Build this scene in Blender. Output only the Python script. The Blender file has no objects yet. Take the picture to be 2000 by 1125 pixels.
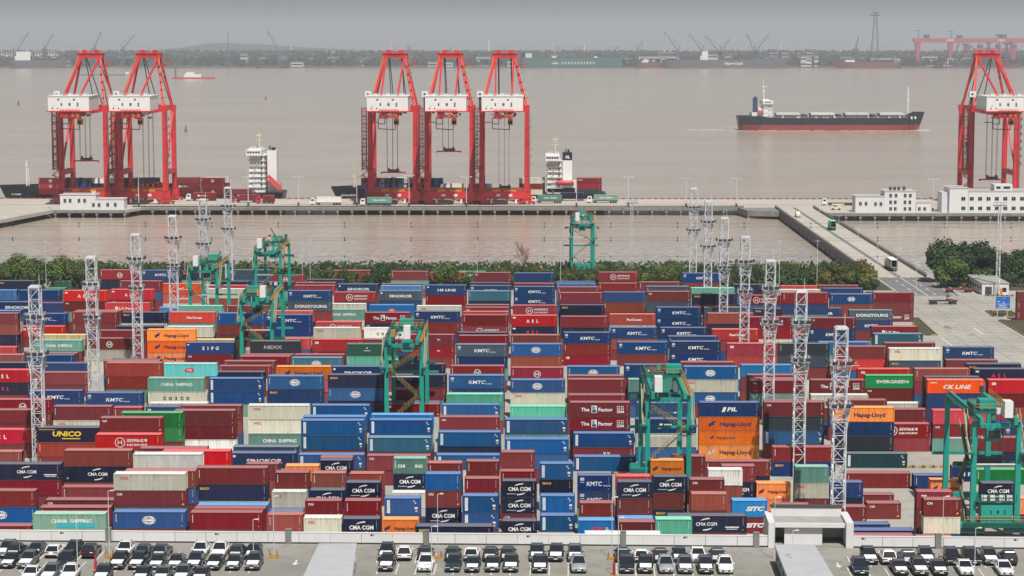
import bpy, math, random
from mathutils import Vector, Matrix
random.seed(7)
rad = math.radians
S = bpy.context.scene
C = S.collection

# ------------------------------------------------------------ camera
FPX, HORIZON, CAM_H = 4100.0, 65.0, 85.4           # photograph is 2000 x 1125
PITCH = math.atan((562.5 - HORIZON) / FPX)
YAW = math.atan(33.0 / FPX)
cam_d = bpy.data.cameras.new("camera")
cam = bpy.data.objects.new("camera", cam_d); C.objects.link(cam)
cam.location = (0, 0, CAM_H)
cam.rotation_euler = (math.pi / 2 - PITCH, 0, YAW)
cam_d.sensor_width = 36.0
cam_d.lens = FPX / 2000 * 36.0
cam_d.clip_start = 1.0
cam_d.clip_end = 90000.0
S.camera = cam
HAZE = 8.0e-5

# ------------------------------------------------------------ sky, sun, exposure
SUN_EL, SUN_AZ = rad(58), rad(17)                  # high, behind the camera and a little to its right
W = bpy.data.worlds.new("World"); S.world = W; W.use_nodes = True
wn, wl = W.node_tree.nodes, W.node_tree.links
bg = wn["Background"]
sky = wn.new("ShaderNodeTexSky"); sky.sky_type = 'NISHITA'; sky.sun_disc = False
sky.sun_elevation = SUN_EL; sky.sun_rotation = math.pi - SUN_AZ
sky.air_density = 1.0; sky.dust_density = 2.0; sky.ozone_density = 1.0
hs = wn.new("ShaderNodeHueSaturation"); hs.inputs["Saturation"].default_value = 0.60
wl.new(sky.outputs[0], hs.inputs["Color"]); wl.new(hs.outputs[0], bg.inputs["Color"])
bg.inputs["Strength"].default_value = 0.055
sun_d = bpy.data.lights.new("sun", 'SUN'); sun = bpy.data.objects.new("sun", sun_d); C.objects.link(sun)
sun_d.energy = 5.0; sun_d.angle = rad(0.6); sun_d.color = (1.0, 0.96, 0.9)
sun_dir = Vector((-math.sin(SUN_AZ) * math.cos(SUN_EL), math.cos(SUN_AZ) * math.cos(SUN_EL), -math.sin(SUN_EL)))
sun.rotation_euler = sun_dir.to_track_quat('-Z', 'Y').to_euler()
sun.location = (60, -200, 400)
vs = S.view_settings
vs.view_transform = 'Standard'; vs.look = 'None'; vs.gamma = 1.0; vs.exposure = 0.10; vs.use_curve_mapping = False
S.cycles.use_denoising = True
S.cycles.max_bounces = 6; S.cycles.volume_bounces = 1; S.cycles.transparent_max_bounces = 8
S.cycles.sample_clamp_indirect = 4.0

# ------------------------------------------------------------ where a pixel of the photograph stands on a plane
_sp, _cp, _sy, _cy = math.sin(PITCH), math.cos(PITCH), math.sin(YAW), math.cos(YAW)
F_ = Vector((-_sy * _cp, _cy * _cp, -_sp)); R_ = Vector((_cy, _sy, 0)); U_ = Vector((-_sy * _sp, _cy * _sp, _cp))
def ray(px, py): return F_ + R_ * ((px - 1000) / FPX) - U_ * ((py - 562.5) / FPX)
def G(px, py, z=0.0):
    d = ray(px, py); t = (z - CAM_H) / d.z
    return Vector((d.x * t, d.y * t, z))
def V(px, py, Y):
    d = ray(px, py); t = Y / d.y
    return Vector((d.x * t, Y, CAM_H + d.z * t))

# ------------------------------------------------------------ mesh helpers
class MB:
    def __init__(s): s.v, s.f, s.m = [], [], []
    def face(s, pts, mat=0):
        n = len(s.v); s.v += [tuple(p) for p in pts]; s.f.append(tuple(range(n, n + len(pts)))); s.m.append(mat)
    def hexa(s, p, mat=0):            # p: 4 bottom + 4 top, counter-clockwise seen from above
        n = len(s.v); s.v += [tuple(q) for q in p]
        for q in ((3, 2, 1, 0), (4, 5, 6, 7), (0, 1, 5, 4), (1, 2, 6, 5), (2, 3, 7, 6), (3, 0, 4, 7)):
            s.f.append(tuple(n + i for i in q)); s.m.append(mat)
    def box(s, x0, y0, z0, x1, y1, z1, mat=0):
        s.hexa([(x0, y0, z0), (x1, y0, z0), (x1, y1, z0), (x0, y1, z0), (x0, y0, z1), (x1, y0, z1), (x1, y1, z1), (x0, y1, z1)], mat)
    def cbox(s, c, d, mat=0, rz=0.0):
        ca, sa = math.cos(rz), math.sin(rz); p = []
        for z in (-.5, .5):
            for x, y in ((-.5, -.5), (.5, -.5), (.5, .5), (-.5, .5)):
                X, Y = x * d[0], y * d[1]
                p.append((c[0] + X * ca - Y * sa, c[1] + X * sa + Y * ca, c[2] + z * d[2]))
        s.hexa(p, mat)
    def bar(s, a, b, w, h=None, mat=0, w2=None, h2=None):
        a, b = Vector(a), Vector(b); h = h or w; w2 = w2 or w; h2 = h2 or h
        d = (b - a); 
        if d.length < 1e-6: return
        d.normalize()
        up = Vector((0, 0, 1)) if abs(d.z) < .95 else Vector((0, 1, 0))
        r = d.cross(up).normalized(); u = r.cross(d).normalized()
        p = []
        for c, ww, hh in ((a, w, h), (b, w2, h2)):
            for sx, sz in ((-.5, -.5), (.5, -.5), (.5, .5), (-.5, .5)):
                p.append(c + r * ww * sx + u * hh * sz)
        n = len(s.v); s.v += [tuple(q) for q in p]
        for q in ((0, 1, 2, 3), (7, 6, 5, 4), (0, 4, 5, 1), (1, 5, 6, 2), (2, 6, 7, 3), (3, 7, 4, 0)):
            s.f.append(tuple(n + i for i in q)); s.m.append(mat)
    def tube(s, a, b, r0, r1=None, n=8, mat=0, caps=True):
        a, b = Vector(a), Vector(b); r1 = r0 if r1 is None else r1
        d = (b - a).normalized(); up = Vector((0, 0, 1)) if abs(d.z) < .95 else Vector((0, 1, 0))
        r = d.cross(up).normalized(); u = r.cross(d).normalized(); k = len(s.v)
        for c, q in ((a, r0), (b, r1)):
            for i in range(n):
                t = 2 * math.pi * i / n; s.v.append(tuple(c + r * q * math.cos(t) + u * q * math.sin(t)))
        for i in range(n):
            j = (i + 1) % n; s.f.append((k + i, k + n + i, k + n + j, k + j)); s.m.append(mat)
        if caps:
            s.f.append(tuple(k + i for i in range(n))); s.m.append(mat)
            s.f.append(tuple(k + n + i for i in reversed(range(n)))); s.m.append(mat)
    def prism(s, poly, y0, y1, mat=0):          # poly in XZ, extruded along Y
        n = len(poly); k = len(s.v)
        s.v += [(x, y0, z) for x, z in poly] + [(x, y1, z) for x, z in poly]
        s.f.append(tuple(range(k, k + n))); s.m.append(mat)
        s.f.append(tuple(k + n + i for i in reversed(range(n)))); s.m.append(mat)
        for i in range(n):
            j = (i + 1) % n; s.f.append((k + j, k + i, k + n + i, k + n + j)); s.m.append(mat)
    def slab(s, poly, z0, z1, mat=0):           # poly in XY, extruded up
        n = len(poly); k = len(s.v)
        s.v += [(x, y, z0) for x, y in poly] + [(x, y, z1) for x, y in poly]
        s.f.append(tuple(reversed(range(k, k + n)))); s.m.append(mat)
        s.f.append(tuple(range(k + n, k + 2 * n))); s.m.append(mat)
        for i in range(n):
            j = (i + 1) % n; s.f.append((k + i, k + j, k + n + j, k + n + i)); s.m.append(mat)
    def loft(s, rings, mat=0, closed=True, caps=True):
        k = len(s.v); n = len(rings[0])
        for r in rings: s.v += [tuple(p) for p in r]
        for a in range(len(rings) - 1):
            for i in range(n if closed else n - 1):
                j = (i + 1) % n
                s.f.append((k + a * n + i, k + a * n + j, k + (a + 1) * n + j, k + (a + 1) * n + i)); s.m.append(mat)
        if caps and closed:
            s.f.append(tuple(k + i for i in reversed(range(n)))); s.m.append(mat)
            q = k + (len(rings) - 1) * n; s.f.append(tuple(q + i for i in range(n))); s.m.append(mat)
    def mesh(s, name, mats, smooth=False):
        me = bpy.data.meshes.new(name); me.from_pydata(s.v, [], s.f)
        for m in mats: me.materials.append(m)
        me.polygons.foreach_set("material_index", s.m)
        if smooth: me.polygons.foreach_set("use_smooth", [True] * len(s.f))
        me.update(); return me
    def build(s, name, mats, parent=None, loc=None, smooth=False):
        if not isinstance(mats, (list, tuple)): mats = [mats]
        return link(name, s.mesh(name, mats, smooth), parent, loc)

def link(name, me, parent=None, loc=None):
    o = bpy.data.objects.new(name, me); C.objects.link(o)
    if parent is not None: o.parent = parent
    if loc is not None: o.location = loc
    return o
def empty(name, loc=(0, 0, 0), rz=0.0):
    o = bpy.data.objects.new(name, None); C.objects.link(o); o.location = loc; o.rotation_euler = (0, 0, rz); o.empty_display_size = .5
    return o
def tag(o, label, cat, group=None):
    o["label"] = label; o["category"] = cat
    if group: o["group"] = group
    return o
def struct(o): o["kind"] = "structure"; return o
def copy_tree(o, parent=None):
    c = o.copy(); C.objects.link(c); c.parent = parent
    for ch in KIDS.get(o.name) or o.children: copy_tree(ch, c)
    return c
KIDS = {}

# ------------------------------------------------------------ materials
def node_mat(name):
    m = bpy.data.materials.new(name); m.use_nodes = True
    return m, m.node_tree.nodes, m.node_tree.links, m.node_tree.nodes["Principled BSDF"]
def mix(n, l, a, b, fac, mode='MIX'):
    x = n.new("ShaderNodeMix"); x.data_type = 'RGBA'; x.blend_type = mode
    for sock, val in ((x.inputs["A"], a), (x.inputs["B"], b), (x.inputs["Factor"], fac)):
        if hasattr(val, "links"): l.new(val, sock)
        elif sock.type == 'VALUE': sock.default_value = val
        else: sock.default_value = (*val, 1) if len(val) == 3 else val
    x.inputs["Factor"]
    return x.outputs["Result"]
def fmix(n, l, a, b, fac, mode='MIX'):
    x = n.new("ShaderNodeMix"); x.data_type = 'RGBA'; x.blend_type = mode
    ins = [i for i in x.inputs if i.enabled]          # Factor, A, B
    for sock, val in zip(ins, (fac, a, b)):
        if hasattr(val, "is_output"): l.new(val, sock)
        elif isinstance(val, (int, float)): sock.default_value = val
        else: sock.default_value = (*val, 1) if len(val) == 3 else val
    return [o for o in x.outputs if o.enabled][0]
def noise(n, l, scale, detail=4, stretch=(1, 1, 1), rough=.6, coord="Object", rnd=True):
    tc = n.new("ShaderNodeTexCoord"); mp = n.new("ShaderNodeMapping"); mp.inputs["Scale"].default_value = stretch
    l.new(tc.outputs[coord], mp.inputs["Vector"])
    if rnd:
        oi = n.new("ShaderNodeObjectInfo"); mu = n.new("ShaderNodeMath"); mu.operation = 'MULTIPLY'; mu.inputs[1].default_value = 300.0
        l.new(oi.outputs["Random"], mu.inputs[0]); l.new(mu.outputs[0], mp.inputs["Location"])
    t = n.new("ShaderNodeTexNoise"); t.inputs["Scale"].default_value = scale; t.inputs["Detail"].default_value = detail
    t.inputs["Roughness"].default_value = rough
    l.new(mp.outputs[0], t.inputs["Vector"]); return t.outputs["Fac"]
def ramp(n, l, src, p0, p1, c0=(0, 0, 0), c1=(1, 1, 1)):
    r = n.new("ShaderNodeValToRGB"); e = r.color_ramp.elements
    e[0].position, e[1].position = p0, p1; e[0].color, e[1].color = (*c0, 1), (*c1, 1)
    l.new(src, r.inputs[0]); return r.outputs[0]
def paint(name, col, rough=.5, vary=.15, dirt=.25, dirtcol=(.12, .10, .085), scale=.6, metal=0.0, streak=True, spec=.5):
    m, n, l, p = node_mat(name)
    oi = n.new("ShaderNodeObjectInfo"); hv = n.new("ShaderNodeHueSaturation")
    mr = n.new("ShaderNodeMapRange"); mr.inputs["To Min"].default_value = 1 - vary; mr.inputs["To Max"].default_value = 1 + vary
    l.new(oi.outputs["Random"], mr.inputs["Value"]); l.new(mr.outputs[0], hv.inputs["Value"]); hv.inputs["Color"].default_value = (*col, 1)
    ns = noise(n, l, scale, 5, (1, 1, .25) if streak else (1, 1, 1))
    f = ramp(n, l, ns, .42, .78)
    d = n.new("ShaderNodeMath"); d.operation = 'MULTIPLY'; d.inputs[1].default_value = dirt; l.new(f, d.inputs[0])
    c = fmix(n, l, hv.outputs[0], dirtcol, d.outputs[0])
    l.new(c, p.inputs["Base Color"]); p.inputs["Roughness"].default_value = rough; p.inputs["Metallic"].default_value = metal
    p.inputs["Specular IOR Level"].default_value = spec
    return m
def plain(name, col, rough=.5, metal=0.0, spec=.5):
    m, n, l, p = node_mat(name); p.inputs["Base Color"].default_value = (*col, 1)
    p.inputs["Roughness"].default_value = rough; p.inputs["Metallic"].default_value = metal; p.inputs["Specular IOR Level"].default_value = spec
    return m

M = {}
M['white_wall'] = paint('white_wall', (.62, .62, .62), .7, .03, .25, (.42, .41, .39), .5)
M['white_paint'] = paint('white_paint', (.70, .70, .69), .45, .03, .15, (.4, .36, .3), .5)
M['grey_conc'] = paint('grey_concrete', (.33, .32, .30), .85, .06, .5, (.16, .15, .135), .35)
M['dark_conc'] = paint('dark_concrete', (.20, .195, .185), .9, .05, .6, (.07, .065, .06), .35)
M['glass_dark'] = plain('dark_glass', (.015, .02, .025), .08)
M['steel_grey'] = paint('galvanised_steel', (.62, .64, .67), .42, .08, .2, (.35, .35, .36), 1.0, metal=.15)
M['steel_dark'] = paint('dark_steel', (.045, .045, .05), .55, .1, .2)
M['rtg_green'] = paint('crane_green', (.008, .28, .222), .42, .07, .25, (.02, .10, .085), .35)
M['rtg_dark'] = paint('crane_dark_green', (.006, .10, .085), .5, .08, .3)
M['yellow'] = paint('safety_yellow', (.42, .24, .04), .5, .1, .3)
M['sts_red'] = paint('crane_red', (.58, .020, .026), .5, .05, .6, (.24, .016, .016), .30)
M['ramp_roof'] = paint('ramp_sheet', (.40, .41, .43), .6, .02, .4, (.28, .28, .29), .5)
M['sts_orange'] = paint('crane_orange', (.70, .22, .03), .5, .08, .3)
M['black'] = plain('black_rubber', (.018, .018, .018), .75)
M['red_paint'] = paint('red_paint', (.45, .02, .025), .5, .1, .25)
M['rust_red'] = paint('rust_red', (.22, .04, .035), .6, .1, .4)
M['blue_sign'] = plain('sign_blue', (.02, .14, .50), .4)
M['lane_white'] = paint('lane_white', (.66, .66, .62), .7, .02, .5, (.33, .32, .3), 1.5, streak=False)
M['lane_yellow'] = paint('lane_yellow', (.55, .42, .10), .7, .02, .5, (.33, .32, .3), 1.5, streak=False)
# ------------------------------------------------------------ ground, water
def ground_mat(name, c0, c1, c2, scale, rough=.9, bump=.0):
    m, n, l, p = node_mat(name)
    a = noise(n, l, scale, 8, rnd=False); b = noise(n, l, scale * 9, 6, rnd=False)
    c = fmix(n, l, c0, c1, ramp(n, l, a, .35, .65)); c = fmix(n, l, c, c2, ramp(n, l, b, .5, .8))
    l.new(c, p.inputs["Base Color"]); p.inputs["Roughness"].default_value = rough
    return m
M['yard'] = ground_mat('yard_concrete', (.37, .35, .31), (.29, .275, .245), (.22, .21, .19), .035)
M['deck'] = ground_mat('quay_concrete', (.45, .415, .36), (.38, .35, .305), (.31, .285, .25), .03)
M['asphalt'] = ground_mat('road_asphalt', (.17, .17, .17), (.13, .13, .132), (.23, .225, .22), .05)
M['park'] = ground_mat('parking_concrete', (.275, .265, .235), (.205, .198, .175), (.15, .145, .13), .05)
M['soil'] = ground_mat('bank_soil', (.055, .055, .03), (.04, .048, .022), (.10, .085, .06), .08)

def water_mat():
    m, n, l, p = node_mat('muddy_water')
    tc = n.new("ShaderNodeTexCoord")
    a = noise(n, l, .004, 6, (1, 3.0, 1), rnd=False)
    c = fmix(n, l, (.44, .36, .285), (.38, .31, .245), ramp(n, l, a, .35, .65))
    rip = noise(n, l, .16, 6, (1, 5.0, 1), .7, rnd=False)
    c = fmix(n, l, c, (.52, .46, .40), ramp(n, l, rip, .46, .66, c1=(.32, .32, .32))); c = fmix(n, l, c, (.20, .16, .13), ramp(n, l, rip, .30, .46, (.28, .28, .28), (0, 0, 0)))  # pale crests and dark troughs paint the light reflected by ripples
    cur = noise(n, l, .0016, 5, (1, 6.0, 1), .6, rnd=False); c = fmix(n, l, c, (.32, .265, .22), ramp(n, l, cur, .42, .68, c1=(.5, .5, .5)))
    # silty shallows along the inner shore: painted glints and dark troughs of ripples over mud
    tc2 = n.new("ShaderNodeTexCoord"); sp2 = n.new("ShaderNodeSeparateXYZ"); l.new(tc2.outputs["Object"], sp2.inputs[0])
    mk = n.new("ShaderNodeMapRange"); mk.inputs["From Min"].default_value = 930; mk.inputs["From Max"].default_value = 790; mk.inputs["To Max"].default_value = .85; l.new(sp2.outputs["Y"], mk.inputs["Value"])
    mud = noise(n, l, .28, 5, (1, 1.3, 1), .7, rnd=False); cm = fmix(n, l, (.19, .175, .16), (.56, .53, .50), ramp(n, l, mud, .44, .60)); c = fmix(n, l, c, cm, mk.outputs[0])
    foam = noise(n, l, .06, 8, (1, .35, 1), .75, rnd=False)
    c = fmix(n, l, c, (.60, .57, .53), ramp(n, l, foam, .70, .75))
    l.new(c, p.inputs["Base Color"]); p.inputs["Roughness"].default_value = .16; p.inputs["IOR"].default_value = 1.33
    w1 = noise(n, l, .35, 6, (1, 2.2, 1), .65, rnd=False)
    w2 = noise(n, l, .03, 3, (1, 2.0, 1), .5, rnd=False)
    ad = n.new("ShaderNodeMath"); ad.operation = 'MULTIPLY_ADD'; ad.inputs[1].default_value = 1.6; l.new(w2, ad.inputs[0]); l.new(w1, ad.inputs[2])
    b = n.new("ShaderNodeBump"); b.inputs["Strength"].default_value = .30; b.inputs["Distance"].default_value = .5
    l.new(ad.outputs[0], b.inputs["Height"]); l.new(b.outputs[0], p.inputs["Normal"])
    return m
M['water'] = water_mat()
WATER_Z = -4.0
mb = MB(); mb.face([(-16000, 735, WATER_Z), (16000, 735, WATER_Z), (16000, 5600, WATER_Z), (-16000, 5600, WATER_Z)])
struct(mb.build('water', M['water']))
mb = MB(); mb.face([(-25000, 9400, WATER_Z), (25000, 9400, WATER_Z), (25000, 56000, WATER_Z), (-25000, 56000, WATER_Z)])
struct(mb.build('outer_water', M['water']))
SHORE_Y = 748.0
# the land: one slab whose far edge is the sloping river bank, with a step for the trestle road
mb = MB()
zy = -.02
mb.face([(-900, 150, zy), (900, 150, zy), (900, SHORE_Y - 50, zy), (-900, SHORE_Y - 50, zy)])
struct(mb.build('yard_ground', M['yard']))
mb = MB()
pts = []
nx = 120
for i in range(nx + 1):
    x = -900 + 1800 * i / nx
    w = 2.2 * math.sin(i * 1.7) + 1.5 * math.sin(i * .61)
    pts.append((x, SHORE_Y - 50, zy, SHORE_Y - 14 + w, SHORE_Y + w))
for a, b in zip(pts[:-1], pts[1:]):
    mb.face([(a[0], a[1], a[2]), (b[0], b[1], b[2]), (b[0], b[3], zy), (a[0], a[3], zy)])
    mb.face([(a[0], a[3], zy), (b[0], b[3], zy), (b[0], b[4], -5), (a[0], a[4], -5)])
struct(mb.build('river_bank', M['soil']))
# ------------------------------------------------------------ shipping containers
CH, CW = 2.90, 2.44
CCOL = {  # key: (colour, words)
 'mar': ((.195, .019, .022), 'maroon'), 'rust': ((.27, .045, .028), 'rust red'), 'crim': ((.26, .010, .022), 'crimson'),
 'red': ((.52, .008, .015), 'bright red'), 'pan': ((.58, .060, .042), 'orange red'), 'orange': ((.86, .20, .012), 'orange'),
 'oranf': ((.72, .25, .075), 'faded orange'), 'navy': ((.010, .016, .050), 'navy'), 'blue': ((.006, .040, .150), 'dark blue'),
 'cos': ((.006, .088, .27), 'blue'), 'cosb': ((.008, .13, .34), 'mid blue'), 'sky': ((.012, .20, .52), 'sky blue'),
 'skyl': ((.16, .50, .52), 'pale aqua'), 'teal': ((.030, .150, .225), 'teal blue'), 'sea': ((.125, .30, .245), 'grey green'),
 'seal': ((.21, .37, .28), 'pale green'), 'mint': ((.11, .43, .31), 'mint green'), 'dgreen': ((.018, .085, .062), 'dark green'),
 'green': ((.008, .23, .055), 'green'), 'cream': ((.60, .59, .47), 'cream'), 'white': ((.72, .72, .68), 'white'),
 'tan': ((.60, .43, .18), 'tan yellow'), 'slate': ((.050, .085, .125), 'slate blue'), 'grey': ((.085, .125, .145), 'grey'),
 'char': ((.030, .040, .050), 'charcoal'), 'dteal': ((.012, .055, .070), 'dark teal'), 'ck': ((.72, .075, .022), 'orange red'),
}
def cont_mat(key, col, roof=False):
    m, n, l, p = node_mat('container_' + key + ('_roof' if roof else ''))
    oi = n.new("ShaderNodeObjectInfo"); hv = n.new("ShaderNodeHueSaturation"); hv.inputs["Color"].default_value = (*col, 1)
    for sock, a, b, salt in (("Value", .62, 1.22, 1.0), ("Saturation", .90, 1.10, 7.31), ("Hue", .49, .51, 13.7)):
        mu = n.new("ShaderNodeMath"); mu.operation = 'MULTIPLY'; mu.inputs[1].default_value = salt; l.new(oi.outputs["Random"], mu.inputs[0])
        fr = n.new("ShaderNodeMath"); fr.operation = 'FRACT'; l.new(mu.outputs[0], fr.inputs[0])
        mr = n.new("ShaderNodeMapRange"); mr.inputs["To Min"].default_value = a; mr.inputs["To Max"].default_value = b
        l.new(fr.outputs[0], mr.inputs["Value"]); l.new(mr.outputs[0], hv.inputs[sock])
    lum = sum(col) / 3
    fade = tuple(.65 * c + .35 * (lum * .9 + .03) for c in col)
    c = fmix(n, l, hv.outputs[0], fade, ramp(n, l, noise(n, l, .5, 6, (1, 1, .5)), .45, .9, c1=(.38, .38, .38)))
    c = fmix(n, l, c, (.10, .075, .06), ramp(n, l, noise(n, l, 2.2, 6, (1.2, 1.2, .10)), .60, .85, c1=(.34, .34, .34)))
    # weathering: panels faded unequally, rust bleeding down from the top rail and grime along the sill
    pn = noise(n, l, 1.3, 2, (1, .01, .01)); c = fmix(n, l, c, (.62, .62, .62), ramp(n, l, pn, .40, .62, (.0, .0, .0), (.30, .30, .30)), 'MULTIPLY')
    tc = n.new("ShaderNodeTexCoord"); sx = n.new("ShaderNodeSeparateXYZ"); l.new(tc.outputs["Object"], sx.inputs[0])
    def edge(z0, z1, amt):
        m_ = n.new("ShaderNodeMapRange"); m_.inputs["From Min"].default_value = z0; m_.inputs["From Max"].default_value = z1; m_.inputs["To Max"].default_value = amt; l.new(sx.outputs["Z"], m_.inputs["Value"]); return m_.outputs[0]
    st_ = ramp(n, l, noise(n, l, 3.5, 4, (1.6, .1, .04)), .52, .70)
    for e_, cc in ((edge(1.0, 2.9, .75), (.085, .035, .02)), (edge(1.0, .0, .65), (.05, .042, .036))):
        mm = n.new("ShaderNodeMath"); mm.operation = 'MULTIPLY'; l.new(e_, mm.inputs[0]); l.new(st_, mm.inputs[1]); c = fmix(n, l, c, cc, mm.outputs[0])
    if roof:                                # sun-bleached and dusty sheet, paled further by painted-in sun and sky glare
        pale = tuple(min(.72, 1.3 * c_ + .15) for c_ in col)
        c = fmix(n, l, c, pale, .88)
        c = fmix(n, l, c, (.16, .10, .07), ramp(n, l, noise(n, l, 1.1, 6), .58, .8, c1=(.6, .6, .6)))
    l.new(c, p.inputs["Base Color"]); p.inputs["Roughness"].default_value = .50 if roof else .48
    p.inputs["Specular IOR Level"].default_value = .5 if roof else .18
    return m
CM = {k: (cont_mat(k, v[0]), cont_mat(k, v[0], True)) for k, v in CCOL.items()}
INK = {'w': paint('ink_white', (.74, .74, .72), .7, .0, .55, (.30, .29, .28), 1.6), 'r': plain('ink_red', (.60, .015, .03), .6), 'n': plain('ink_navy', (.015, .012, .09), .6),
       'y': plain('ink_yellow', (.80, .55, .02), .6), 'k': plain('ink_black', (.02, .02, .025), .6), 'o': plain('ink_amber', (.75, .38, .06), .6),
       'g': plain('ink_grey', (.30, .32, .36), .6), 't': plain('ink_turquoise', (.03, .36, .42), .6), 'l': plain('ink_pale', (.42, .46, .55), .6)}
INKS = list(INK)
_tcache = {}
def text_geo(txt, size, bold=.0, shear=.0):
    key = (txt, size, bold, shear)
    if key in _tcache: return _tcache[key]
    cu = bpy.data.curves.new('t', 'FONT'); cu.body = txt; cu.size = size; cu.align_x = 'CENTER'; cu.align_y = 'CENTER'
    cu.offset = bold * size; cu.shear = shear; cu.resolution_u = 2
    ob = bpy.data.objects.new('t', cu); C.objects.link(ob)
    dg = bpy.context.evaluated_depsgraph_get()
    me = bpy.data.meshes.new_from_object(ob.evaluated_get(dg))
    r = ([tuple(v.co) for v in me.vertices], [tuple(q.vertices) for q in me.polygons])
    bpy.data.objects.remove(ob); bpy.data.curves.remove(cu); bpy.data.meshes.remove(me)
    _tcache[key] = r; return r
def put_text(mb, txt, x, z, size, ink='w', sx=1.0, bold=.02, shear=0.0, y=.012, width=None, vertical=False):
    vs_, fs = text_geo(txt, size, bold, shear)
    if not vs_: return
    if width:
        w0 = max(v[0] for v in vs_) - min(v[0] for v in vs_); sx = width / w0
    k = len(mb.v); cx = (max(v[0] for v in vs_) + min(v[0] for v in vs_)) / 2
    if vertical: mb.v += [(x + v[1], y, z - (v[0] - cx) * sx) for v in vs_]
    else: mb.v += [(x + (v[0] - cx) * sx, y, z + v[1]) for v in vs_]
    i = INKS.index(ink)
    for f in fs: mb.f.append(tuple(k + a for a in f)); mb.m.append(i)
def rect(mb, x0, z0, x1, z1, ink='w', y=.012): mb.face([(x0, y, z0), (x1, y, z0), (x1, y, z1), (x0, y, z1)], INKS.index(ink))
def poly(mb, pts, ink='w', y=.012): mb.face([(x, y, z) for x, z in pts], INKS.index(ink))
def ring(mb, cx, cz, rx, rz, t, ink='w', n=20, a0=0, a1=2 * math.pi, y=.012):
    for i in range(n):
        a, b = a0 + (a1 - a0) * i / n, a0 + (a1 - a0) * (i + 1) / n
        mb.face([(cx + rx * math.cos(a), y, cz + rz * math.sin(a)), (cx + (rx - t) * math.cos(a), y, cz + (rz - t) * math.sin(a)),
                 (cx + (rx - t) * math.cos(b), y, cz + (rz - t) * math.sin(b)), (cx + rx * math.cos(b), y, cz + rz * math.sin(b))], INKS.index(ink))
def codes(mb, L, ink='w', left=True):
    # owner code and data lines at the upper right, upright code on the left post
    x = L / 2 - .55
    for i in range(9): rect(mb, x - .09, 2.48 - .15 * i, x - .02, 2.56 - .15 * i, ink)
    rect(mb, x - .16, .42, x, .56, 'o')
    if left:
        for i in range(7): rect(mb, -L / 2 + .45, 2.35 - .20 * i, -L / 2 + .57, 2.48 - .20 * i, ink)
def globe(mb, x, z, r, ink='w'):
    ring(mb, x, z, 1.55 * r, r, .11, ink); ring(mb, x, z, 1.0 * r, r, .10, ink); ring(mb, x, z, .45 * r, r, .09, ink)
    for q, wd in ((0, 1.5), (.5, 1.3), (-.5, 1.3)): rect(mb, x - wd * r, z + q * r - .05, x + wd * r, z + q * r + .05, ink)
    rect(mb, x - 1.05 * r, z - .22 * r, x + 1.05 * r, z + .22 * r, ink, .010)
def swoosh(mb, x, z, s, ink='w'):
    a = [(-.62, .36), (-.40, .52), (-.10, .62), (.34, .66), (.34, .55), (-.06, .50), (-.36, .42)]
    poly(mb, [(x + s * p, z + s * q) for p, q in reversed(a)], ink); poly(mb, [(x - s * p, z - s * q) for p, q in reversed(a)], ink)
def hl_emblem(mb, x, z, s, ink):
    for dx, dz in ((-.28, -.12), (.16, .10)):
        poly(mb, [(x + s * (dx - .28), z + s * (dz - .32)), (x + s * (dx - .02), z + s * (dz - .32)), (x + s * (dx + .34), z + s * (dz + .34)), (x + s * (dx + .02), z + s * (dz + .34)), (x + s * (dx - .34), z + s * (dz + .06))], ink)
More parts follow.
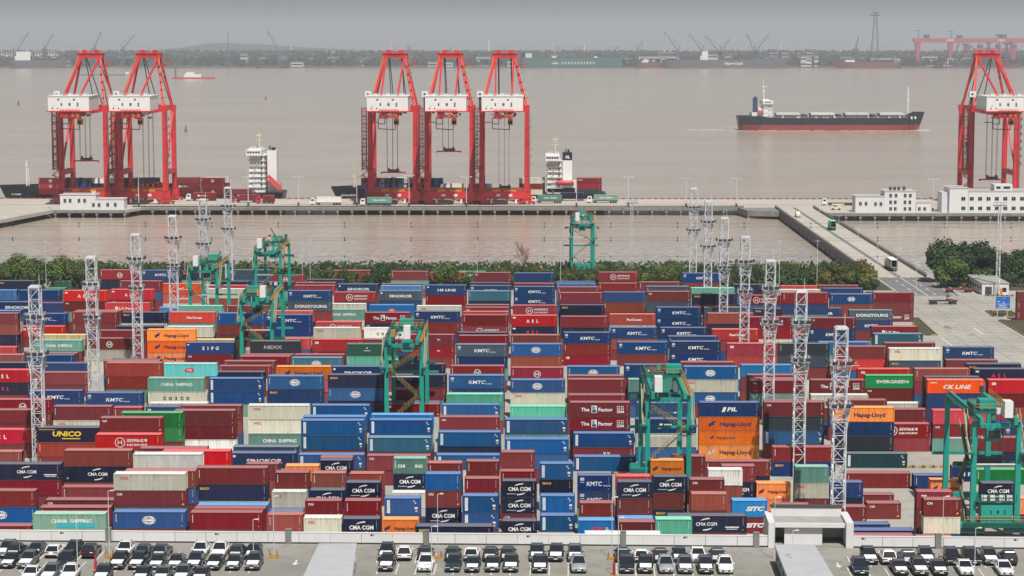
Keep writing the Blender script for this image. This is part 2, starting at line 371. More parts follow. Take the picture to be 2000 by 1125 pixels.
def marks(logo, L):
    mb = MB(); big = L > 8
    k = logo
    if k in ('plain', 'mar2'): codes(mb, L, 'w')
    elif k == 'bare': codes(mb, L, 'w', False)
    elif k == 'kmtc':
        put_text(mb, "KMTC", .1 if big else -.1, 1.35, 1.05, 'w', bold=.022, shear=.12, width=3.7 if big else 2.7)
        put_text(mb, "Line", 2.75 if big else 2.1, 1.05, .36, 'w', bold=.02, width=1.2)
        rect(mb, -L / 2 + .45, 1.95, -L / 2 + 1.15, 2.5, 'l'); rect(mb, -L / 2 + .45, 1.6, -L / 2 + 1.15, 1.72, 'l'); codes(mb, L, 'l', False)
    elif k == 'sinokor':
        put_text(mb, "SINOKOR", .2, 1.35, 1.05, 'w', bold=.03, width=6.6); rect(mb, -L / 2 + .5, 2.1, -L / 2 + 1.0, 2.5, 'w'); codes(mb, L, 'l', False)
    elif k in ('asl', 'aslr'):
        i = 'w' if k == 'asl' else 'r'
        for q, ch in enumerate("ASL"): put_text(mb, ch, -.4 + (q - 1) * 1.25, 1.35, 1.15, i, bold=.032)
        rect(mb, -L / 2 + .45, 2.15, -L / 2 + 1.2, 2.5, 'w'); codes(mb, L, 'l', False)
    elif k in ('hapag', 'hapagf'):
        put_text(mb, "Hapag-Lloyd", 1.2, 1.38, 1.15, 'k' if k == 'hapagf' else 'n', bold=.025, width=6.2); hl_emblem(mb, -3.4, 1.45, 1.3, 'n' if k == 'hapag' else 'l'); codes(mb, L, 'y', False)
    elif k == 'hapags':
        put_text(mb, "Hapag-Lloyd", -.7, 1.50, .72, 'k', bold=.015, width=3.7); hl_emblem(mb, -3.4, 1.55, .75, 'n'); codes(mb, L, 'y', False)
    elif k == 'hapag2':
        put_text(mb, "Hapag-Lloyd", .75, 1.35, .75, 'k', bold=.025, width=3.5); hl_emblem(mb, -2.05, 1.40, .95, 'n')
    elif k == 'cma':
        put_text(mb, "CMA CGM", -.1, 1.45, .80, 'w', bold=.025, width=3.5); swoosh(mb, -.1, 1.45, 1.65)
        rect(mb, 3.0, .85, 5.3, 1.05, 'w'); rect(mb, 3.2, .58, 5.1, .68, 'w'); rect(mb, -L / 2 + .5, .6, -L / 2 + .75, .9, 'o'); codes(mb, L, 'l', False)
    elif k == 'cma2':
        put_text(mb, "CMA CGM", 0, 1.42, .92, 'w', bold=.03, width=3.85); swoosh(mb, .1, 1.42, 1.6); rect(mb, -2.2, .55, -.6, .66, 'l'); codes(mb, L, 'l', False)
    elif k == 'globe': globe(mb, -.1, 1.45, .72); codes(mb, L, 'w')
    elif k == 'cosco':
        for q, ch in enumerate("COSCO"): put_text(mb, ch, (q - 2) * 1.25, 1.35, .95, 'k', bold=.04)
        codes(mb, L, 'k', False)
    elif k == 'china':
        put_text(mb, "CHINA", -1.85, 1.45, .95, 'w', bold=.03, width=2.75); put_text(mb, "SHIPPING", 1.75, 1.45, .95, 'w', bold=.03, width=3.6); codes(mb, L, 'w', False)
    elif k == 'chinat':
        put_text(mb, "CHINA", -1.65, 1.60, .95, 'w', bold=.03, width=2.75); put_text(mb, "SHIPPING", 1.95, 1.60, .95, 'w', bold=.03, width=3.6); rect(mb, -2.1, .55, 4.3, 1.40, 't', .008); codes(mb, L, 'w', False)
    elif k == 'china2':
        put_text(mb, "CHI", -1.55, 1.4, .80, 'w', bold=.04); put_text(mb, "ING", 1.65, 1.4, .80, 'w', bold=.04)
        for i in range(7): rect(mb, -L / 2 + .3, 2.35 - .22 * i, -L / 2 + .5, 2.50 - .22 * i, 'w')
    elif k == 'oocl': put_text(mb, "OOCL", -L / 2 + (1.85 if big else 1.25), 2.15, .62, 'r', bold=.032, width=1.45 if big else 1.1); codes(mb, L, 'g', False)
    elif k == 'unico':
        put_text(mb, "UNICO", -.2, 1.60, 1.35, 'y', bold=.032, shear=.1, width=5.6); rect(mb, -1.2, .62, 2.4, .80, 'y'); rect(mb, -L / 2 + .4, 2.45, -2.5, 2.53, 'y')
    elif k == 'evergreen': put_text(mb, "EVERGREEN", .0, 1.45, .95, 'w', bold=.032, width=7.2); codes(mb, L, 'w', False)
    elif k == 'dongyoung': put_text(mb, "DONGYOUNG", .3, 1.40, 1.15, 'w', bold=.03, width=8.8); codes(mb, L, 'w', False)
    elif k == 'nexx': put_text(mb, "NEXX", -.5, 1.35, 1.15, 'g', bold=.03, width=4.4)
    elif k == 'sipg':
        for q, ch in enumerate("SIPG"): put_text(mb, ch, (q - 1.5) * 1.15, 1.40, 1.15, 'w', bold=.032)
        rect(mb, -L / 2 + .4, 2.2, -L / 2 + .8, 2.5, 'w')
    elif k == 'pan': put_text(mb, "PanOcean", .5, 1.40, .85, 'w', bold=.03, width=4.0); codes(mb, L, 'w', False)
    elif k == 'lx': rect(mb, -3.4, .9, -2.6, 1.9, 'w'); put_text(mb, "LX Pan", -.6, 1.35, .9, 'w', bold=.03, width=3.4)
    elif k == 'zim':
        put_text(mb, "The", -3.0, 1.40, 1.0, 'w', bold=.03, width=1.7); put_text(mb, "Factor", 1.1, 1.40, 1.0, 'w', bold=.03, width=2.9)
        rect(mb, -1.75, .75, -.65, 2.25, 'w'); rect(mb, -1.65, 1.35, -1.25, 2.15, 'g', .008); rect(mb, -1.6, .85, -.8, 1.3, 'n', .008)
        put_text(mb, "Z", -1.2, 1.6, .8, 'k', bold=.032, y=.006)
        for a in range(3):
            for b in range(4): rect(mb, 3.4 + .38 * b, 1.98 - .33 * a, 3.62 + .38 * b, 2.16 - .33 * a, 'w')
        put_text(mb, "ZIM", 4.05, .95, .62, 'w', bold=.032, width=1.5); codes(mb, L, 'l', False)
    elif k == 'pil':
        poly(mb, [(-1.6, .95), (-1.0, .95), (-.6, 1.95), (-1.2, 1.95)], 'w'); put_text(mb, "PIL", .5, 1.45, 1.1, 'w', bold=.032, shear=.2, width=2.0); codes(mb, L, 'l', False)
    elif k == 'sitc': put_text(mb, "SITC", .9, 1.40, 1.0, 'w', bold=.06, shear=.3, width=3.2); codes(mb, L, 'w', False)
    elif k == 'eas': put_text(mb, "EAS", .3, 1.30, 1.05, 'r', bold=.032, shear=.25, width=2.0); rect(mb, -.9, .60, 1.5, .78, 'w'); rect(mb, 1.5, 1.2, 2.1, 1.35, 'w'); rect(mb, 1.5, 1.5, 1.9, 1.65, 'w')
    elif k == 'ck': put_text(mb, "CK LINE", .3, 1.35, 1.20, 'w', bold=.032, shear=.25, width=6.0); rect(mb, -L / 2 + .6, 2.2, -L / 2 + 2.0, 2.38, 'w'); codes(mb, L, 'w', False)
    elif k == 'cai': put_text(mb, "CAI", -L / 2 + .95, 2.25, .55, 'w', bold=.032); codes(mb, L, 'w', False); rect(mb, L / 2 - .6, .45, L / 2 - .35, .72, 'o')
    elif k == 'dii': put_text(mb, "DII", -L / 2 + 1.15, 2.05, .70, 'w', bold=.06); codes(mb, L, 'w', False)
    elif k == 'tex': put_text(mb, "TEX", L / 2 - 4.2, 1.6, .45, 'w', bold=.04); codes(mb, L, 'w', False)
    elif k == 'vv': put_text(mb, "V V", .6, 1.6, .9, 'w', bold=.032); codes(mb, L, 'w', False)
    elif k == 'hs': put_text(mb, "HS LINE", .2, 1.40, .95, 'w', bold=.03, width=5.4); rect(mb, -L / 2 + .5, 2.1, -L / 2 + 1.0, 2.5, 'w'); codes(mb, L, 'w', False)
    elif k == 'jipg': put_text(mb, "JI PG", .2, 1.40, 1.0, 'w', bold=.032, width=3.2)
    elif k == 'strip':
        rect(mb, -L / 2 + .45, .35, -L / 2 + .95, 2.55, 'w'); 
        for i in range(6): rect(mb, -L / 2 + .55, .55 + .32 * i, -L / 2 + .85, .75 + .32 * i, 'l', .008)
        x = L / 2 - 1.25
        rect(mb, x, 2.25, x + .3, 2.5, 'l'); rect(mb, x + .3, 1.95, x + .5, 2.15, 'w'); rect(mb, x + .25, 1.05, x + .75, 1.38, 'w'); rect(mb, x + .35, .55, x + .70, .85, 'o')
    elif k == 'bipg':
        ring(mb, -1.55, 1.40, .95, .95, .14); rect(mb, -1.95, 1.0, -1.8, 1.8); rect(mb, -1.3, 1.0, -1.15, 1.8); rect(mb, -1.8, 1.33, -1.3, 1.47)
        rng = random.Random(4)
        for row, (z, h) in enumerate(((1.50, .55), (.75, .40))):
            n = 6 if row == 0 else 9; w = 3.9 / n
            for i in range(n):
                x = -.35 + i * w
                for q in rng.sample((0, .28, .56, .84), 3): rect(mb, x + .04, z + h * q, x + w - .05, z + h * (q + .13))
                for q in rng.sample((.08, .38, .68), 2): rect(mb, x + w * q, z, x + w * (q + .16), z + h)
        codes(mb, L, 'w', False)
    elif k == 'circ': ring(mb, 0, 1.35, .80, .80, .14); rect(mb, -.42, .95, -.26, 1.75); rect(mb, .26, .95, .42, 1.75); rect(mb, -.26, 1.27, .26, 1.43); codes(mb, L, 'w')
    elif k == 'sm': put_text(mb, "A", -1.2, 1.9, .6, 'w', bold=.032); rect(mb, -2.0, 1.2, -.3, 1.32); codes(mb, L, 'w', False)
    elif k == 'seaco': put_text(mb, "SEACO", -L / 2 + 1.35, 2.15, .55, 'o', bold=.032, width=1.6); codes(mb, L, 'l', False)
    elif k == 'emb': poly(mb, [(-.9, 1.0), (.9, 1.0), (1.1, 1.4), (.7, 1.9), (-.7, 1.9), (-1.1, 1.4)], 'r'); put_text(mb, "OCL", 0, 1.45, .6, 'w', bold=.04, y=.006)
    return mb.mesh('lettering', [INK[i] for i in INKS]) if mb.f else None
LOGO_WORDS = {'plain': 'with small white codes', 'bare': 'almost unmarked', 'kmtc': 'lettered KMTC', 'sinokor': 'lettered SINOKOR', 'asl': 'lettered A S L in white', 'aslr': 'lettered A S L in red',
 'hapag': 'lettered Hapag-Lloyd', 'hapagf': 'lettered Hapag-Lloyd beside a grey emblem', 'hapags': 'with small Hapag-Lloyd lettering', 'hapag2': 'lettered Hapag-Lloyd', 'cma': 'lettered CMA CGM', 'cma2': 'lettered CMA CGM', 'globe': 'with white globe emblem', 'cosco': 'lettered C O S C O',
 'china': 'lettered CHINA SHIPPING', 'chinat': 'lettered CHINA SHIPPING above a turquoise patch', 'china2': 'with broken white lettering', 'oocl': 'with small red OOCL', 'unico': 'lettered UNICO in yellow', 'evergreen': 'lettered EVERGREEN', 'dongyoung': 'lettered DONGYOUNG', 'nexx': 'with grey NEXX lettering',
 'sipg': 'lettered S I P G', 'pan': 'lettered PanOcean', 'lx': 'lettered LX Pan', 'zim': 'lettered The Z Factor', 'pil': 'lettered PIL', 'sitc': 'lettered SITC', 'eas': 'lettered EAS', 'ck': 'lettered CK LINE', 'cai': 'marked CAI', 'dii': 'marked DII', 'tex': 'marked TEX', 'vv': 'marked V V', 'hs': 'lettered HS LINE',
 'jipg': 'lettered JI PG', 'strip': 'with white label strip', 'bipg': 'with ringed H emblem', 'circ': 'with ringed emblem', 'sm': 'with small white letter', 'seaco': 'marked SEACO', 'emb': 'with red emblem'}

def corrugated(L):
    mb = MB(); h = L / 2; e = .15
    def wall(y_out, y_in, flip):
        n = max(8, round((L - 2 * e) / .29)); p = (L - 2 * e) / n; prof = []
        for i in range(n):
            x = -h + e + i * p
            prof += [(x, y_out), (x + .42 * p, y_out), (x + .5 * p, y_in), (x + .92 * p, y_in)]
        prof.append((h - e, y_out))
        for a, b in zip(prof[:-1], prof[1:]):
            q = [(a[0], a[1], .19), (b[0], b[1], .19), (b[0], b[1], CH - .15), (a[0], a[1], CH - .15)]
            mb.face(q if not flip else q[::-1])
    wall(.03, .085, False); wall(CW - .03, CW - .085, True)
    for y0, y1 in ((0, .10), (CW - .10, CW)):
        mb.box(-h + e, y0, .07, h - e, y1, .19); mb.box(-h + e, y0, CH - .15, h - e, y1, CH - .05)
        for x0, x1 in ((-h, -h + e), (h - e, h)): mb.box(x0, y0, 0, x1, y1 + (.05 if y0 == 0 else 0), CH)
    for x0, x1 in ((-h, -h + .12), (h - .12, h)):
        mb.box(x0, .15, .07, x1, CW - .1, .19); mb.box(x0, .15, CH - .15, x1, CW - .1, CH - .05)
    mb.face([(-h + .06, CW - .1, .16), (-h + .06, .15, .16), (-h + .06, .15, CH - .13), (-h + .06, CW - .1, CH - .13)])
    mb.box(-h + .02, .1, .10, h - .02, CW - .1, .14)
    return mb
def roof_panel(L):
    mb = MB(); h = L / 2 - .12; n = max(10, round(2 * h / .42)); p = 2 * h / n; prof = []
    for i in range(n):
        x = -h + i * p; prof += [(x, CH - .065), (x + .4 * p, CH - .065), (x + .5 * p, CH - .09), (x + .9 * p, CH - .09)]
    prof.append((h, CH - .065))
    for a, b in zip(prof[:-1], prof[1:]): mb.face([(a[0], .10, a[1]), (b[0], .10, b[1]), (b[0], CW - .10, b[1]), (a[0], CW - .10, a[1])])
    for y0, y1 in ((0.0, .10), (CW - .10, CW)): mb.box(-h, y0 + .002, CH - .049, h, y1 - .002, CH - .035)
    return mb
def door_leaf(L, s):
    mb = MB(); x = L / 2 - .05; y0, y1 = (.16, CW / 2 - .01) if s < 0 else (CW / 2 + .01, CW - .11)
    mb.box(x - .03, y0, .17, x, y1, CH - .14)
    for q in (.25, .75):
        y = y0 + (y1 - y0) * q; mb.box(x, y - .02, .18, x + .04, y + .02, CH - .15)
    return mb
CMESH = {}
def cmesh(L):
    if L not in CMESH:
        CMESH[L] = (corrugated(L).mesh('container_body', [CM['mar'][0]]), roof_panel(L).mesh('roof_panel', [CM['mar'][1]]),
                    door_leaf(L, -1).mesh('door', [CM['mar'][0]]), door_leaf(L, 1).mesh('door', [CM['mar'][0]]))
    return CMESH[L]
LMESH = {}
def set_mat(o, m):
    o.material_slots[0].link = 'OBJECT'; o.material_slots[0].material = m
def make_container(key, logo, L, loc, label, group, name='shipping_container', doors=True):
    b, r, d0, d1 = cmesh(L)
    o = link(name, b, None, loc); set_mat(o, CM[key][0]); tag(o, label, 'container', group)
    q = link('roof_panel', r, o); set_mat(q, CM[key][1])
    if doors:
        for d in (d0, d1): q = link('door', d, o); set_mat(q, CM[key][0])
    if logo:
        if (logo, L) not in LMESH: LMESH[(logo, L)] = marks(logo, L)
        if LMESH[(logo, L)]:
            q = link('lettering', LMESH[(logo, L)], o)
            q['kind'] = 'stuff'
    return o
# every stack whose front the photograph shows: left, right and top edge of its top box, then its boxes from the top down; one short white box stands for a hut
YARD = """
@0 520 4
-170 108 52 crim:bipg
780 1090 30 crim:circ
1107 1397 32 blue:kmtc
1418 1710 38 navy
1822 2112 29 slate
-20 270 114 navy
420 560 118 dgreen 20
275 405 100 white 20
345 510 172 green 20
640 940 132 cream
930 1262 116 mar
1262 1582 137 pan:pan,pan:pan
1625 1935 150 red
1610 1925 178 cream,rust
1640 1955 118 navy
-210 128 187 cosb:sm
140 478 187 blue
490 840 192 red:asl,mar
862 1200 182 red:asl,mar
-60 290 285 blue:sinokor
325 655 287 blue
825 1165 287 red:lx
1240 1580 322 sky
1390 1737 310 mint
1760 2100 310 mar
180 530 365 blue:kmtc,mar
-190 160 347 cosb
-220 143 368 mar,rust,navy
540 897 372 mar,mar:plain
590 940 347 rust
942 1308 360 navy:seaco
905 1270 468 navy
1320 1685 359 pan:pan
1700 2070 367 cos:globe,mar
150 510 470 red:dii,mar
340 690 522 tan
775 1130 502 mar
662 1045 564 mar:circ,cream
1143 1523 499 orange:hapag,orange:hapag,orange:hapag
1300 1665 472 cream
255 635 582 sea:china,mar
1455 1838 592 blue:sipg,mar
1490 1865 574 tan
-250 135 632 red
-180 200 692 rust
185 572 694 blue
230 610 674 mar
-180 230 754 navy
-175 235 810 red:asl,navy:aslr
310 690 757 blue:seaco
290 687 830 mar,mar
807 1232 777 rust,rust
795 1245 746 mar
870 1255 730 navy
1262 1685 767 skyl:emb
1170 1612 857 sea:china,cream:cosco
1170 1612 1070 cream:oocl
215 640 972 blue:kmtc
690 1115 979 blue:kmtc
1635 2058 872 cos:strip,cos:strip
1650 2070 826 navy
1745 2155 742 mar
1700 2125 780 mar
-50 400 1042 crim:circ,mar
@500 520 4
90 372 68 crim:circ
613 892 32 rust
1055 1347 40 mar
1360 1640 47 rust
1515 1795 40 green:evergreen
1700 1992 50 mar
400 690 104 navy
10 300 122 navy
300 628 128 mar
298 617 150 crim
250 588 192 blue:kmtc,grey:dongyoung
635 955 140 blue:sinokor
608 938 203 crim:bipg
975 1305 138 mar
972 1300 154 sky
960 1290 193 slate:sinokor
1325 1645 148 blue:hs,mar
1670 1990 130 navy
1672 1988 152 blue:kmtc
1660 1985 194 teal
525 860 294 cream
512 846 338 sea:china,cream
885 1235 303 cosb:emb
850 1202 362 mar:zim,navy:cai
1255 1605 311 cream:oocl
1630 1985 302 mar
1625 1985 322 mar:cai
1240 1592 354 blue:kmtc,rust
1618 1978 355 red
1610 1975 381 mar,crim:bipg
90 446 350 pan
82 430 380 blue:kmtc,blue
465 822 436 red:bipg
445 815 482 cream:oocl
435 832 572 red:dii,mar
838 1215 484 white:cosco
712 1100 608 dgreen:sm,mint
820 1190 572 mar
1180 1556 535 crim:tex,crim:tex,crim
1563 1960 611 slate:kmtc,blue
1590 1965 542 mar
1580 1962 518 navy
-100 300 690 mar
-130 270 705 crim
290 690 690 crim
273 675 715 teal:globe
-50 345 587 char:nexx
60 427 567 red
158 582 784 orange:hapag,pan
590 995 784 blue:sinokor
1060 1490 764 navy
1050 1490 878 navy,mar
88 525 858 cos:globe,blue:seaco
562 995 848 navy:seaco,cos:globe
1515 1945 779 mar:circ
1506 1942 853 cos:kmtc,blue
1490 1930 999 mint
1075 1470 988 red
1035 1430 1038 blue
1030 1428 1068 mar
@1000 520 4
20 326 53 blue
675 985 47 crim:bipg
675 985 133 mar
1330 1640 55 blue:kmtc
13 336 160 blue:kmtc,blue:kmtc
10 336 134 mar
345 652 120 blue
350 655 134 cosb
355 680 163 mar
362 712 208 mar
990 1312 124 mar
1045 1387 158 slate
1052 1398 198 mar,slate
718 1046 203 blue,rust
380 718 303 navy:seaco
378 750 393 mar,navy
765 1120 375 pan:pan
1128 1478 321 blue:kmtc,blue:kmtc
3 357 306 crim:bipg
-8 356 385 red:asl,navy:aslr
-15 378 538 rust
-8 389 608 cos:globe,rust
772 1136 480 blue:kmtc
403 770 518 blue:kmtc,mar,crim:dii
1158 1522 481 blue:kmtc
1222 1605 548 blue
1235 1632 588 blue:kmtc,blue:kmtc
826 1216 593 blue:kmtc,mar
1400 1740 170 mint
1415 1752 216 navy:seaco
1735 2060 152 navy
1780 2105 217 crim:bipg
1528 1890 368 rust
1503 1852 322 slate
1558 1926 488 pan:pan
1680 2080 604 red:dii,red
-8 402 792 crim:circ
-6 409 888 cos:globe,cream:oocl
428 846 784 cos:globe
433 872 856 mar
438 880 884 mar
443 885 1006 mar
880 1300 770 blue:kmtc
915 1335 884 sea
1338 1764 785 cos:globe,cream:oocl,cos:globe
1320 1740 750 mar
1785 2205 772 cosb
1835 2260 850 mar
1858 2290 886 mar
@1500 520 4
90 392 154 red
92 408 184 cream
115 470 208 mar
400 712 150 mar
430 747 173 blue
138 468 222 navy:seaco
488 822 218 cos:globe,rust
820 1143 208 mar,mar,mar:zim
240 582 328 blue:sinokor
-110 216 333 navy
633 980 343 grey:dongyoung,blue:kmtc,mar
810 1177 472 crim:lx
322 688 404 mar,blue:kmtc
-165 200 402 crim:bipg,crim:circ
828 1210 528 teal:strip
400 792 594 cosb
88 476 604 char,slate
530 928 628 mar,red:sm
913 1305 600 mar
953 1352 643 cream:oocl,slate:seaco
1376 1772 633 blue:kmtc
1392 1795 733 mar
1555 1978 764 navy
1610 2035 803 navy:aslr
700 1122 803 red:dii
1148 1580 802 rust
-120 300 884 mar
328 766 889 mar:zim
766 1184 854 green:evergreen,mar:cai
1225 1660 866 navy
1248 1692 889 ck:ck,blue,blue
1728 2165 889 red:dii,mar
340 785 1006 cream
5 446 1050 mar:tex
480 930 1046 mar
760 1200 1070 cream
1950 2270 200 mar,mar,mar
@0 780 3.26
-140 235 68 mar
330 716 45 mar,cream:oocl
720 905 52 crim 20
915 1312 48 blue:kmtc k3
-190 200 193 red:asl,mar
235 628 180 navy:unico,rust,crim:circ
770 1165 82 green,green
635 1032 118 mar
611 1020 224 red:bipg
1150 1536 40 mar
1100 1496 75 mar,mar,white
1582 1963 38 cream:oocl,cream:oocl,sea:china
-270 140 333 rust
402 840 325 rust,navy:cma
-45 387 412 navy:cma,mar
880 1322 312 mar
1040 1457 328 red
845 1286 349 white
728 1189 466 cream:oocl,mar
718 1182 716 cos:globe,mar
1248 1704 436 mar,navy:seaco
805 1246 463 rust,cos
-215 222 582 mar,cos:globe
388 832 558 mar
290 728 640 mar
250 705 688 mar
206 672 729 seal:chinat,mar
-255 195 805 mar
1235 1700 672 sky k2
1228 1695 694 mar k2
1206 1670 720 mar,mar k2
@500 780 3.26
350 724 38 cos:strip
300 702 110 cosb
286 690 134 cos:strip,cos:strip
730 1132 98 sky
722 1122 131 cos:strip
712 1116 243 teal:strip
1180 1556 34 cos:strip
1157 1559 112 mar:cai
1165 1555 208 cos:strip
1147 1552 250 cos:strip
-160 252 342 blue:sinokor
-150 275 302 slate
270 686 353 cos:strip
402 616 386 navy:cma2 20
402 620 370 mar 20
188 400 423 orange 20
-70 152 410 mar 20
706 1110 358 mar
872 1086 376 sea:china2,navy:cma2,slate:cma2 20
1090 1316 405 rust 20
1335 1553 394 mar 20
1328 1549 504 mar 20
1148 1552 354 cos:strip
110 340 472 mar 20
350 576 469 rust 20
596 814 472 rust 20
570 796 529 navy:cma2 20
340 566 578 navy:cma2 20
100 326 582 cream:oocl,cream 20
1080 1303 474 cos,mar,navy:cma2 20
818 1046 629 cos:strip,blue 20
863 1078 593 cream 20
1316 1541 614 cos:strip,cos:strip 20
310 546 645 mar 20
560 796 645 mar 20
68 300 734 rust,rust 20
80 302 712 blue 20
302 545 754 cream:oocl 20
550 790 760 navy:cma2 20
802 1036 764 orange:hapag2 20
1016 1507 808 navy:seaco
@1000 780 3.26
-10 346 44 mint
-45 354 128 cos:strip
-45 363 253 cos:strip
373 757 40 mar:zim,mar:zim
384 776 194 cos:strip,mar:vv
394 791 365 cos:strip
788 1173 125 blue:pil,cream
790 1168 22 cos:strip
1193 1579 20 blue:pil,orange:hapag,orange:hapags,oranf:hapagf
-78 150 370 mar 20
-78 150 422 mar 20
174 390 409 cos:strip,navy 20
178 402 614 cos:strip 20
177 403 739 cos:strip 20
-62 156 519 navy:cma2,navy:cma2,mar 20
-62 157 774 navy:cma2 20
417 640 484 blue:kmtc,blue:kmtc 20
426 656 659 mar 20
420 656 769 sky:eas 20
658 886 489 red 20
670 894 526 navy:cma2,mar,rust 20
885 1094 388 orange:hapag2 20
903 1124 492 navy:cma2,mar,navy:seaco 20
1020 1232 362 mar,mar 20
1230 1645 394 mar
1255 1465 448 white 20
1125 1352 510 mar 20
1348 1568 424 crim:dii,navy:cma2,blue 20
1143 1370 602 rust,mar 20
678 912 780 mar 20
675 902 756 sky 20
916 1145 762 mint 20
988 1497 742 navy:cma,mar 45 k2
455 957 856 cream k2
1403 1627 644 sky:sitc,mar:sitc 20
@1500 780 3.26
-25 362 18 mar,char,cos:strip
415 806 52 orange:hapag,blue,char
640 1017 64 mar
662 1027 156 crim:bipg
1050 1435 70 red,mar
498 886 345 dteal:strip
35 425 304 mar,blue:seaco
196 410 429 sea,cream:oocl,mar 20
500 906 470 mar
370 586 528 blue 20
590 802 606 mar 20
630 848 661 mar 20
410 630 684 mar 20
-90 133 534 orange:hapag2,orange 20
40 268 672 mar 20
258 484 694 mar 20
916 1148 484 blue 20 k1
1170 1385 432 blue:jipg 20
1040 1240 514 orange:hapag2 20
948 1182 588 crim:dii,mar,mar 20 k3
1020 1256 669 mar:cai,cream 20 k3
1330 1720 445 green
1360 1577 534 navy:cma2,navy:cma2 20
1330 1700 244 mar
1500 1890 176 blue:kmtc,mar
550 778 795 blue 20
500 897 834 blue
480 945 868 mar
910 1140 848 rust 20
1600 1820 630 orange 20
"""
STACKS = []
def parse():
    ox = oy = 0; sc = 1
    for ln in YARD.strip().splitlines():
        t = ln.split()
        if t[0][0] == '@': ox, oy, sc = float(t[0][1:]), float(t[1]), float(t[2]); continue
        x0, x1, y = float(t[0]) / sc + ox, float(t[1]) / sc + ox, float(t[2]) / sc + oy
        L, kk = 12.19, None
        for q in t[4:]:
            if q == '20': L = 6.06
            elif q == '45': L = 13.2
            elif q[0] == 'k': kk = int(q[1:])
        tiers = [p.split(':') for p in t[3].split(',')]
        xm, w = (x0 + x1) / 2, x1 - x0
        p = Vector((0, 0, CAM_H)) + ray(xm, y) * (FPX * L / w)
        zk = p.z / CH
        k = kk or max(len(tiers), min(6, max(1, round(zk))))
        g = G(xm, y, k * CH)
        STACKS.append(dict(x=g.x, y=g.y, L=L, k=k, t=tiers, zk=zk, fix=bool(kk), px=xm, py=y, y0=g.y))
parse()
def order_tiers():
    # where two stacks overlap in x, the one whose top shows higher stands farther back; pick tier counts that agree
    def place(s): g = G(s['px'], s['py'], s['k'] * CH); s['x'], s['y'], s['y0'] = g.x, g.y, g.y
    n = len(STACKS)
    for _ in range(40):
        ch = 0
        for i in range(n):
            a = STACKS[i]
            for j in range(n):
                b = STACKS[j]
                if a['py'] >= b['py'] - 1.5 or abs(a['px'] - b['px']) > 160 or b['y'] - a['y'] > 40 or b['y'] < a['y'] - 2.0: continue
                ov = (a['L'] + b['L']) / 2 - abs(a['x'] - b['x'])
                if ov < .35 * min(a['L'], b['L']): continue
                ca = (a['zk'] - a['k'] + 1) ** 2 - (a['zk'] - a['k']) ** 2 if a['k'] > len(a['t']) and not a['fix'] else 99
                cb = (b['zk'] - b['k'] - 1) ** 2 - (b['zk'] - b['k']) ** 2 if b['k'] < 5 and not b['fix'] else 99
                if min(ca, cb) > 2.6: continue
                q = a if ca <= cb else b; q['k'] += -1 if q is a else 1; place(q); ch += 1
        if not ch: break
order_tiers()
def relax(it=260):
    n = len(STACKS)
    near = [[j for j in range(i + 1, n) if abs(STACKS[i]['x'] - STACKS[j]['x']) < (STACKS[i]['L'] + STACKS[j]['L']) / 2 + 2 and abs(STACKS[i]['y'] - STACKS[j]['y']) < 22] for i in range(n)]
    for _ in range(it):
        moved = False
        for i in range(n):
            a = STACKS[i]
            for j in near[i]:
                b = STACKS[j]
                ox = (a['L'] + b['L']) / 2 + .12 - abs(a['x'] - b['x']); oy = CW + .10 - abs(a['y'] - b['y'])
                if ox <= 0: continue
                front = a if (a['py'] > b['py'] if abs(a['py'] - b['py']) > 1.5 and ox > 2 else a['y0'] < b['y0']) else b
                back = b if front is a else a
                gap = back['y'] - front['y']
                if oy <= 0 and (gap > 0 or ox < 4): continue
                moved = True
                if ox < 1.3 and ox < oy:
                    d = ox / 2 * (1 if a['x'] < b['x'] else -1); a['x'] -= d; b['x'] += d
                elif gap < -7: continue
                else:
                    d = (CW + .10 - gap) / 2 + .004; front['y'] -= d; back['y'] += d
        if not moved: break
relax()
DEFLOGO = {'mar': ('plain', 'bare', 'plain', 'cai'), 'rust': ('plain', 'bare'), 'crim': ('bare', 'plain'), 'blue': ('bare', 'plain'), 'navy': ('bare', 'seaco'), 'cos': ('plain', 'bare')}
TIERS = ['', 'single', 'two', 'three', 'four', 'five', 'six']
rng = random.Random(11)
import numpy as np
def project(p):
    d = p - Vector((0, 0, CAM_H)); w = d.dot(F_)
    return 1000 + FPX * d.dot(R_) / w, 562.5 - FPX * d.dot(U_) / w
infill, BOXES = [], []
for s in STACKS:
    n = len(s['t']); full = []
    for q in s['t']: full.append((q[0], q[1] if len(q) > 1 else rng.choice(DEFLOGO.get(q[0], ('bare', 'plain')))))
    for i, (key, logo) in enumerate(full):
        size = 'short' if s['L'] < 8 else 'long'
        nm = f"{CCOL[key][1]} {size} container {LOGO_WORDS[logo]}"
        if s['k'] == 1: pos = "lying on the concrete"
        elif i == 0: pos = f"topmost of {TIERS[s['k']]}" + (f", on a {CCOL[full[1][0]][1]} one" if n > 1 else "")
        else: pos = f"under a {CCOL[full[i-1][0]][1]} one" + (f", on a {CCOL[full[i+1][0]][1]} one" if i + 1 < n else "")
        BOXES.append(dict(s=s, key=key, logo=logo, tier=s['k'] - i, label=f"{nm}, {pos}", top=i == 0, vis=0))
    for tier in range(1, s['k'] - n + 1): infill.append((s, tier))
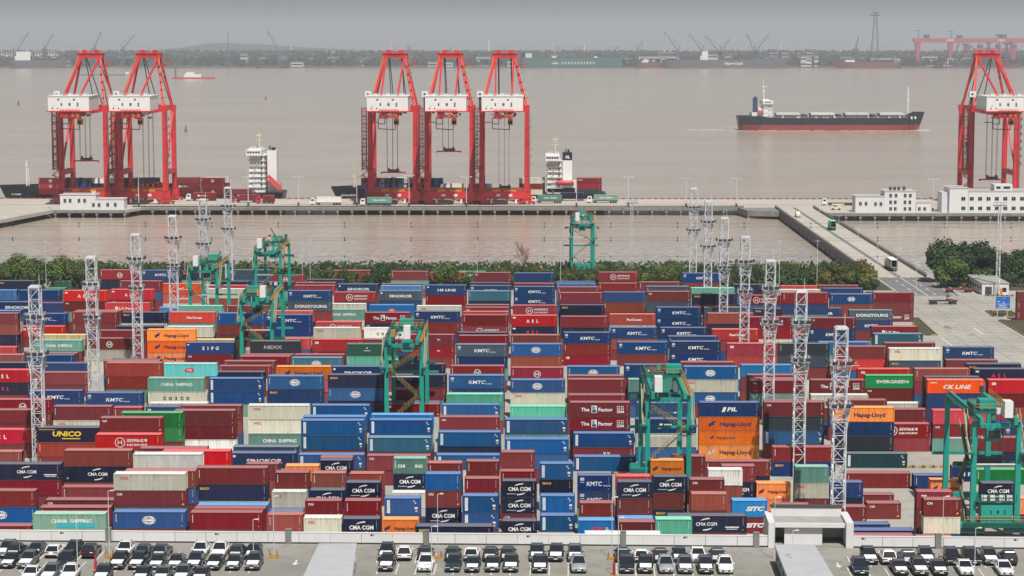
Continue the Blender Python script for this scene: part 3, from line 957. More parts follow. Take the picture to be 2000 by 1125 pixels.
# how much of each box the view shows (near boxes hide far ones)
grid = np.zeros((563, 1000), dtype=bool)
for b in sorted([dict(s=s, tier=t, vis=0) for s, t in infill] + BOXES, key=lambda b: b['s']['y']):
    s = b['s']; h = s['L'] / 2; z = (b['tier'] - 1) * CH
    x0, y1 = project(Vector((s['x'] - h, s['y'], z))); x1, _ = project(Vector((s['x'] + h, s['y'], z))); _, y0 = project(Vector((s['x'], s['y'] + CW, z + CH)))
    r0, r1, c0, c1 = [int(max(0, q / 2)) for q in (y0, min(y1, 1040), x0, x1)]
    w = grid[r0:r1, c0:c1]; b['vis'] = int((~w).sum()) if w.size else 0; w[...] = True
ranked = sorted(BOXES, key=lambda b: -b['vis'])
SINGLE = set(id(b) for b in ranked[:318]); LOW = [b for b in BOXES if id(b) not in SINGLE]
# boxes that would read the same get a neighbour into their label
seen = {}
for b in ranked[:318]: seen.setdefault(b['label'], []).append(b)
landmarks = [b for b in ranked[:318] if len(seen[b['label']]) == 1 and b['logo'] not in ('plain', 'bare')]
def short(b): return f"{CCOL[b['key']][1]} {b['logo'].upper() if b['logo'] in ('kmtc','asl','sinokor','cai','dii','pil','oocl','seaco','tex') else LOGO_WORDS[b['logo']].replace('lettered ','').replace('with ','').replace('marked ','')}"
for lab, bs in seen.items():
    if len(bs) < 2: continue
    for b in bs:
        best = sorted(landmarks, key=lambda q: abs(q['s']['x'] - b['s']['x']) + .7 * abs(q['s']['y'] - b['s']['y']) + 2 * abs(q['tier'] - b['tier']) if q is not b else 1e9)
        for q in best[:6]:
            rel = 'behind' if b['s']['y'] > q['s']['y'] + 2 and abs(b['s']['x'] - q['s']['x']) < 9 else 'before' if b['s']['y'] < q['s']['y'] - 2 and abs(b['s']['x'] - q['s']['x']) < 9 else 'beside'
            new = f"{lab}, {rel} the {short(q)} one"
            if len(new.split()) <= 16: b['label'] = new; break
for b in BOXES:
    if id(b) not in SINGLE: continue
    if len(b['label'].split()) > 16: b['label'] = ','.join(b['label'].split(',')[:2]) if len(','.join(b['label'].split(',')[:2]).split()) <= 16 else b['label'].split(',')[0]
    s = b['s']; make_container(b['key'], b['logo'], s['L'], (s['x'], s['y'], (b['tier'] - 1) * CH), b['label'], 'containers stacked in the yard')
# boxes buried deep in the stacks, of which no more than an edge shows
mb = MB(); keys = ['mar', 'blue', 'mar', 'rust', 'navy', 'sea', 'crim', 'cos', 'mar', 'cream']
allk = list(CCOL); matlist = [CM[k][0] for k in keys] + [CM[k][0] for k in allk] + [CM[k][1] for k in allk] + [INK[i] for i in INKS]
_geo = {}
for b in LOW:
    s = b['s']; L = s['L']
    if L not in _geo: _geo[L] = (corrugated(L), roof_panel(L))
    if (b['logo'], L) not in LMESH: LMESH[(b['logo'], L)] = marks(b['logo'], L)
    off = (s['x'], s['y'], (b['tier'] - 1) * CH); ki = allk.index(b['key'])
    parts = [(g_.v, g_.f, [len(keys) + ki + e * len(allk)] * len(g_.f)) for e, g_ in enumerate(_geo[L])]
    lm = LMESH[(b['logo'], L)]
    if lm: parts.append(([tuple(v.co) for v in lm.vertices], [tuple(q.vertices) for q in lm.polygons], [len(keys) + 2 * len(allk) + q.material_index for q in lm.polygons]))
    for vv, ff, mm in parts:
        k0 = len(mb.v); mb.v += [(p[0] + off[0], p[1] + off[1], p[2] + off[2]) for p in vv]; mb.f += [tuple(k0 + i for i in q) for q in ff]; mb.m += mm
for s, tier in infill:
    h = s['L'] / 2; z = (tier - 1) * CH; q = rng.randrange(len(keys)); jx = rng.uniform(-.05, .05)
    x0, x1, y0, y1 = s['x'] - h + jx, s['x'] + h + jx, s['y'] + .04, s['y'] + CW - .04
    mb.box(x0 + .03, y0 + .04, z + .14, x1 - .03, y1 - .04, z + CH - .06, q)
    for a, b in ((y0, y0 + .08), (y1 - .08, y1)):
        mb.box(x0 + .14, a, z + .01, x1 - .14, b, z + .14, q); mb.box(x0 + .14, a, z + CH - .12, x1 - .14, b, z + CH - .03, q)
        for c, d in ((x0, x0 + .14), (x1 - .14, x1)): mb.box(c, a - .002, z, d, b + .002, z + CH - .012, q)
if mb.f:
    o = mb.build('packed_container', matlist); o["kind"] = "stuff"
    tag(o, 'containers packed low or half hidden among the stacks', 'containers')
# ------------------------------------------------------------ quay, trestle, roads
QN, QF = G(850, 405).y, G(850, 388.5).y            # near and far edge of the quay deck
TXL = (G(1527, 413).x + G(1670, 521).x) / 2; TXR = (G(1612, 416).x + G(1798, 540).x) / 2
LPN = G(150, 410).y; LPX0, LPX1 = G(104, 410).x, G(246, 410).x
RPN = G(1800, 416).y
FLX0, FLN = G(1457, 409).x, G(1490, 411).y
def pile_rows(root, x0, x1, y0, rows, step=7.0, cap=True):
    pm = MB(); pm.tube((0, 0, -7), (0, 0, -2.5), .45, n=8); pme = pm.mesh('pile', [M['dark_conc']])
    bm_ = MB(); bm_.box(-.55, -.25, -2.6, .55, 11, -1.25); bme = bm_.mesh('pile_cap', [M['grey_conc']])
    n = int((x1 - x0) / step)
    for i in range(n + 1):
        x = x0 + .8 + (x1 - x0 - 1.6) * i / max(1, n)
        link('pile_cap', bme, root, (x, y0 + .35, 0))
        for r in range(rows): link('pile', pme, root, (x, y0 + .9 + r * 4.5, 0))
def railing(mb, a, b, h=1.1, step=2.5, t=.06, mat=0):
    a, b = Vector(a), Vector(b); n = max(1, int((b - a).length / step))
    for i in range(n + 1):
        p = a.lerp(b, i / n); mb.bar(p, p + Vector((0, 0, h)), t, mat=mat)
    for q in (h, h * .55): mb.bar(a + Vector((0, 0, q)), b + Vector((0, 0, q)), t, mat=mat)
XL, XR = -520, 520
mb = MB(); mb.slab([(XL, QN), (XR, QN), (XR, QF), (XL, QF)], -1.4, 0.0)
quay = struct(mb.build('quay_deck', M['deck']))
pile_rows(quay, XL + 130, LPX0 - 2, QN, 2); pile_rows(quay, LPX1 + 2, FLX0 - 2, QN, 2)
mb = MB(); railing(mb, (LPX1, QN + .2, 0), (FLX0, QN + .2, 0), 1.1, 3.0, .09)
mb.box(LPX1, QN + .6, 0, FLX0, QN + .9, .45); mb.box(LPX1, QN - .15, -.9, FLX0, QN, -.45)
o = mb.build('edge_railing', M['steel_dark'], quay); o["kind"] = "stuff"
mb = MB()
x = XL
while x < XR: mb.box(x, QF - 1.0, 0, x + 2.2, QF - .3, .55); x += 3.4
o = mb.build('kerb_block', M['rust_red'], quay); o["kind"] = "stuff"
mb = MB(); mb.box(XL, QN + 14, .004, XR, QN + 14.4, .012); mb.box(XL, QN + 15.2, .004, XR, QN + 15.6, .012)
o = mb.build('crane_rail', M['steel_dark'], quay); o["kind"] = "stuff"
mb = MB(); mb.slab([(LPX0, LPN), (LPX1, LPN), (LPX1 + 5, QN), (LPX0 - 6, QN)], -1.402, -.003)
a = G(-60, 441); b = G(104, 410)
mb.slab([(a.x, a.y), (LPX0, LPN), (LPX0 - 7, QN), (a.x - 40, QN)], -1.6, -.006)
lp = struct(mb.build('quay_platform', M['deck'])); pile_rows(lp, LPX0, LPX1, LPN, 2)
mb = MB(); railing(mb, (LPX0, LPN + .15, 0), (LPX1, LPN + .15, 0), 1.1, 2.5, .08); railing(mb, (a.x, a.y + .2, 0), (LPX0, LPN + .2, 0), 1.1, 2.5, .08)
o = mb.build('edge_railing', M['steel_grey'], lp); o["kind"] = "stuff"
mb = MB(); mb.slab([(FLX0, FLN), (TXL, G(1525, 413).y), (TXL, QN), (FLX0 - 3, QN)], -2.6, -.003); mb.box(FLX0, FLN - .02, -4.5, TXL - .5, FLN + .5, -2.6)
fl = struct(mb.build('quay_flare', [M['dark_conc']]))
mb = MB(); mb.slab([(TXR, RPN), (XR, RPN), (XR, QN), (TXR, QN)], -1.401, -.002)
rp = struct(mb.build('quay_apron', M['deck'])); pile_rows(rp, TXR + 4, TXR + 130, RPN, 2)
mb = MB(); railing(mb, (TXR, RPN + .15, 0), (TXR + 140, RPN + .15, 0), 1.1, 2.5, .08)
o = mb.build('edge_railing', M['steel_grey'], rp); o["kind"] = "stuff"
mb = MB(); mb.box(LPX1 + 1, QN - .25, -1.5, FLX0 - 1, QN - .005, -.12); mb.build('fascia_beam', M['dark_conc'], quay)
mb = MB(); mb.box(LPX0 + .2, LPN - .25, -1.5, LPX1 - .2, LPN - .005, -.12); mb.build('fascia_beam', M['dark_conc'], lp)
mb = MB(); mb.box(TXR + .5, RPN - .25, -1.5, TXR + 140, RPN - .005, -.12); mb.build('fascia_beam', M['dark_conc'], rp)
# trestle bridge
TY0 = SHORE_Y - 12
tr = tag(empty('trestle_bridge', (0, 0, 0)), 'long concrete trestle bridge carrying the road from shore to quay', 'bridge')
mb = MB(); mb.box(TXL + .4, TY0, -1.3, TXR - .4, QN - .01, -.004); mb.build('bridge_deck', M['deck'], tr)
for x0 in (TXL, TXR - .38): part_ = MB(); part_.box(x0, TY0, -3.3, x0 + .38, QN - .02, -.006); part_.build('shade_skirt', M['steel_dark'], tr)  # dark strips stand in for the shade along and beneath the deck
for x0, x1 in ((TXL, TXL + .35), (TXR - .35, TXR)):
    mb = MB(); mb.box(x0, TY0, -.004, x1, QN - 2, 1.0); mb.build('parapet', M['dark_conc'], tr)  # dark tone puts the shade of the flank into the parapet colour
    mb = MB(); railing(mb, (x0 + .17, TY0, 1.0), (x0 + .17, QN - 2, 1.0), .5, 4, .08); mb.build('railing', M['steel_dark'], tr)
mb = MB(); mb.box(-.6, -1.2, -3.0, TXR - TXL + .2 - .6, 1.2, -1.5); pc = mb.mesh('pile_cap', [M['dark_conc']])
mb = MB(); mb.tube((0, 0, -8), (0, 0, -3.0), .6, n=8); pl = mb.mesh('pile', [M['dark_conc']])
y = TY0 + 8
while y < QN - 4:
    link('pile_cap', pc, tr, (TXL + .2, y, 0))
    for q in (1.2, 7.5, 14, (TXR - TXL) - 1.4): link('pile', pl, tr, (TXL + q, y, 0))
    y += 14
mb = MB(); mb.box((TXL + TXR) / 2 - .9, TY0, 0, (TXL + TXR) / 2 + .9, QN, .004); o = mb.build('lane_stain', M['asphalt'], tr)
# road on land
mb = MB(); mb.face([(TXL + .5, 684, .006), (TXR + 1, 684, .006), (TXR + 1, TY0, .006), (TXL + .5, TY0, .006)])
road = struct(mb.build('road', M['asphalt']))
mb = MB(); mb.face([(0, 0, 0), (.28, 0, 0), (.28, 1, 0), (0, 1, 0)]); lw = mb.mesh('lane_line', [M['lane_white']])
mb = MB(); mb.face([(0, 0, 0), (.28, 0, 0), (.28, 1, 0), (0, 1, 0)]); ly_ = mb.mesh('lane_line', [M['lane_yellow']])
def lane(x, y0, y1, me=lw, z=.012, parent=road, w=1.0):
    o = link('lane_line', me, parent, (x, y0, z)); o.scale = (w, y1 - y0, 1)
lane(TXL + 1.2, 684, TY0); lane(TXR - .8, 684, TY0); lane((TXL + TXR) / 2, 684, TY0, lw)
for y in range(686, 735, 12):
    for x in (TXL + 6.5, TXR - 6.5): lane(x, y, y + 6)
for xx, me in ((TXR + 4, lw), (TXR + 9.5, ly_), (TXR + 15, lw), (TXR + 20, lw)):
    for y in range(420, 640, 14): lane(xx, y, y + (14 if me is ly_ else 6), me)
for p, d in (((1845, 556), 26), ((1868, 556), 24), ((1838, 660), 20), ((1900, 640), 14)):
    g = G(*p); lane(g.x, g.y - d, g.y, lw, .012, road, 1.2)
# joints and oil stains of the apron
mb = MB()
rng = random.Random(3)
for y in range(400, 690, 6): mb.box(TXL - 2, y, -.018, TXR + 90, y + .12, .003)
for x in range(int(TXL), int(TXR + 90), 6): mb.box(x, 400, -.018, x + .12, 690, .003)
o = mb.build('concrete_joint', M['dark_conc'], bpy.data.objects['yard_ground']); o["kind"] = "stuff"
mb = MB()
for i in range(46):
    x, y = rng.uniform(TXL - 2, TXR + 60), rng.uniform(410, 640); a_, b_ = rng.uniform(.5, 2.2), rng.uniform(.5, 3.5)
    mb.face([(x + a_ * math.cos(t) * (1 + .3 * math.sin(3 * t + i)), y + b_ * math.sin(t), .009) for t in [k * math.pi / 5 for k in range(10)]])
o = mb.build('oil_stain', M['asphalt'], bpy.data.objects['yard_ground']); o["kind"] = "stuff"
# soil islands with kerbs
def island(name, pts, label):
    pp = [G(*p) for p in pts]; mb = MB(); mb.slab([(p.x, p.y) for p in pp], -.02, .12)
    o = mb.build(name, M['soil']); struct(o)
    k = MB(); n = 0
    for p, q in zip(pp, pp[1:] + pp[:1]):
        m = max(1, int((q - p).length / 1.6))
        for i in range(m):
            a_, b_ = p.lerp(q, i / m), p.lerp(q, (i + .96) / m)
            k.bar(a_ + Vector((0, 0, .15)), b_ + Vector((0, 0, .15)), .35, .3, mat=n % 2); n += 1
    c = k.build('kerb', [M['yellow'], M['steel_dark']], o); c["kind"] = "stuff"
island('kerb_island', [(1940, 619), (1990, 618), (1975, 608), (1925, 608)], '')
island('kerb_island', [(1794, 655), (1830, 655), (1794, 622), (1780, 622)], '')
island('kerb_island', [(1950, 626), (2060, 690), (2120, 690), (2010, 626)], '')

# ------------------------------------------------------------ car park roof in front
PZ = 19.0
PA, PB = G(-260, 1055.6, PZ), G(2300, 1074.5, PZ)
pdir = (PB - PA).normalized(); pnor = Vector((pdir.y, -pdir.x, 0))        # towards the camera
PYAW = math.atan2(pdir.y, pdir.x)
def PK(px, py): return G(px, py, PZ)
mb = MB(); mb.slab([tuple((PA + pnor * 90).xy), tuple((PB + pnor * 90).xy), tuple((PB - pnor * .6).xy), tuple((PA - pnor * .6).xy)], 0.0, PZ)
deck = struct(mb.build('parking_deck', M['park']))
def along(px): # distance along the parapet line of the pixel column
    lo, hi = 0.0, (PB - PA).length
    for _ in range(40):
        m_ = (lo + hi) / 2; p = PA + pdir * m_; d = p - Vector((0, 0, CAM_H))
        q = 1000 + FPX * d.dot(R_) / d.dot(F_)
        if q < px: lo = m_
        else: hi = m_
    return lo
def wall_run(p0, p1, label):
    a0, a1 = along(p0), along(p1); root = tag(empty('parapet_wall', PA + pdir * a0, PYAW), label, 'wall')
    n = round((a1 - a0) / 4.1); w = (a1 - a0) / n
    me = MB(); me.box(.03, -.10, .22, w - .03, .10, 1.48); pm = me.mesh('wall_panel', [M['white_wall']])
    for i in range(n): link('wall_panel', pm, root, (i * w, 0, 0))
    me = MB(); me.box(0, -.04, .03, a1 - a0, .06, .22); me.build('plinth', M['steel_dark'], root)
    me = MB(); me.box(0, -.14, 1.48, a1 - a0, .14, 1.58); me.build('coping', M['white_paint'], root)
    pm = MB(); pm.box(-.37, -.32, 0, .37, .32, 1.9); pm.box(-.40, -.36, 1.9, .40, .36, 1.98); pp = pm.mesh('pillar', [M['dark_conc']])
    for px in (213, 564, 833, 1217, 1477, 1832):
        if p0 < px < p1: link('pillar', pp, root, (along(px) - a0, -.02, 0))
    for i in range(0, n, 5):
        t = MB(); t.box(w * i + 1.2, -.108, 1.1, w * i + 1.5, -.104, 1.35); t.box(w * i + 1.6, -.108, 1.1, w * i + 1.7, -.104, 1.35); t.build('stencil', INK['n'], root)
    return root
wall_run(-200, 1501, 'long white parapet of concrete panels along the car park edge')
wall_run(1664, 2200, 'shorter white parapet run beside the gate shelter, by the numbered crane')
# gate shelter
g0, g1 = along(1500), along(1666); gw = g1 - g0
gr = tag(empty('stair_shelter', PA + pdir * g0, PYAW), 'white concrete stair shelter with deep recess and grey double door', 'shelter')
def part(name, mat, parent, *boxes):
    mb = MB()
    for b in boxes: mb.box(*b)
    return mb.build(name, mat, parent)
part('side_wall', M['white_wall'], gr, (0, -.35, 0, .85, 6.2, 3.35)); part('side_wall', M['white_wall'], gr, (gw - .95, -.35, 0, gw, 6.2, 3.35))
part('front_beam', M['white_wall'], gr, (.85, .35, 2.55, gw - .95, .72, 3.1))
part('roof_slab', M['grey_conc'], gr, (.85, .75, 2.7, gw - .95, 6.2, 2.95)); part('roof_parapet', M['white_wall'], gr, (.85, 5.2, 2.95, gw - .95, 5.5, 4.1), )
part('roof_cap', M['steel_dark'], gr, (.7, 5.1, 4.1, gw - .8, 6.2, 4.3))
part('back_wall', M['white_wall'], gr, (2.2, .95, .15, gw - 3.9, 1.2, 2.7)); part('floor_step', M['park'], gr, (.85, .2, 0, gw - .95, 6.0, .15))
rw = part('rear_wall', M['steel_grey'], gr, (.85, 5.0, .15, gw - .95, 5.15, 2.7))
for q in (0, 1): part('door', M['white_paint'], gr, (gw - 2.9 + q * .75, 4.9, .16, gw - 2.2 + q * .75, 4.98, 2.3))
part('window', M['glass_dark'], gr, (1.1, 4.93, 1.2, 1.9, 4.98, 2.2))
# ramp canopies
def canopy(far, near, label):
    z = PZ + 2.5
    a_, b_ = G(*far[0], z), G(*far[1], z); c_, d_ = G(*near[1], z), G(*near[0], z)
    c_, d_ = c_ + (c_ - b_) * .8, d_ + (d_ - a_) * .8
    root = tag(empty('ramp_canopy', (0, 0, 0)), label, 'canopy')
    mb = MB(); P = lambda p, zz: (p.x, p.y, zz)
    mb.hexa([P(d_, z - .35), P(c_, z - .35), P(b_, z - .35), P(a_, z - .35), P(d_, z), P(c_, z), P(b_, z), P(a_, z)]); mb.build('roof_slab', M['ramp_roof'], root)
    for p, q, sgn in ((a_, d_, 1), (b_, c_, -1)):
        off = Vector((sgn * .35, 0, 0)); mb = MB(); mb.bar(P(p + off, PZ + .45), P(q + off, PZ + .45), .22, .9); mb.build('side_wall', M['grey_conc'], root)
        mb = MB(); mb.bar((0, 0, 0), (0, 0, 2.2), .3); pm = mb.mesh('post', [M['white_wall']])
        for i in range(9): link('post', pm, root, tuple((p + off).lerp(q + off, i / 8))[:2] + (PZ,))
    mb = MB(); e = b_ - a_; mb.bar(P(a_ + e * .03, PZ + 1.07), P(b_ - e * .03, PZ + 1.07), .2, 2.15); mb.build('end_wall', M['white_wall'], root)
    mb = MB(); mb.hexa([P(d_, PZ + .004), P(c_, PZ + .004), P(b_, PZ + .004), P(a_, PZ + .004), P(d_, PZ + .02), P(c_, PZ + .02), P(b_, PZ + .02), P(a_, PZ + .02)]); mb.build('ramp_floor', M['asphalt'], root)
canopy(((623, 1061), (697, 1061)), ((592, 1125), (688, 1125)), 'long white ramp canopy beside the car bays')
canopy(((1513, 1064), (1591, 1064)), ((1537, 1125), (1628, 1125)), 'long white ramp canopy in front of the stair shelter')
# bay lines
mb = MB(); mb.face([(-.06, 0, 0), (.06, 0, 0), (.06, 5.1, 0), (-.06, 5.1, 0)]); bl = mb.mesh('bay_line', [M['lane_white']])
for lo, hi in ((0, 510), (735, 1010), (1035, 1145), (1205, 1440), (1665, 1990)):
    px = lo
    while px < hi:
        for r, py in ((0, 1094), (1, 1116)):
            g = PK(px, py + .0078 * px); o = link('bay_line', bl, deck, (g.x, g.y, PZ + .006)); o.rotation_euler = (0, 0, PYAW)
        px += 37.3
def arrow(px, py):
    g = PK(px, py); mb = MB(); mb.face([(-.1, 0, 0), (.1, 0, 0), (.1, 1.6, 0), (-.1, 1.6, 0)]); mb.face([(-.45, 0, 0), (0, -.9, 0), (.45, 0, 0)])
    mb.build('lane_arrow', M['lane_white'], deck, (g.x, g.y, PZ + .006))
for p in ((577, 1100), (1638, 1105)): arrow(*p)
# lamp posts, hydrant posts
def lamp_post(px, py, h, label):
    g = PK(px, py); root = tag(empty('lamp_post', g, PYAW), label, 'lamp post', 'lamp posts on the car park roof')
    mb = MB(); mb.tube((0, 0, 0), (0, 0, h), .055, .035, 8); mb.build('pole', M['steel_grey'], root)
    mb = MB(); mb.bar((0, 0, h), (.5, 0, h + .06), .05); mb.box(.3, -.10, h + .02, .75, .10, h + .12); mb.build('lamp_head', M['white_paint'], root)
    return root
LP = [(152, 1128, 8, ''), (214, 1088, 8.6, ''), (495, 1090, 5.0, ''), (535, 1090, 8.0, ''), (843, 1130, 6.5, ''), (855, 1090, 8.3, ''), (1195, 1092, 8.0, ''), (1207, 1130, 7.6, ''), (1512, 1092, 8.0, ''), (1547, 1130, 6.0, ''), (1840, 1094, 8.2, ''), (1903, 1130, 6.3, '')]
near_ = ['by the black cars facing the yard', 'beside the red hydrant post', 'at the end of the long car row', 'on a yellow base by the ramp canopy', 'in front of the white van', 'on a yellow base between car groups', 'rising beside the striped hydrant post', 'in front of the dark green car', 'beside the stair shelter pillar', 'rising in front of the ramp canopy', 'on a yellow base under the numbered crane', 'among the cars below the numbered crane']
for (px, py, h, _), nn in zip(LP, near_): lamp_post(px, py, h, 'slim grey lamp post ' + nn)
for px, py in ((214, 1089), (535, 1090), (855, 1091), (1195, 1093), (1840, 1095)):
    g = PK(px, py); root = tag(empty('pole_guard', g, PYAW), 'yellow pole guard with short red and white stakes around a lamp post', 'guard', 'pole guards on the car park roof')
    mb = MB(); mb.box(-.55, -.45, 0, .55, -.1, .32); mb.box(-.55, .1, 0, .55, .45, .32); mb.build('base', M['yellow'], root)
    for q in (-.45, .45):
        mb = MB(); mb.tube((q, -.28, .32), (q, -.28, 1.0), .06, n=6); mb.build('stake', M['red_paint'], root)
for px, py, lab in ((187, 1113, 'tall red hydrant post standing on an orange base plate'), (1199, 1124, 'red and white hydrant post beside a lamp post')):
    g = PK(px, py); root = tag(empty('hydrant_post', g, PYAW), lab, 'hydrant')
    mb = MB(); mb.box(-.42, -.3, 0, .42, .3, .1); mb.build('base_plate', M['yellow'], root)
    mb = MB(); mb.box(-.17, -.17, .1, .17, .17, 1.0); mb.build('housing', M['red_paint'], root)
    mb = MB(); mb.tube((0, 0, 1.0), (0, 0, 1.75), .15, .12, 8); mb.tube((0, 0, 1.75), (0, 0, 1.9), .09, .03, 8); mb.build('hydrant_head', M['red_paint'], root)

for i in range(4):
    g = G(1783 + 20 * i, 913.5); r = tag(empty('wheel_stop', (g.x, g.y, 0)), 'low yellow and black wheel stop on the open concrete', 'barrier', 'wheel stops on the open concrete')
    for k in range(3): part('stripe', M['yellow'] if k % 2 == 0 else M['steel_dark'], r, (-.75 + .5 * k, -.2, 0, -.25 + .5 * k, .2, .45))
# ------------------------------------------------------------ lattice light towers
def lattice(mb, z0, z1, w0, w1, t=.16, b=.075, step=2.4, cx=0, cy=0):
    n = max(1, round((z1 - z0) / step))
    def c(z):
        w = (w0 + (w1 - w0) * (z - z0) / (z1 - z0)) / 2
        return [Vector((cx + sx * w, cy + sy * w, z)) for sx, sy in ((-1, -1), (1, -1), (1, 1), (-1, 1))]
    A, B = c(z0), c(z1)
    for a, q in zip(A, B): mb.bar(a, q, t)
    for i in range(n):
        p, q = c(z0 + (z1 - z0) * i / n), c(z0 + (z1 - z0) * (i + 1) / n)
        for k in range(4):
            m_ = (k + 1) % 4
            mb.bar(q[k], q[m_], b)
            if (i + k) % 2: mb.bar(p[k], q[m_], b)
            else: mb.bar(p[m_], q[k], b)
TH = 36.0
def make_tower(H=TH):
    P = {}
    mb = MB(); lattice(mb, 0, H, 2.15, 2.0, .20, .11, 2.2); P['mast'] = mb
    EX = []
    for z in (H - 6.2, H - 13.5):
        mb = MB(); lattice(mb, z - 3.4, z, 2.2, 3.0, .15, .10, 1.7); EX.append(('collar', mb)); mb = MB()
        mb.box(-1.70, -1.70, z, 1.70, -1.25, z + .12); mb.box(-1.70, 1.25, z, 1.70, 1.70, z + .12); mb.box(-1.70, -1.25, z, -1.25, 1.25, z + .12); mb.box(1.25, -1.25, z, 1.70, 1.25, z + .12); EX.append(('platform', mb)); mb = MB()
        for a, b in (((-1.66, -1.66), (1.66, -1.66)), ((1.66, -1.66), (1.66, 1.66)), ((1.66, 1.66), (-1.66, 1.66)), ((-1.66, 1.66), (-1.66, -1.66))): railing(mb, (*a, z + .12), (*b, z + .12), 1.1, .9, .06)
        EX.append(('guard_rail', mb))
    mb = MB(); mb.box(-1.12, -1.12, H, 1.12, 1.12, H + .30); mb.box(-.9, -.9, H + .30, .9, .9, H + .5); P['cap'] = mb
    mb = MB(); mb.tube((.7, .7, H + .5), (.7, .7, H + 2.6), .05, n=5); P['lightning_rod'] = mb
    mb = MB()
    for k in range(int(H / .6)): mb.bar((1.15, -.25, .6 * k), (1.15, .25, .6 * k), .05)
    for y in (-.25, .25): mb.bar((1.15, y, 0), (1.15, y, H - 1), .07)
    P['ladder'] = mb
    F = MB()
    F.hexa([(-.42, -.18, 0), (.42, -.18, 0), (.42, .12, .1), (-.42, .12, .1), (-.42, -.30, .58), (.42, -.30, .58), (.42, .10, .62), (-.42, .10, .62)])
    fm = F.mesh('floodlight', [M['steel_dark']])
    root = empty('light_tower', (0, 0, 0))
    for k, b in list(P.items()) + EX: b.build(k, M['steel_grey'], root)
    for z in (H - 6.0, H - 13.3):
        for i in range(3): link('floodlight', fm, root, ((i - 1) * 1.2, -2.0, z + .15))
        for i in range(2):
            o = link('floodlight', fm, root, (2.0, (i - .5) * 1.4, z + .15)); o.rotation_euler = (0, 0, math.pi / 2)
            o = link('floodlight', fm, root, (-2.0, (i - .5) * 1.4, z + .15)); o.rotation_euler = (0, 0, -math.pi / 2)
    return root
tower0 = make_tower()
TW = [(68, 557, 'rising past the UNICO container'), (178, 500, 'rising beside the tan container'), (265, 456, 'beside the triple Hapag-Lloyd stack'), (337, 420, 'between the PanOcean containers'), (396, 388, 'rising through the leftmost green yard crane'), (445, 365, 'behind the leftmost green yard crane, against the basin'),
      (1355, 367, 'farthest of its row, against the quay'), (1384, 392, 'second farthest of its row, by a mint container'), (1415, 424, 'in front of the orange red PanOcean box'), (1456, 461, 'in front of a crimson ringed box'), (1505, 507, 'by the dark blue and slate stack'), (1565, 566, 'beside the char grey container stack'), (1643, 637, 'rising behind the stair shelter')]
for i, (px, py, lab) in enumerate(TW):
    o = tower0 if i == 0 else copy_tree(tower0)
    g = G(px, py, TH + .5); o.location = (g.x, g.y, 0)
    tag(o, 'tall grey lattice light tower ' + lab, 'light tower', 'light towers in the yard')
def mast(px, py, by, label):
    g = G(px, by); h = V(px, py, g.y).z; root = tag(empty('lattice_mast', g), label, 'mast', 'thin lattice masts')
    mb = MB(); lattice(mb, 0, h, 1.1, .8, .13, .07, 1.8); mb.build('mast', M['steel_grey'], root)
    mb = MB(); mb.box(-2.2, -.5, h, 2.2, .5, h + .15); railing(mb, (-2.2, -.5, h + .15), (2.2, -.5, h + .15), 1.0, 1.1, .07); mb.build('platform', M['steel_dark'], root)
    f = MB(); f.box(-.35, -.2, 0, .35, .2, .6); fm = f.mesh('floodlight', [M['steel_grey']])
    for i in range(4): link('floodlight', fm, root, (-2 + i * 1.33, -.65, h + .5))
mast(1233, 397, 545, 'thin lattice floodlight mast standing before the trees by the quay')
mast(1948, 402, 577, 'thin lattice floodlight mast beside the white gatehouse')

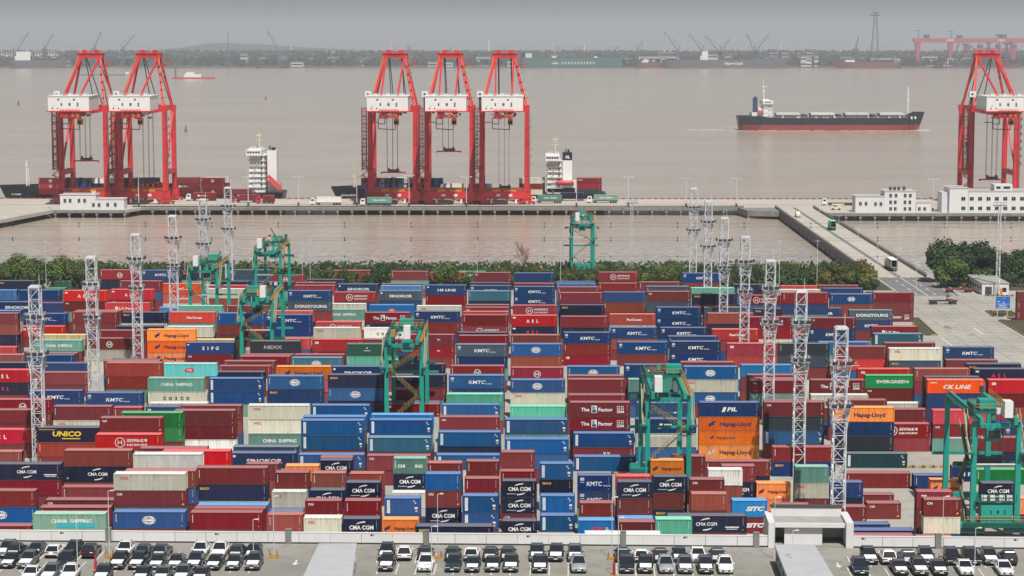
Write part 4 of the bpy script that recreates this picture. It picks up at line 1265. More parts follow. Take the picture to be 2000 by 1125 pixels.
# ------------------------------------------------------------ green rubber-tyred yard cranes
def make_rtg(opt):
    wb, sp, H = 3.75, 11.75, 20.0
    g, dk, yl = M['rtg_green'], M['rtg_dark'], M['yellow']
    root = empty('yard_crane', (0, 0, 0))
    wm = MB(); wm.tube((0, -.28, .75), (0, .28, .75), .75, n=16); wme = wm.mesh('wheel', [M['black']])
    for sy in (-1, 1):
        y = sy * sp
        part('sill_beam', g, root, (-wb - 2.2, y - .42, 1.75, wb + 2.2, y + .42, 2.75))
        for sx in (-1, 1):
            x = sx * wb
            part('bogie', dk, root, (x - 2.1, y - .5, .9, x + 2.1, y + .5, 1.72))
            for q in (-1.35, 1.35): link('wheel', wme, root, (x + q, y, 0))
            mb = MB(); mb.bar((x, y, 2.75), (x * 1.0, y * .985, H), .95, .95, w2=.78, h2=.78); mb.build('leg', g, root)
        part('upper_tie', g, root, (-wb - .3, y * .985 - .25, H - 1.0, wb + .3, y * .985 + .25, H - .3))
        part('middle_tie', M['steel_grey'], root, (-wb, y - .10, 12.6, wb, y + .10, 12.85))
    part('cross_arm', g, root, (-wb - 2.6, sp - .22, 9.7, wb + 2.6, sp + .22, 10.2))
    for sx in (-1, 1):
        part('main_girder', g, root, (sx * 2.9 - .32, -sp - 1.6, H - .25, sx * 2.9 + .32, sp + 1.6, H + .95))
        mb = MB(); railing(mb, (sx * 3.9, -sp - 1, H + .5), (sx * 3.9, sp + 1, H + .5), 1.1, 1.6, .08); mb.box(min(sx * 3.35, sx * 4), -sp - 1, H + .4, max(sx * 3.35, sx * 4), sp + 1, H + .5); mb.build('walkway', yl if sx > 0 else dk, root)
    # boarding ladders from the girder ends down to the near legs
    for sx in (-1, 1):
        x = sx * (wb + .75); mb = MB(); A, B = Vector((x, -sp - .3, H - 5.2)), Vector((x, -sp + 4.2, H + .6)); mb.bar(A, B, .6, .15)
        for k in range(9):
            p = A.lerp(B, k / 8)
            for q in (-.28, .28): mb.bar(p + Vector((q, 0, 0)), p + Vector((q, 0, 1.0)), .06, mat=1)
        for q in (-.28, .28): mb.bar(A + Vector((q, 0, 1.0)), B + Vector((q, 0, 1.0)), .08, mat=1)
        mb.box(x - .7, -sp - 1.4, H - 5.35, x + .7, -sp + .2, H - 5.2); mb.build('boarding_ladder', [dk, yl], root)
    # trolley, cab, spreader
    ty = opt.get('trolley', -3.0)
    tr_ = part('trolley', dk, root, (-3.3, ty - 2.6, H + .95, 3.3, ty + 2.6, H + 1.25), (-3.5, ty - 2.8, H + 1.5, -3.2, ty + 2.8, H + 2.4), (3.2, ty - 2.8, H + 1.5, 3.5, ty + 2.8, H + 2.4))
    part('hoist_drum', g, tr_, (-.6 + opt.get('hx', .4), ty - 1.4, H + 1.5, 2.3 + opt.get('hx', .4), ty + 1.2, H + 3.1))
    rr_ = random.Random(int(ty * 10) + 50)
    for k in range(9):
        x, y, w_ = rr_.uniform(-3, 2.6), rr_.choice([-sp + rr_.uniform(-1, 2), ty + rr_.uniform(-2.2, 2.2), sp + rr_.uniform(-2, 1)]), rr_.uniform(.4, 1.0)
        part('service_box', rr_.choice([dk, M['steel_dark'], M['steel_grey'], yl, g]), root, (x, y, H + .96 + .3, x + w_, y + w_, H + 1.3 + rr_.uniform(.5, 1.6)))
    mb = MB()
    for k in range(7):
        x = -3.4 + 1.13 * k; mb.tube((x, -sp - .6, H - .3), (x + rr_.uniform(-.3, .3), -sp - .6, H - rr_.uniform(1.0, 3.2)), .06, n=5)
    mb.build('cable_loop', M['steel_dark'], root)
    mb = MB()
    for k in (-1, 1): railing(mb, (-3.3, ty + k * 2.6, H + 1.5), (3.3, ty + k * 2.6, H + 1.5), 1.1, 1.1, .08)
    mb.build('trolley_rail', yl, tr_)
    part('electrical_house', M['white_paint'], root, (-2.6 + opt.get('ex', 0), -sp - 1.2, H + .95, -1.2 + opt.get('ex', 0), -sp + 1.2, H + 3.7))
    cb = part('operator_cab', g, root, (-1.2, ty - 3.2, H - 3.7, 1.2, ty - 1.0, H - 1.3), (-.3, ty - 2.4, H - 1.3, .3, ty - 1.8, H + .95))
    part('cab_window', M['glass_dark'], cb, (-1.0, ty - 3.215, H - 3.2, 1.0, ty - 3.2, H - 1.8))
    zs = opt.get('spreader', 12.0)
    part('headblock', M['steel_dark'], root, (-2.1, ty - .8, zs + .9, 2.1, ty + .8, zs + 1.7))
    part('spreader', dk, root, (-opt.get('sl', 6.0), ty - .95, zs + .2, opt.get('sl', 6.0), ty - .65, zs + .75), (-opt.get('sl', 6.0), ty + .65, zs + .2, opt.get('sl', 6.0), ty + .95, zs + .75), (-1.3, ty - .65, zs + .2, 1.3, ty + .65, zs + .9), (-6.05, ty - 1.2, zs, -5.75, ty + 1.2, zs + .5), (5.75, ty - 1.2, zs, 6.05, ty + 1.2, zs + .5))
    mb = MB()
    for sx in (-1, 1):
        for sy in (-1, 1): mb.tube((sx * 1.8, ty + sy * .6, zs + 1.7), (sx * 2.1, ty + sy * 1.2, H + .95), .04, n=5)
    mb.build('rope', M['steel_dark'], root)
    # zigzag stair on the near side
    z = 2.75; side = opt.get('stair', 1); k = 0
    if side == 0:
        for z0, z1, ya, yb in ((2.8, 8.2, -sp + 1, -4.5), (8.2, 13.4, -4.5, -sp + 1), (13.4, 18.2, -sp + 1, -4.5)):
            mb = MB(); x = -wb - .85; A, B = Vector((x, ya, z0)), Vector((x, yb, z1)); mb.bar(A, B, .6, .14)
            for i in range(9): mb.bar(A.lerp(B, i / 8) + Vector((-.28, 0, 0)), A.lerp(B, i / 8) + Vector((-.28, 0, 1.05)), .06, mat=1)
            for q in (1.05, .55): mb.bar(A + Vector((-.28, 0, q)), B + Vector((-.28, 0, q)), .08, mat=1)
            mb.box(x - .6, yb - .6, z1 - .12, x + .5, yb + .6, z1); mb.build('stair_flight', [dk, yl], root)
        z = H
    while z < H - 4:
        x0, x1 = side * -(wb - .7), side * (wb - .7); z1 = min(z + 5.6, H - 2.5)
        mb = MB(); mb.bar((x0, -sp - .75, z), (x1, -sp - .75, z1), .55, .14)
        n = 9
        for i in range(n + 1):
            p = Vector((x0, -sp - .75, z)).lerp(Vector((x1, -sp - .75, z1)), i / n)
            mb.bar(p + Vector((0, -.28, 0)), p + Vector((0, -.28, 1.05)), .05, mat=1)
        for q in (1.05, .55): mb.bar((x0, -sp - 1.03, z + q), (x1, -sp - 1.03, z1 + q), .07, mat=1)
        mb.box(x1 - .6, -sp - 1.15, z1 - .12, x1 + .6, -sp - .45, z1, 0); mb.build('stair_flight', [dk, yl], root)
        side = -side; z = z1; k += 1
    # power house on the near sill
    ph = part('power_house', g, root, (-2.55, -sp - 1.35, 2.9, 2.75, -sp + .9, 5.9)) if opt.get('house', True) else None
    part('service_deck', dk, root, (-wb - 1.6, -sp - 1.5, 2.75, wb + 1.6, -sp + 1.0, 2.88))
    if opt.get('num'):
        mb = MB()
        for q, ch in enumerate(opt['num']): put_text(mb, ch, -.9 + q * 1.15, 4.7, .85, 'k', bold=.05, y=-sp - 1.36)
        mb.build('lettering', [INK[i] for i in INKS], ph)
        mb = MB(); railing(mb, (-3.4, -sp - 1.3, 6.6), (3.4, -sp - 1.3, 6.6), 1.1, 1.1, .08); mb.box(-3.4, -sp - 1.4, 6.45, 3.4, -sp + .8, 6.6); mb.build('upper_deck', dk, root)
        for q in (-2.0, -.6, 1.0, 2.3): part('supply_box', M['white_paint'], root, (q - .45, -sp - .9, 6.6, q + .45, -sp - .1, 7.5))
    mb = MB(); railing(mb, (-wb - 1.6, -sp - 1.5, 2.88), (wb + 1.6, -sp - 1.5, 2.88), 1.1, 1.2, .07); mb.build('deck_rail', yl, root)
    return root
RT = [(1941, 1050, dict(num='282', trolley=-6.5, spreader=11.2, hx=-1.6, ex=3.6, stair=0), 'green yard crane numbered 2 8 2 standing behind the parapet'),
      (1304, 985, dict(trolley=6, spreader=16.4, hx=1.2, ex=0, stair=-1, house=False), 'green yard crane straddling the PIL containers'),
      (790, 850, dict(trolley=3, spreader=13, hx=-1.0, ex=2.6, stair=1, house=False), 'green yard crane above the white lettered box and red stack'),
      (503, 744, dict(trolley=-7, spreader=9.5, hx=-2.2, ex=3.6, stair=1, house=False), 'green yard crane before the dark grey NEXX container'),
      (525, 618, dict(trolley=4, spreader=16.5, hx=.2, ex=-.5, stair=-1, house=False), 'green yard crane with raised pole, against the basin'),
      (399, 664, dict(trolley=-2, spreader=15.5, hx=.6, ex=0, stair=1, house=False), 'leftmost green yard crane, beside two light towers'),
      (1138, 548, dict(trolley=2, spreader=16.8, hx=-.8, ex=0, stair=-1), 'green yard crane beyond the last containers, amid the trees')]
for px, py, opt, lab in RT:
    r = make_rtg(opt); g = G(px, py); r.location = (g.x, g.y + 11.75, 0); tag(r, lab, 'crane', 'rubber-tyred yard cranes')
    if 'raised pole' in lab:
        mb = MB(); mb.bar((4.2, -12, 20.5), (1.0, -12, 27.0), .25); mb.bar((4.2, -12, 20.0), (5.6, -12, 22.5), .4, mat=1); mb.build('raised_pole', [M['steel_dark'], M['yellow']], r)

# ------------------------------------------------------------ red ship-to-shore cranes
def make_sts(opt):
    R, O, Wt, K = M['sts_red'], M['sts_orange'], M['white_paint'], M['steel_dark']
    wb, gauge, Z = 11.3, 26.0, 46.3
    root = empty('quay_crane', (0, 0, 0))
    for y in (0, gauge):
        for sx in (-1, 1):
            mb = MB(); mb.bar((sx * wb, y, 6.5), (sx * wb, y, Z), 2.7 if y == 0 else 2.2, 2.3, w2=2.3, h2=2.0); mb.build('leg', R, root)
            b = MB()
            for q in (-3.4, -1.1, 1.2, 3.5): b.tube((sx * wb + q, y - .25, .45), (sx * wb + q, y + .25, .45), .45, n=10, mat=1)
            b.box(sx * wb - 4.3, y - .55, .7, sx * wb - .3, y + .55, 1.7); b.box(sx * wb + .3, y - .55, .7, sx * wb + 4.3, y + .55, 1.7); b.box(sx * wb - 2.6, y - .6, 1.7, sx * wb + 2.6, y + .6, 2.9)
            b.build('bogie', [M['sts_red'], M['black']], root)
        part('sill_beam', R, root, (-wb - 2.2, y - .9, 2.9, wb + 2.2, y + .9, 6.5))
        part('upper_beam', R, root, (-wb - 1.4, y - 1.0, Z, wb + 1.4, y + 1.0, Z + 2.6))
    mb = MB(); railing(mb, (-wb + 1.5, -.95, 6.5), (wb - 1.5, -.95, 6.5), 1.5, 1.3, .14); mb.box(-6, -1.0, 6.5, -2, -.6, 7.6); mb.box(0, -1.0, 6.5, 6, -.6, 7.4); mb.build('sill_rail', O, root)
    for sx in (-1, 1):
        part('portal_beam', R, root, (sx * wb - .9, 1.2, 14.5, sx * wb + .9, gauge - 1.1, 17.0))
        mb = MB(); mb.bar((sx * wb, 1.2, 17.5), (sx * wb, gauge - 1, Z - 1), .9); mb.build('side_brace', R, root)
        part('trolley_girder', R, root, (sx * 3.4 - .65, -29, Z - 1.0, sx * 3.4 + .65, gauge + 44, Z + 1.4))
        mb = MB(); mb.bar((sx * (wb - .6), 0, Z + 2.6), (sx * 4.9, gauge - 4, 73.5), 1.05, .95); mb.build('back_stay', R, root)
        mb = MB(); mb.bar((sx * (wb - .4), gauge, Z + 2.6), (sx * 5.2, gauge - 1.5, 73.5), 1.1, .95); mb.build('mast_leg', R, root)
        mb = MB(); mb.bar((sx * 4.6, gauge - 4, 73), (sx * 4.0, -24, Z + 8.8), .85, .7); mb.build('rear_tie', R, root)
        mb = MB(); mb.bar((sx * 3.4, gauge - 1, 73.5), (sx * 3.4, gauge + 20, Z + 1.4), .4, .4); mb.bar((sx * 3.0, gauge - 1, 74), (sx * 3.4, gauge + 40, Z + 1.4), .4, .4); mb.build('fore_stay', K, root)
        mb = MB(); railing(mb, (sx * (wb - .2), .1, Z + 4), (sx * 5.2, gauge - 4.5, 74.5), 1.1, 2.2, .13); mb.build('stay_rail', O, root)
    for k in range(5):
        t = (k + 1) / 6; x = wb - .6 - 6 * t; z = Z + 3 + 24 * t
        part('landing', R, root, (x, t * 20 - 1.0, z, x + 3.0 - .8 * t, t * 20 + .2, z + .22))
    part('apex_beam', R, root, (-6.4, gauge - 5.5, 72.9, 6.4, gauge - .4, 75.1)); 
    mb = MB(); railing(mb, (-7, gauge - 5.8, 75.1), (7, gauge - 5.8, 75.1), 1.2, 1.4, .13); mb.box(-7.2, gauge - 6, 75.1, 7.2, gauge, 75.25)
    for q in (-3.6, -2.6, 2.4, 3.6): mb.box(q - .5, gauge - 4, 75.25, q + .5, gauge - 2.6, 76.9)
    mb.tube((0, gauge - 3, 75.2), (0, gauge - 3, 78.5), .12, n=5); mb.build('apex_platform', R, root)
    mb = MB(); mb.bar((6.4, gauge - 5, 73.1), (11.5, gauge - 5, 69.7), .3); mb.bar((11.5, gauge - 5, 69.7), (6.2, gauge - 5, 68.9), .3); mb.bar((6, gauge - 5.2, 69.5), (11.5, gauge - 5.2, 69.5), .6, .3); mb.build('jib_bracket', R, root)
    # machinery house on the backreach
    h = part('machinery_house', Wt, root, (-10.6, -29.5, Z + 1.6, 9.4, -6.5, Z + 8.6))
    part('roof', Wt, h, (-10.9, -29.8, Z + 8.6, 9.7, -6.2, Z + 8.85))
    for x0, x1, z0, z1 in ((-6.0, -5.0, 6.6, 7.4), (1.6, 2.6, 6.6, 7.4), (-4.4, -3.7, 4.0, 5.4), (-.6, .5, 4.0, 5.4), (3.4, 4.2, 3.6, 5.6), (-8.8, -8.1, 2.4, 3.1), (-6.2, -5.6, 2.4, 3.1)):
        part('louvre', M['steel_dark'], h, (x0, -29.53, Z + z0, x1, -29.5, Z + z1))
    mb = MB(); put_text(mb, "0" + str(opt['n']), -8.0, Z + 3.9, .8, 'g', bold=.04, y=-29.52); mb.build('lettering', [INK[i] for i in INKS], h)
    part('house_deck', R, root, (-11.4, -30.3, Z + 1.1, 10.4, -4, Z + 1.6))
    part('electrical_cabin', Wt, root, (-wb - 2.2, -3.5, Z + 7.6, -wb + .9, -.5, Z + 10.4)); part('cabin_post', K, root, (-wb - 1.4, -2.6, Z + 2.6, -wb - .2, -1.4, Z + 7.6))
    part('cabin_window', M['glass_dark'], root, (-wb - 1.3, -3.52, Z + 8.5, -wb - .3, -3.5, Z + 9.5))
    # service platforms beneath the house
    mb = MB()
    for z in (Z - 1.6, Z + .9): railing(mb, (-4.8, -29.9, z), (4.8, -29.9, z), 1.4, 1.4, .14, 0); mb.box(-4.8, -30, z - .2, 4.8, -26, z, 0)
    for q in (-4.2, -1.8, 1.2, 3.4): mb.box(q - .6, -29.5, Z - 1.5, q + .8, -27, Z + .2, q > 1)
    mb.build('service_platform', [R, O], root)
    rr_ = random.Random(opt['n'])
    for k in range(16):
        x, z = rr_.uniform(-8.5, 8), Z + rr_.uniform(-2.6, .6); w_ = rr_.uniform(.6, 1.6)
        part('service_box', rr_.choice([K, O, R, M['rust_red'], M['steel_grey'], M['rust_red']]), root, (x, -29.2 + rr_.uniform(0, 6), z, x + w_, -22.8, z + rr_.uniform(.5, 1.3)))
    for k in range(7):
        mb = MB(); z = 20 + 3.7 * k; mb.box(wb + 1.35, -1.2, z, wb + 2.3, 1.2, z + .18); railing(mb, (wb + 2.2, -1.2, z + .18), (wb + 2.2, 1.2, z + .18), 1.1, .8, .12); mb.build('leg_platform', M['rust_red'], root)
    for x, z_, w_ in ((wb + 1.5, 6.6, .22), (wb + .6, 6.6, .18), (-wb + .9, 18, .25)):
        mb = MB(); mb.bar((x, -1.3, z_), (x, -1.3, Z), w_); mb.build('cable_duct', K, root)
    for sx in (-1, 1):
        for z in (14, 22, 30, 38): part('leg_flange', M['red_paint'], root, (sx * wb - 1.42, -1.22, z, sx * wb + 1.42, 1.22, z + .25))
    for k in range(5): part('wall_seam', M['steel_grey'], h, (-6.8 + 3.5 * k, -29.54, Z + 1.7, -6.72 + 3.5 * k, -29.5, Z + 8.5))
    mb = MB(); railing(mb, (-10.4, -29.4, Z + 8.86), (9.2, -29.4, Z + 8.86), 1.1, 1.6, .10); mb.build('roof_rail', M['steel_grey'], h)
    for x in (-7.5, -1.5, 5.5): part('roof_vent', M['steel_grey'], h, (x, -24, Z + 8.86, x + 1.6, -22, Z + 9.8))
    ty = opt.get('ty', -18)
    part('trolley', R, root, (-4.2, ty - 3, Z - 1.6, 4.2, ty + 3, Z - 1.02))
    cb = part('operator_cab', O, root, (2.0, ty - 5.0, Z - 5.6, 4.4, ty - 2.0, Z - 2.4), (2.9, ty - 3.6, Z - 2.4, 3.5, ty - 3.0, Z - 1.6)); part('cab_window', M['glass_dark'], cb, (2.15, ty - 5.03, Z - 5.0, 4.25, ty - 5.0, Z - 3.4))
    mb = MB(); 
    for a, b in (((-5.6, Z - 2.2), (-5.6, Z - 7.4)), ((-5.6, Z - 7.4), (2.8, Z - 7.8)), ((2.8, Z - 7.8), (2.8, Z - 2)), ((-5.6, Z - 2.2), (-2, Z - 2.2)), ((-10, Z - 4.2), (-5.6, Z - 4.2)), ((-5.6, Z - 5), (-2.4, Z - 5)), ((-2.4, Z - 5), (-2.4, Z - 2))): mb.bar((a[0], ty - 4, a[1]), (b[0], ty - 4, b[1]), .38)
    mb.build('cable_frame', K, root)
    zs = opt['zs']; mb = MB(); ys = opt.get('ys', ty)
    for x in (-3.0, -.2, 2.2):
        for q in (-1, 1): mb.tube((x, ys + q, zs + 1.9), (x, ys + q, Z - 1.1), .09, n=5)
    mb.build('rope', K, root)
    part('headblock', K, root, (-2.9, ys - 1, zs + .9, 3.1, ys + 1, zs + 1.9), (-2.6, ys - .9, zs + 1.9, -1.8, ys + .9, zs + 2.7), (1.8, ys - .9, zs + 1.9, 2.6, ys + .9, zs + 2.7))
    part('spreader', M['red_paint'], root, (-6.1, ys - 1.1, zs + .15, 6.1, ys - .7, zs + .7), (-6.1, ys + .7, zs + .15, 6.1, ys + 1.1, zs + .7), (-2.2, ys - .7, zs + .2, 2.4, ys + .7, zs + .9), (-6.2, ys - 1.25, zs - .3, -5.9, ys + 1.25, zs + .5), (5.9, ys - 1.25, zs - .3, 6.2, ys + 1.25, zs + .5))
    # lift shaft and stairs on the landside left leg
    mb = MB(); lattice(mb, 17, Z + 2, 2.3, 2.3, .34, .24, 2.0, cx=-wb - 3.0, cy=-.4)
    for k in range(8): mb.box(-wb - 4.1, -1.6, 18 + 3.7 * k, -wb - 1.3, .6, 18.3 + 3.7 * k)
    mb.build('lift_shaft', M['rust_red'], root)
    z = 2.9; s = 1; k = 0
    while z < 17.5:
        mb = MB(); xa, xb = -wb - 2.0 - s * 2.0, -wb - 2.0 + s * 2.0
        mb.bar((xa, -1.9, z), (xb, -1.9, z + 2.9), .8, .25); railing(mb, (xa, -2.3, z), (xb, -2.3, z + 2.9), 1.1, .8, .12); mb.box(xb - .9, -2.4, z + 2.75, xb + .9, -1.4, z + 2.95); mb.build('stair_flight', M['red_paint'], root)
        z += 2.9; s = -s
    for sx in (-1, 1):
        part('number_plate', Wt, root, (sx * 3 - 1.0, -.93, 4.0, sx * 3 + 1.0, -.9, 5.2))
        part('drive_cabinet', Wt, root, (sx * 6.2 - .8, -.7, .5, sx * 6.2 + .2, .4, 2.7))
    return root
STS_Y = G(870, 399).y
for n, (px, zs, ys, lab) in enumerate(((166, 21, 6, 'red quay crane at the bow of the left ship, spreader hanging high'), (281, 9, 18, 'red quay crane next to the accommodation end of the left ship'), (768, 15.5, 2, 'red quay crane over the bow of the ship with the dark funnel'), (878, 26.5, -6, 'red quay crane between two others, spreader high above the deck'), (985, 6, 20, 'red quay crane beside the ship with the dark funnel, ropes down'), (1938, 12, 3, 'lone red quay crane behind the long white quay building'))):
    r = make_sts(dict(n=n + 1, zs=zs, ys=ys)); g = V(px, 399, STS_Y); r.location = (g.x, STS_Y, 0.016); tag(r, lab, 'crane', 'red ship-to-shore cranes')
# ------------------------------------------------------------ ships
M['hull_navy'] = paint('hull_navy', (.010, .014, .024), .4, .05, .3, (.05, .04, .035), .12)
M['hull_red'] = paint('hull_red', (.27, .035, .032), .55, .05, .6, (.10, .035, .03), .10)
M['hull_grey'] = paint('hull_grey', (.10, .11, .13), .5, .05, .3, (.2, .1, .07), .1)
M['hull_teal'] = paint('hull_teal', (.05, .13, .125), .55, .05, .3, (.08, .10, .09), .02)
M['deck_paint'] = paint('deck_paint', (.16, .06, .05), .7, .05, .3)
M['hatch'] = paint('hatch_paint', (.60, .60, .56), .6, .05, .4, (.25, .2, .16), .2)
M['lifeboat'] = plain('lifeboat_red', (.62, .06, .07), .45)
M['funnel_blue'] = plain('funnel_blue', (.02, .045, .12), .5)
M['cream_paint'] = paint('cream_paint', (.62, .55, .40), .6, .05, .2)
def ship_hull(root, L, B, zk, zwl, zd, zf, s, mats, poop=0.0, fc=.88):
    """s=+1: bow towards +X. zk keel, zwl boot line, zd main deck, zf forecastle deck."""
    ts = [0, .02, .06, .11, .2, .4, .6, .75, .84, .879, .881, .92, .955, .98, 1.0]
    def hb(t, top):
        if t < .1: w = .86 + .14 * (t / .1) ** .5
        elif t < .72: w = 1.0
        else: w = max(.015, 1 - ((t - .72) / .28) ** (2.6 if top else 1.7))
        if not top and t < .12: w *= .45 + .55 * t / .12
        return w * B / 2
    def ztop(t): return zf if t > fc else (zd + poop if t < .13 else zd)
    def ring(t, z, top):
        x = (t - .5) * L + (6.0 * max(0, (t - .8) / .2) ** 2 * (z - zk) / (zf - zk) if top or True else 0)
        if t < .06: x -= (z - zk) * .15 * (1 - t / .06)
        return s * x
    for name, za, zb, ma, ta, tb in (('lower_hull', zk, zwl, mats[1], False, .5), ('upper_hull', zwl, None, mats[0], .5, True)):
        rings = []
        for t in ts:
            zt = zb if zb is not None else ztop(t)
            def w(f): return hb(t, True) if f is True else (hb(t, False) if f is False else (hb(t, True) + hb(t, False)) / 2)
            wa, wb_ = w(ta), w(tb); xa, xb = ring(t, za, False), ring(t, zt, True)
            rings.append([(xb, -wb_, zt), (xa, -wa, za), (xa, wa, za), (xb, wb_, zt)] if s < 0 else [(xb, wb_, zt), (xa, wa, za), (xa, -wa, za), (xb, -wb_, zt)])
        mb = MB(); mb.loft(rings, 0); mb.build(name, ma, root)
    mb = MB()
    for t0, t1 in zip(ts[9:-1], ts[10:]):
        for sy in (-1, 1):
            z = ztop(t1); mb.bar((ring(t0, z, 1), sy * hb(t0, True), ztop(t0) + .5), (ring(t1, z, 1), sy * hb(t1, True), z + .5), .12, 1.0)
    mb.build('bulwark', mats[0], root)
def windows(root, x0, x1, y, zs, n, w, h, name='window'):
    mb = MB(); mb.box(-w / 2, -.03, 0, w / 2, .02, h); me = mb.mesh(name, [M['glass_dark']])
    for z in zs:
        for i in range(n): link(name, me, root, (x0 + (x1 - x0) * (i + .5) / n, y, z))
def tower_block(root, x0, x1, yb, z0, floors, fh, s, funnel, mast_h, wing=True):
    a, b = min(x0, x1), max(x0, x1); Wt = M['white_paint']; z = z0
    sup = MB()
    for f in range(floors):
        ins = .25 * f; sup.box(a + (ins * .3), -yb + ins, z, b - ins * .5, yb - ins, z + fh - .12); sup.box(a - .3, -yb + ins - .9, z + fh - .12, b + .2, yb - ins + .9, z + fh); z += fh
    o = sup.build('superstructure', Wt, root)
    for f in range(1, floors):
        mb = MB(); zf_ = z0 + f * fh; y_ = -yb + .25 * (f - 1) - .85; railing(mb, (a - .3, y_, zf_), (b + .2, y_, zf_), 1.0, 1.3, .07); mb.build('tier_rail', Wt, root)
        part('tier_door', M['steel_dark'], o, (b - 2.3, -yb + .25 * f - .03, zf_ + .1, b - 1.4, -yb + .25 * f, zf_ + 2.0))
        mb = MB(); mb.bar((a + 2 + (f % 2) * 2, y_ + .4, zf_ - fh), (a + 4 - (f % 2) * 2, y_ + .4, zf_), .5, .12); mb.build('tier_stair', M['steel_grey'], root)
    part('recess', M['steel_grey'], o, (a + 2.2, -yb - .02, z0 + fh, b - 2.6, -yb + .02, z0 + 2.4 * fh))  # flat grey plate paints the shade of a recess
    for x in (a + .5, a + 2.2, b - 2.5): part('roof_gear', M['steel_grey'], root, (x, -2.5, z + 3.3, x + .7, -1.8, z + 4.4))
    for f in range(floors - 1): windows(o, a + .8, b - .8, -yb + .25 * f - .01, [z0 + f * fh + 1.2], 4, .55, .7)
    br = MB(); br.box(a - .8, -yb - 2.2, z, b - 1.5, yb + 2.2, z + 2.7); br.box(a - .6, -yb * .5, z + 2.7, b - 2.5, yb * .5, z + 3.3); bo = br.build('bridge', Wt, root)
    windows(bo, a - .4, b - 2, -yb - 2.22, [z + 1.2], 5, 1.0, 1.0); windows(bo, a, a + .1, 0, [z + 1.2], 1, .1, 1)
    mb = MB(); railing(mb, (a - .8, -yb - 2.2, z + 2.7), (b - 1.5, -yb - 2.2, z + 2.7), 1.0, 1.2, .08); mb.build('bridge_rail', Wt, root)
    mx = (a + b) / 2 + .5
    mb = MB(); mb.tube((mx, 0, z + 3.3), (mx, 0, z + 3.3 + mast_h), .35, .15, 6); mb.box(mx - 1.8, -.3, z + 3.3 + mast_h * .45, mx + 1.6, .3, z + 3.5 + mast_h * .45); mb.box(mx - 1.2, -.25, z + 3.3 + mast_h * .7, mx + 1.2, .25, z + 3.5 + mast_h * .7)
    mb.box(mx - 1.6, -.15, z + 3.5 + mast_h * .72, mx + 1.2, .15, z + 3.9 + mast_h * .72); mb.tube((mx - 1.2, 0, z + 3.3 + mast_h * .5), (mx - 1.2, 0, z + 3.3 + mast_h * .8), .09, n=5); mb.build('radar_mast', M['cream_paint'], root)
    return z
def ship_boxes(spots, grp, desc):
    for i, (px0, py, Y, cols) in enumerate(spots):
        p = V(px0, py, Y); n = len(cols)
        for k, c in enumerate(cols):
            key, logo = (c.split(':') + [None])[:2]
            where = 'topmost' if k == 0 else 'below a %s one' % CCOL[cols[k - 1].split(':')[0]][1]
            make_container(key, logo or 'bare', 12.19, (p.x + 6.1, Y, desc[1] + (n - 1 - k) * CH), f"{CCOL[key][1]} container aboard ship, {where}, {desc[2][i]}", grp, 'deck_container', False)
SHIP_Y = QF + 14.0
sA = 4100 / (SHIP_Y * .993 + 10)
# left ship, bow to the left
pa, pb = V(-6, 370, SHIP_Y), V(556, 370, SHIP_Y); Ls = pb.x - pa.x
shA = tag(empty('container_ship', ((pa.x + pb.x) / 2 + 3.2, SHIP_Y, 0)), 'container ship with dark hull, white funnel and red boxes, berthed', 'ship', 'container ships at the quay')
ship_hull(shA, Ls - 9, 23, -7.5, -3.2, 1.8, 5.2, -1, (M['hull_navy'], M['hull_red']), 1.2)
lx = lambda px, sh: V(px, 370, SHIP_Y).x - sh.location.x
z = tower_block(shA, lx(490, shA), lx(522, shA), 9, 3, 7, 2.75, -1, None, 9)
f = part('funnel', M['white_paint'], shA, (lx(525, shA), -4.5, 3, lx(543, shA), 4.5, 24.5)); part('exhaust_pipe', M['black'], f, (lx(528, shA), -2, 24.5, lx(530, shA), -1, 27), (lx(532, shA), -2, 24.5, lx(539, shA), 1, 26))
mb = MB(); mb.bar((lx(527, shA), -7, 11.5), (lx(551, shA), -7, 5.0), 1.6, 1.8); mb.build('lifeboat', M['lifeboat'], shA)
mb = MB(); mb.bar((lx(526, shA), -7, 9.0), (lx(553, shA), -7, 2.4), 1.0, .5); mb.bar((lx(552, shA), -7, 2.4), (lx(552, shA), -7, 8), .4); mb.build('lifeboat_davit', M['red_paint'], shA)
mb = MB(); mb.tube((lx(53, shA), 0, 5.2), (lx(53, shA), 0, 19), .6, .35, 6); mb.box(lx(51, shA), -.6, 16, lx(57, shA), .6, 16.4); mb.bar((lx(58, shA), 0, 5), (lx(56, shA), 0, 16), .3); mb.build('foremast', M['white_paint'], shA)
mb = MB(); put_text(mb, "CL TIANJIN", lx(40, shA), 1.9, 1.0, 'w', bold=.03, y=-9.4); mb.build('lettering', [INK[i] for i in INKS], shA)
wl_ = ['behind the bow', 'just aft of the bow', 'under the first red crane', 'by the first crane leg', 'between the two red cranes', 'between the crane portals', 'beside the second crane', 'by the second crane leg', 'right of the second crane', 'near the accommodation', 'beside the accommodation', 'before the accommodation']
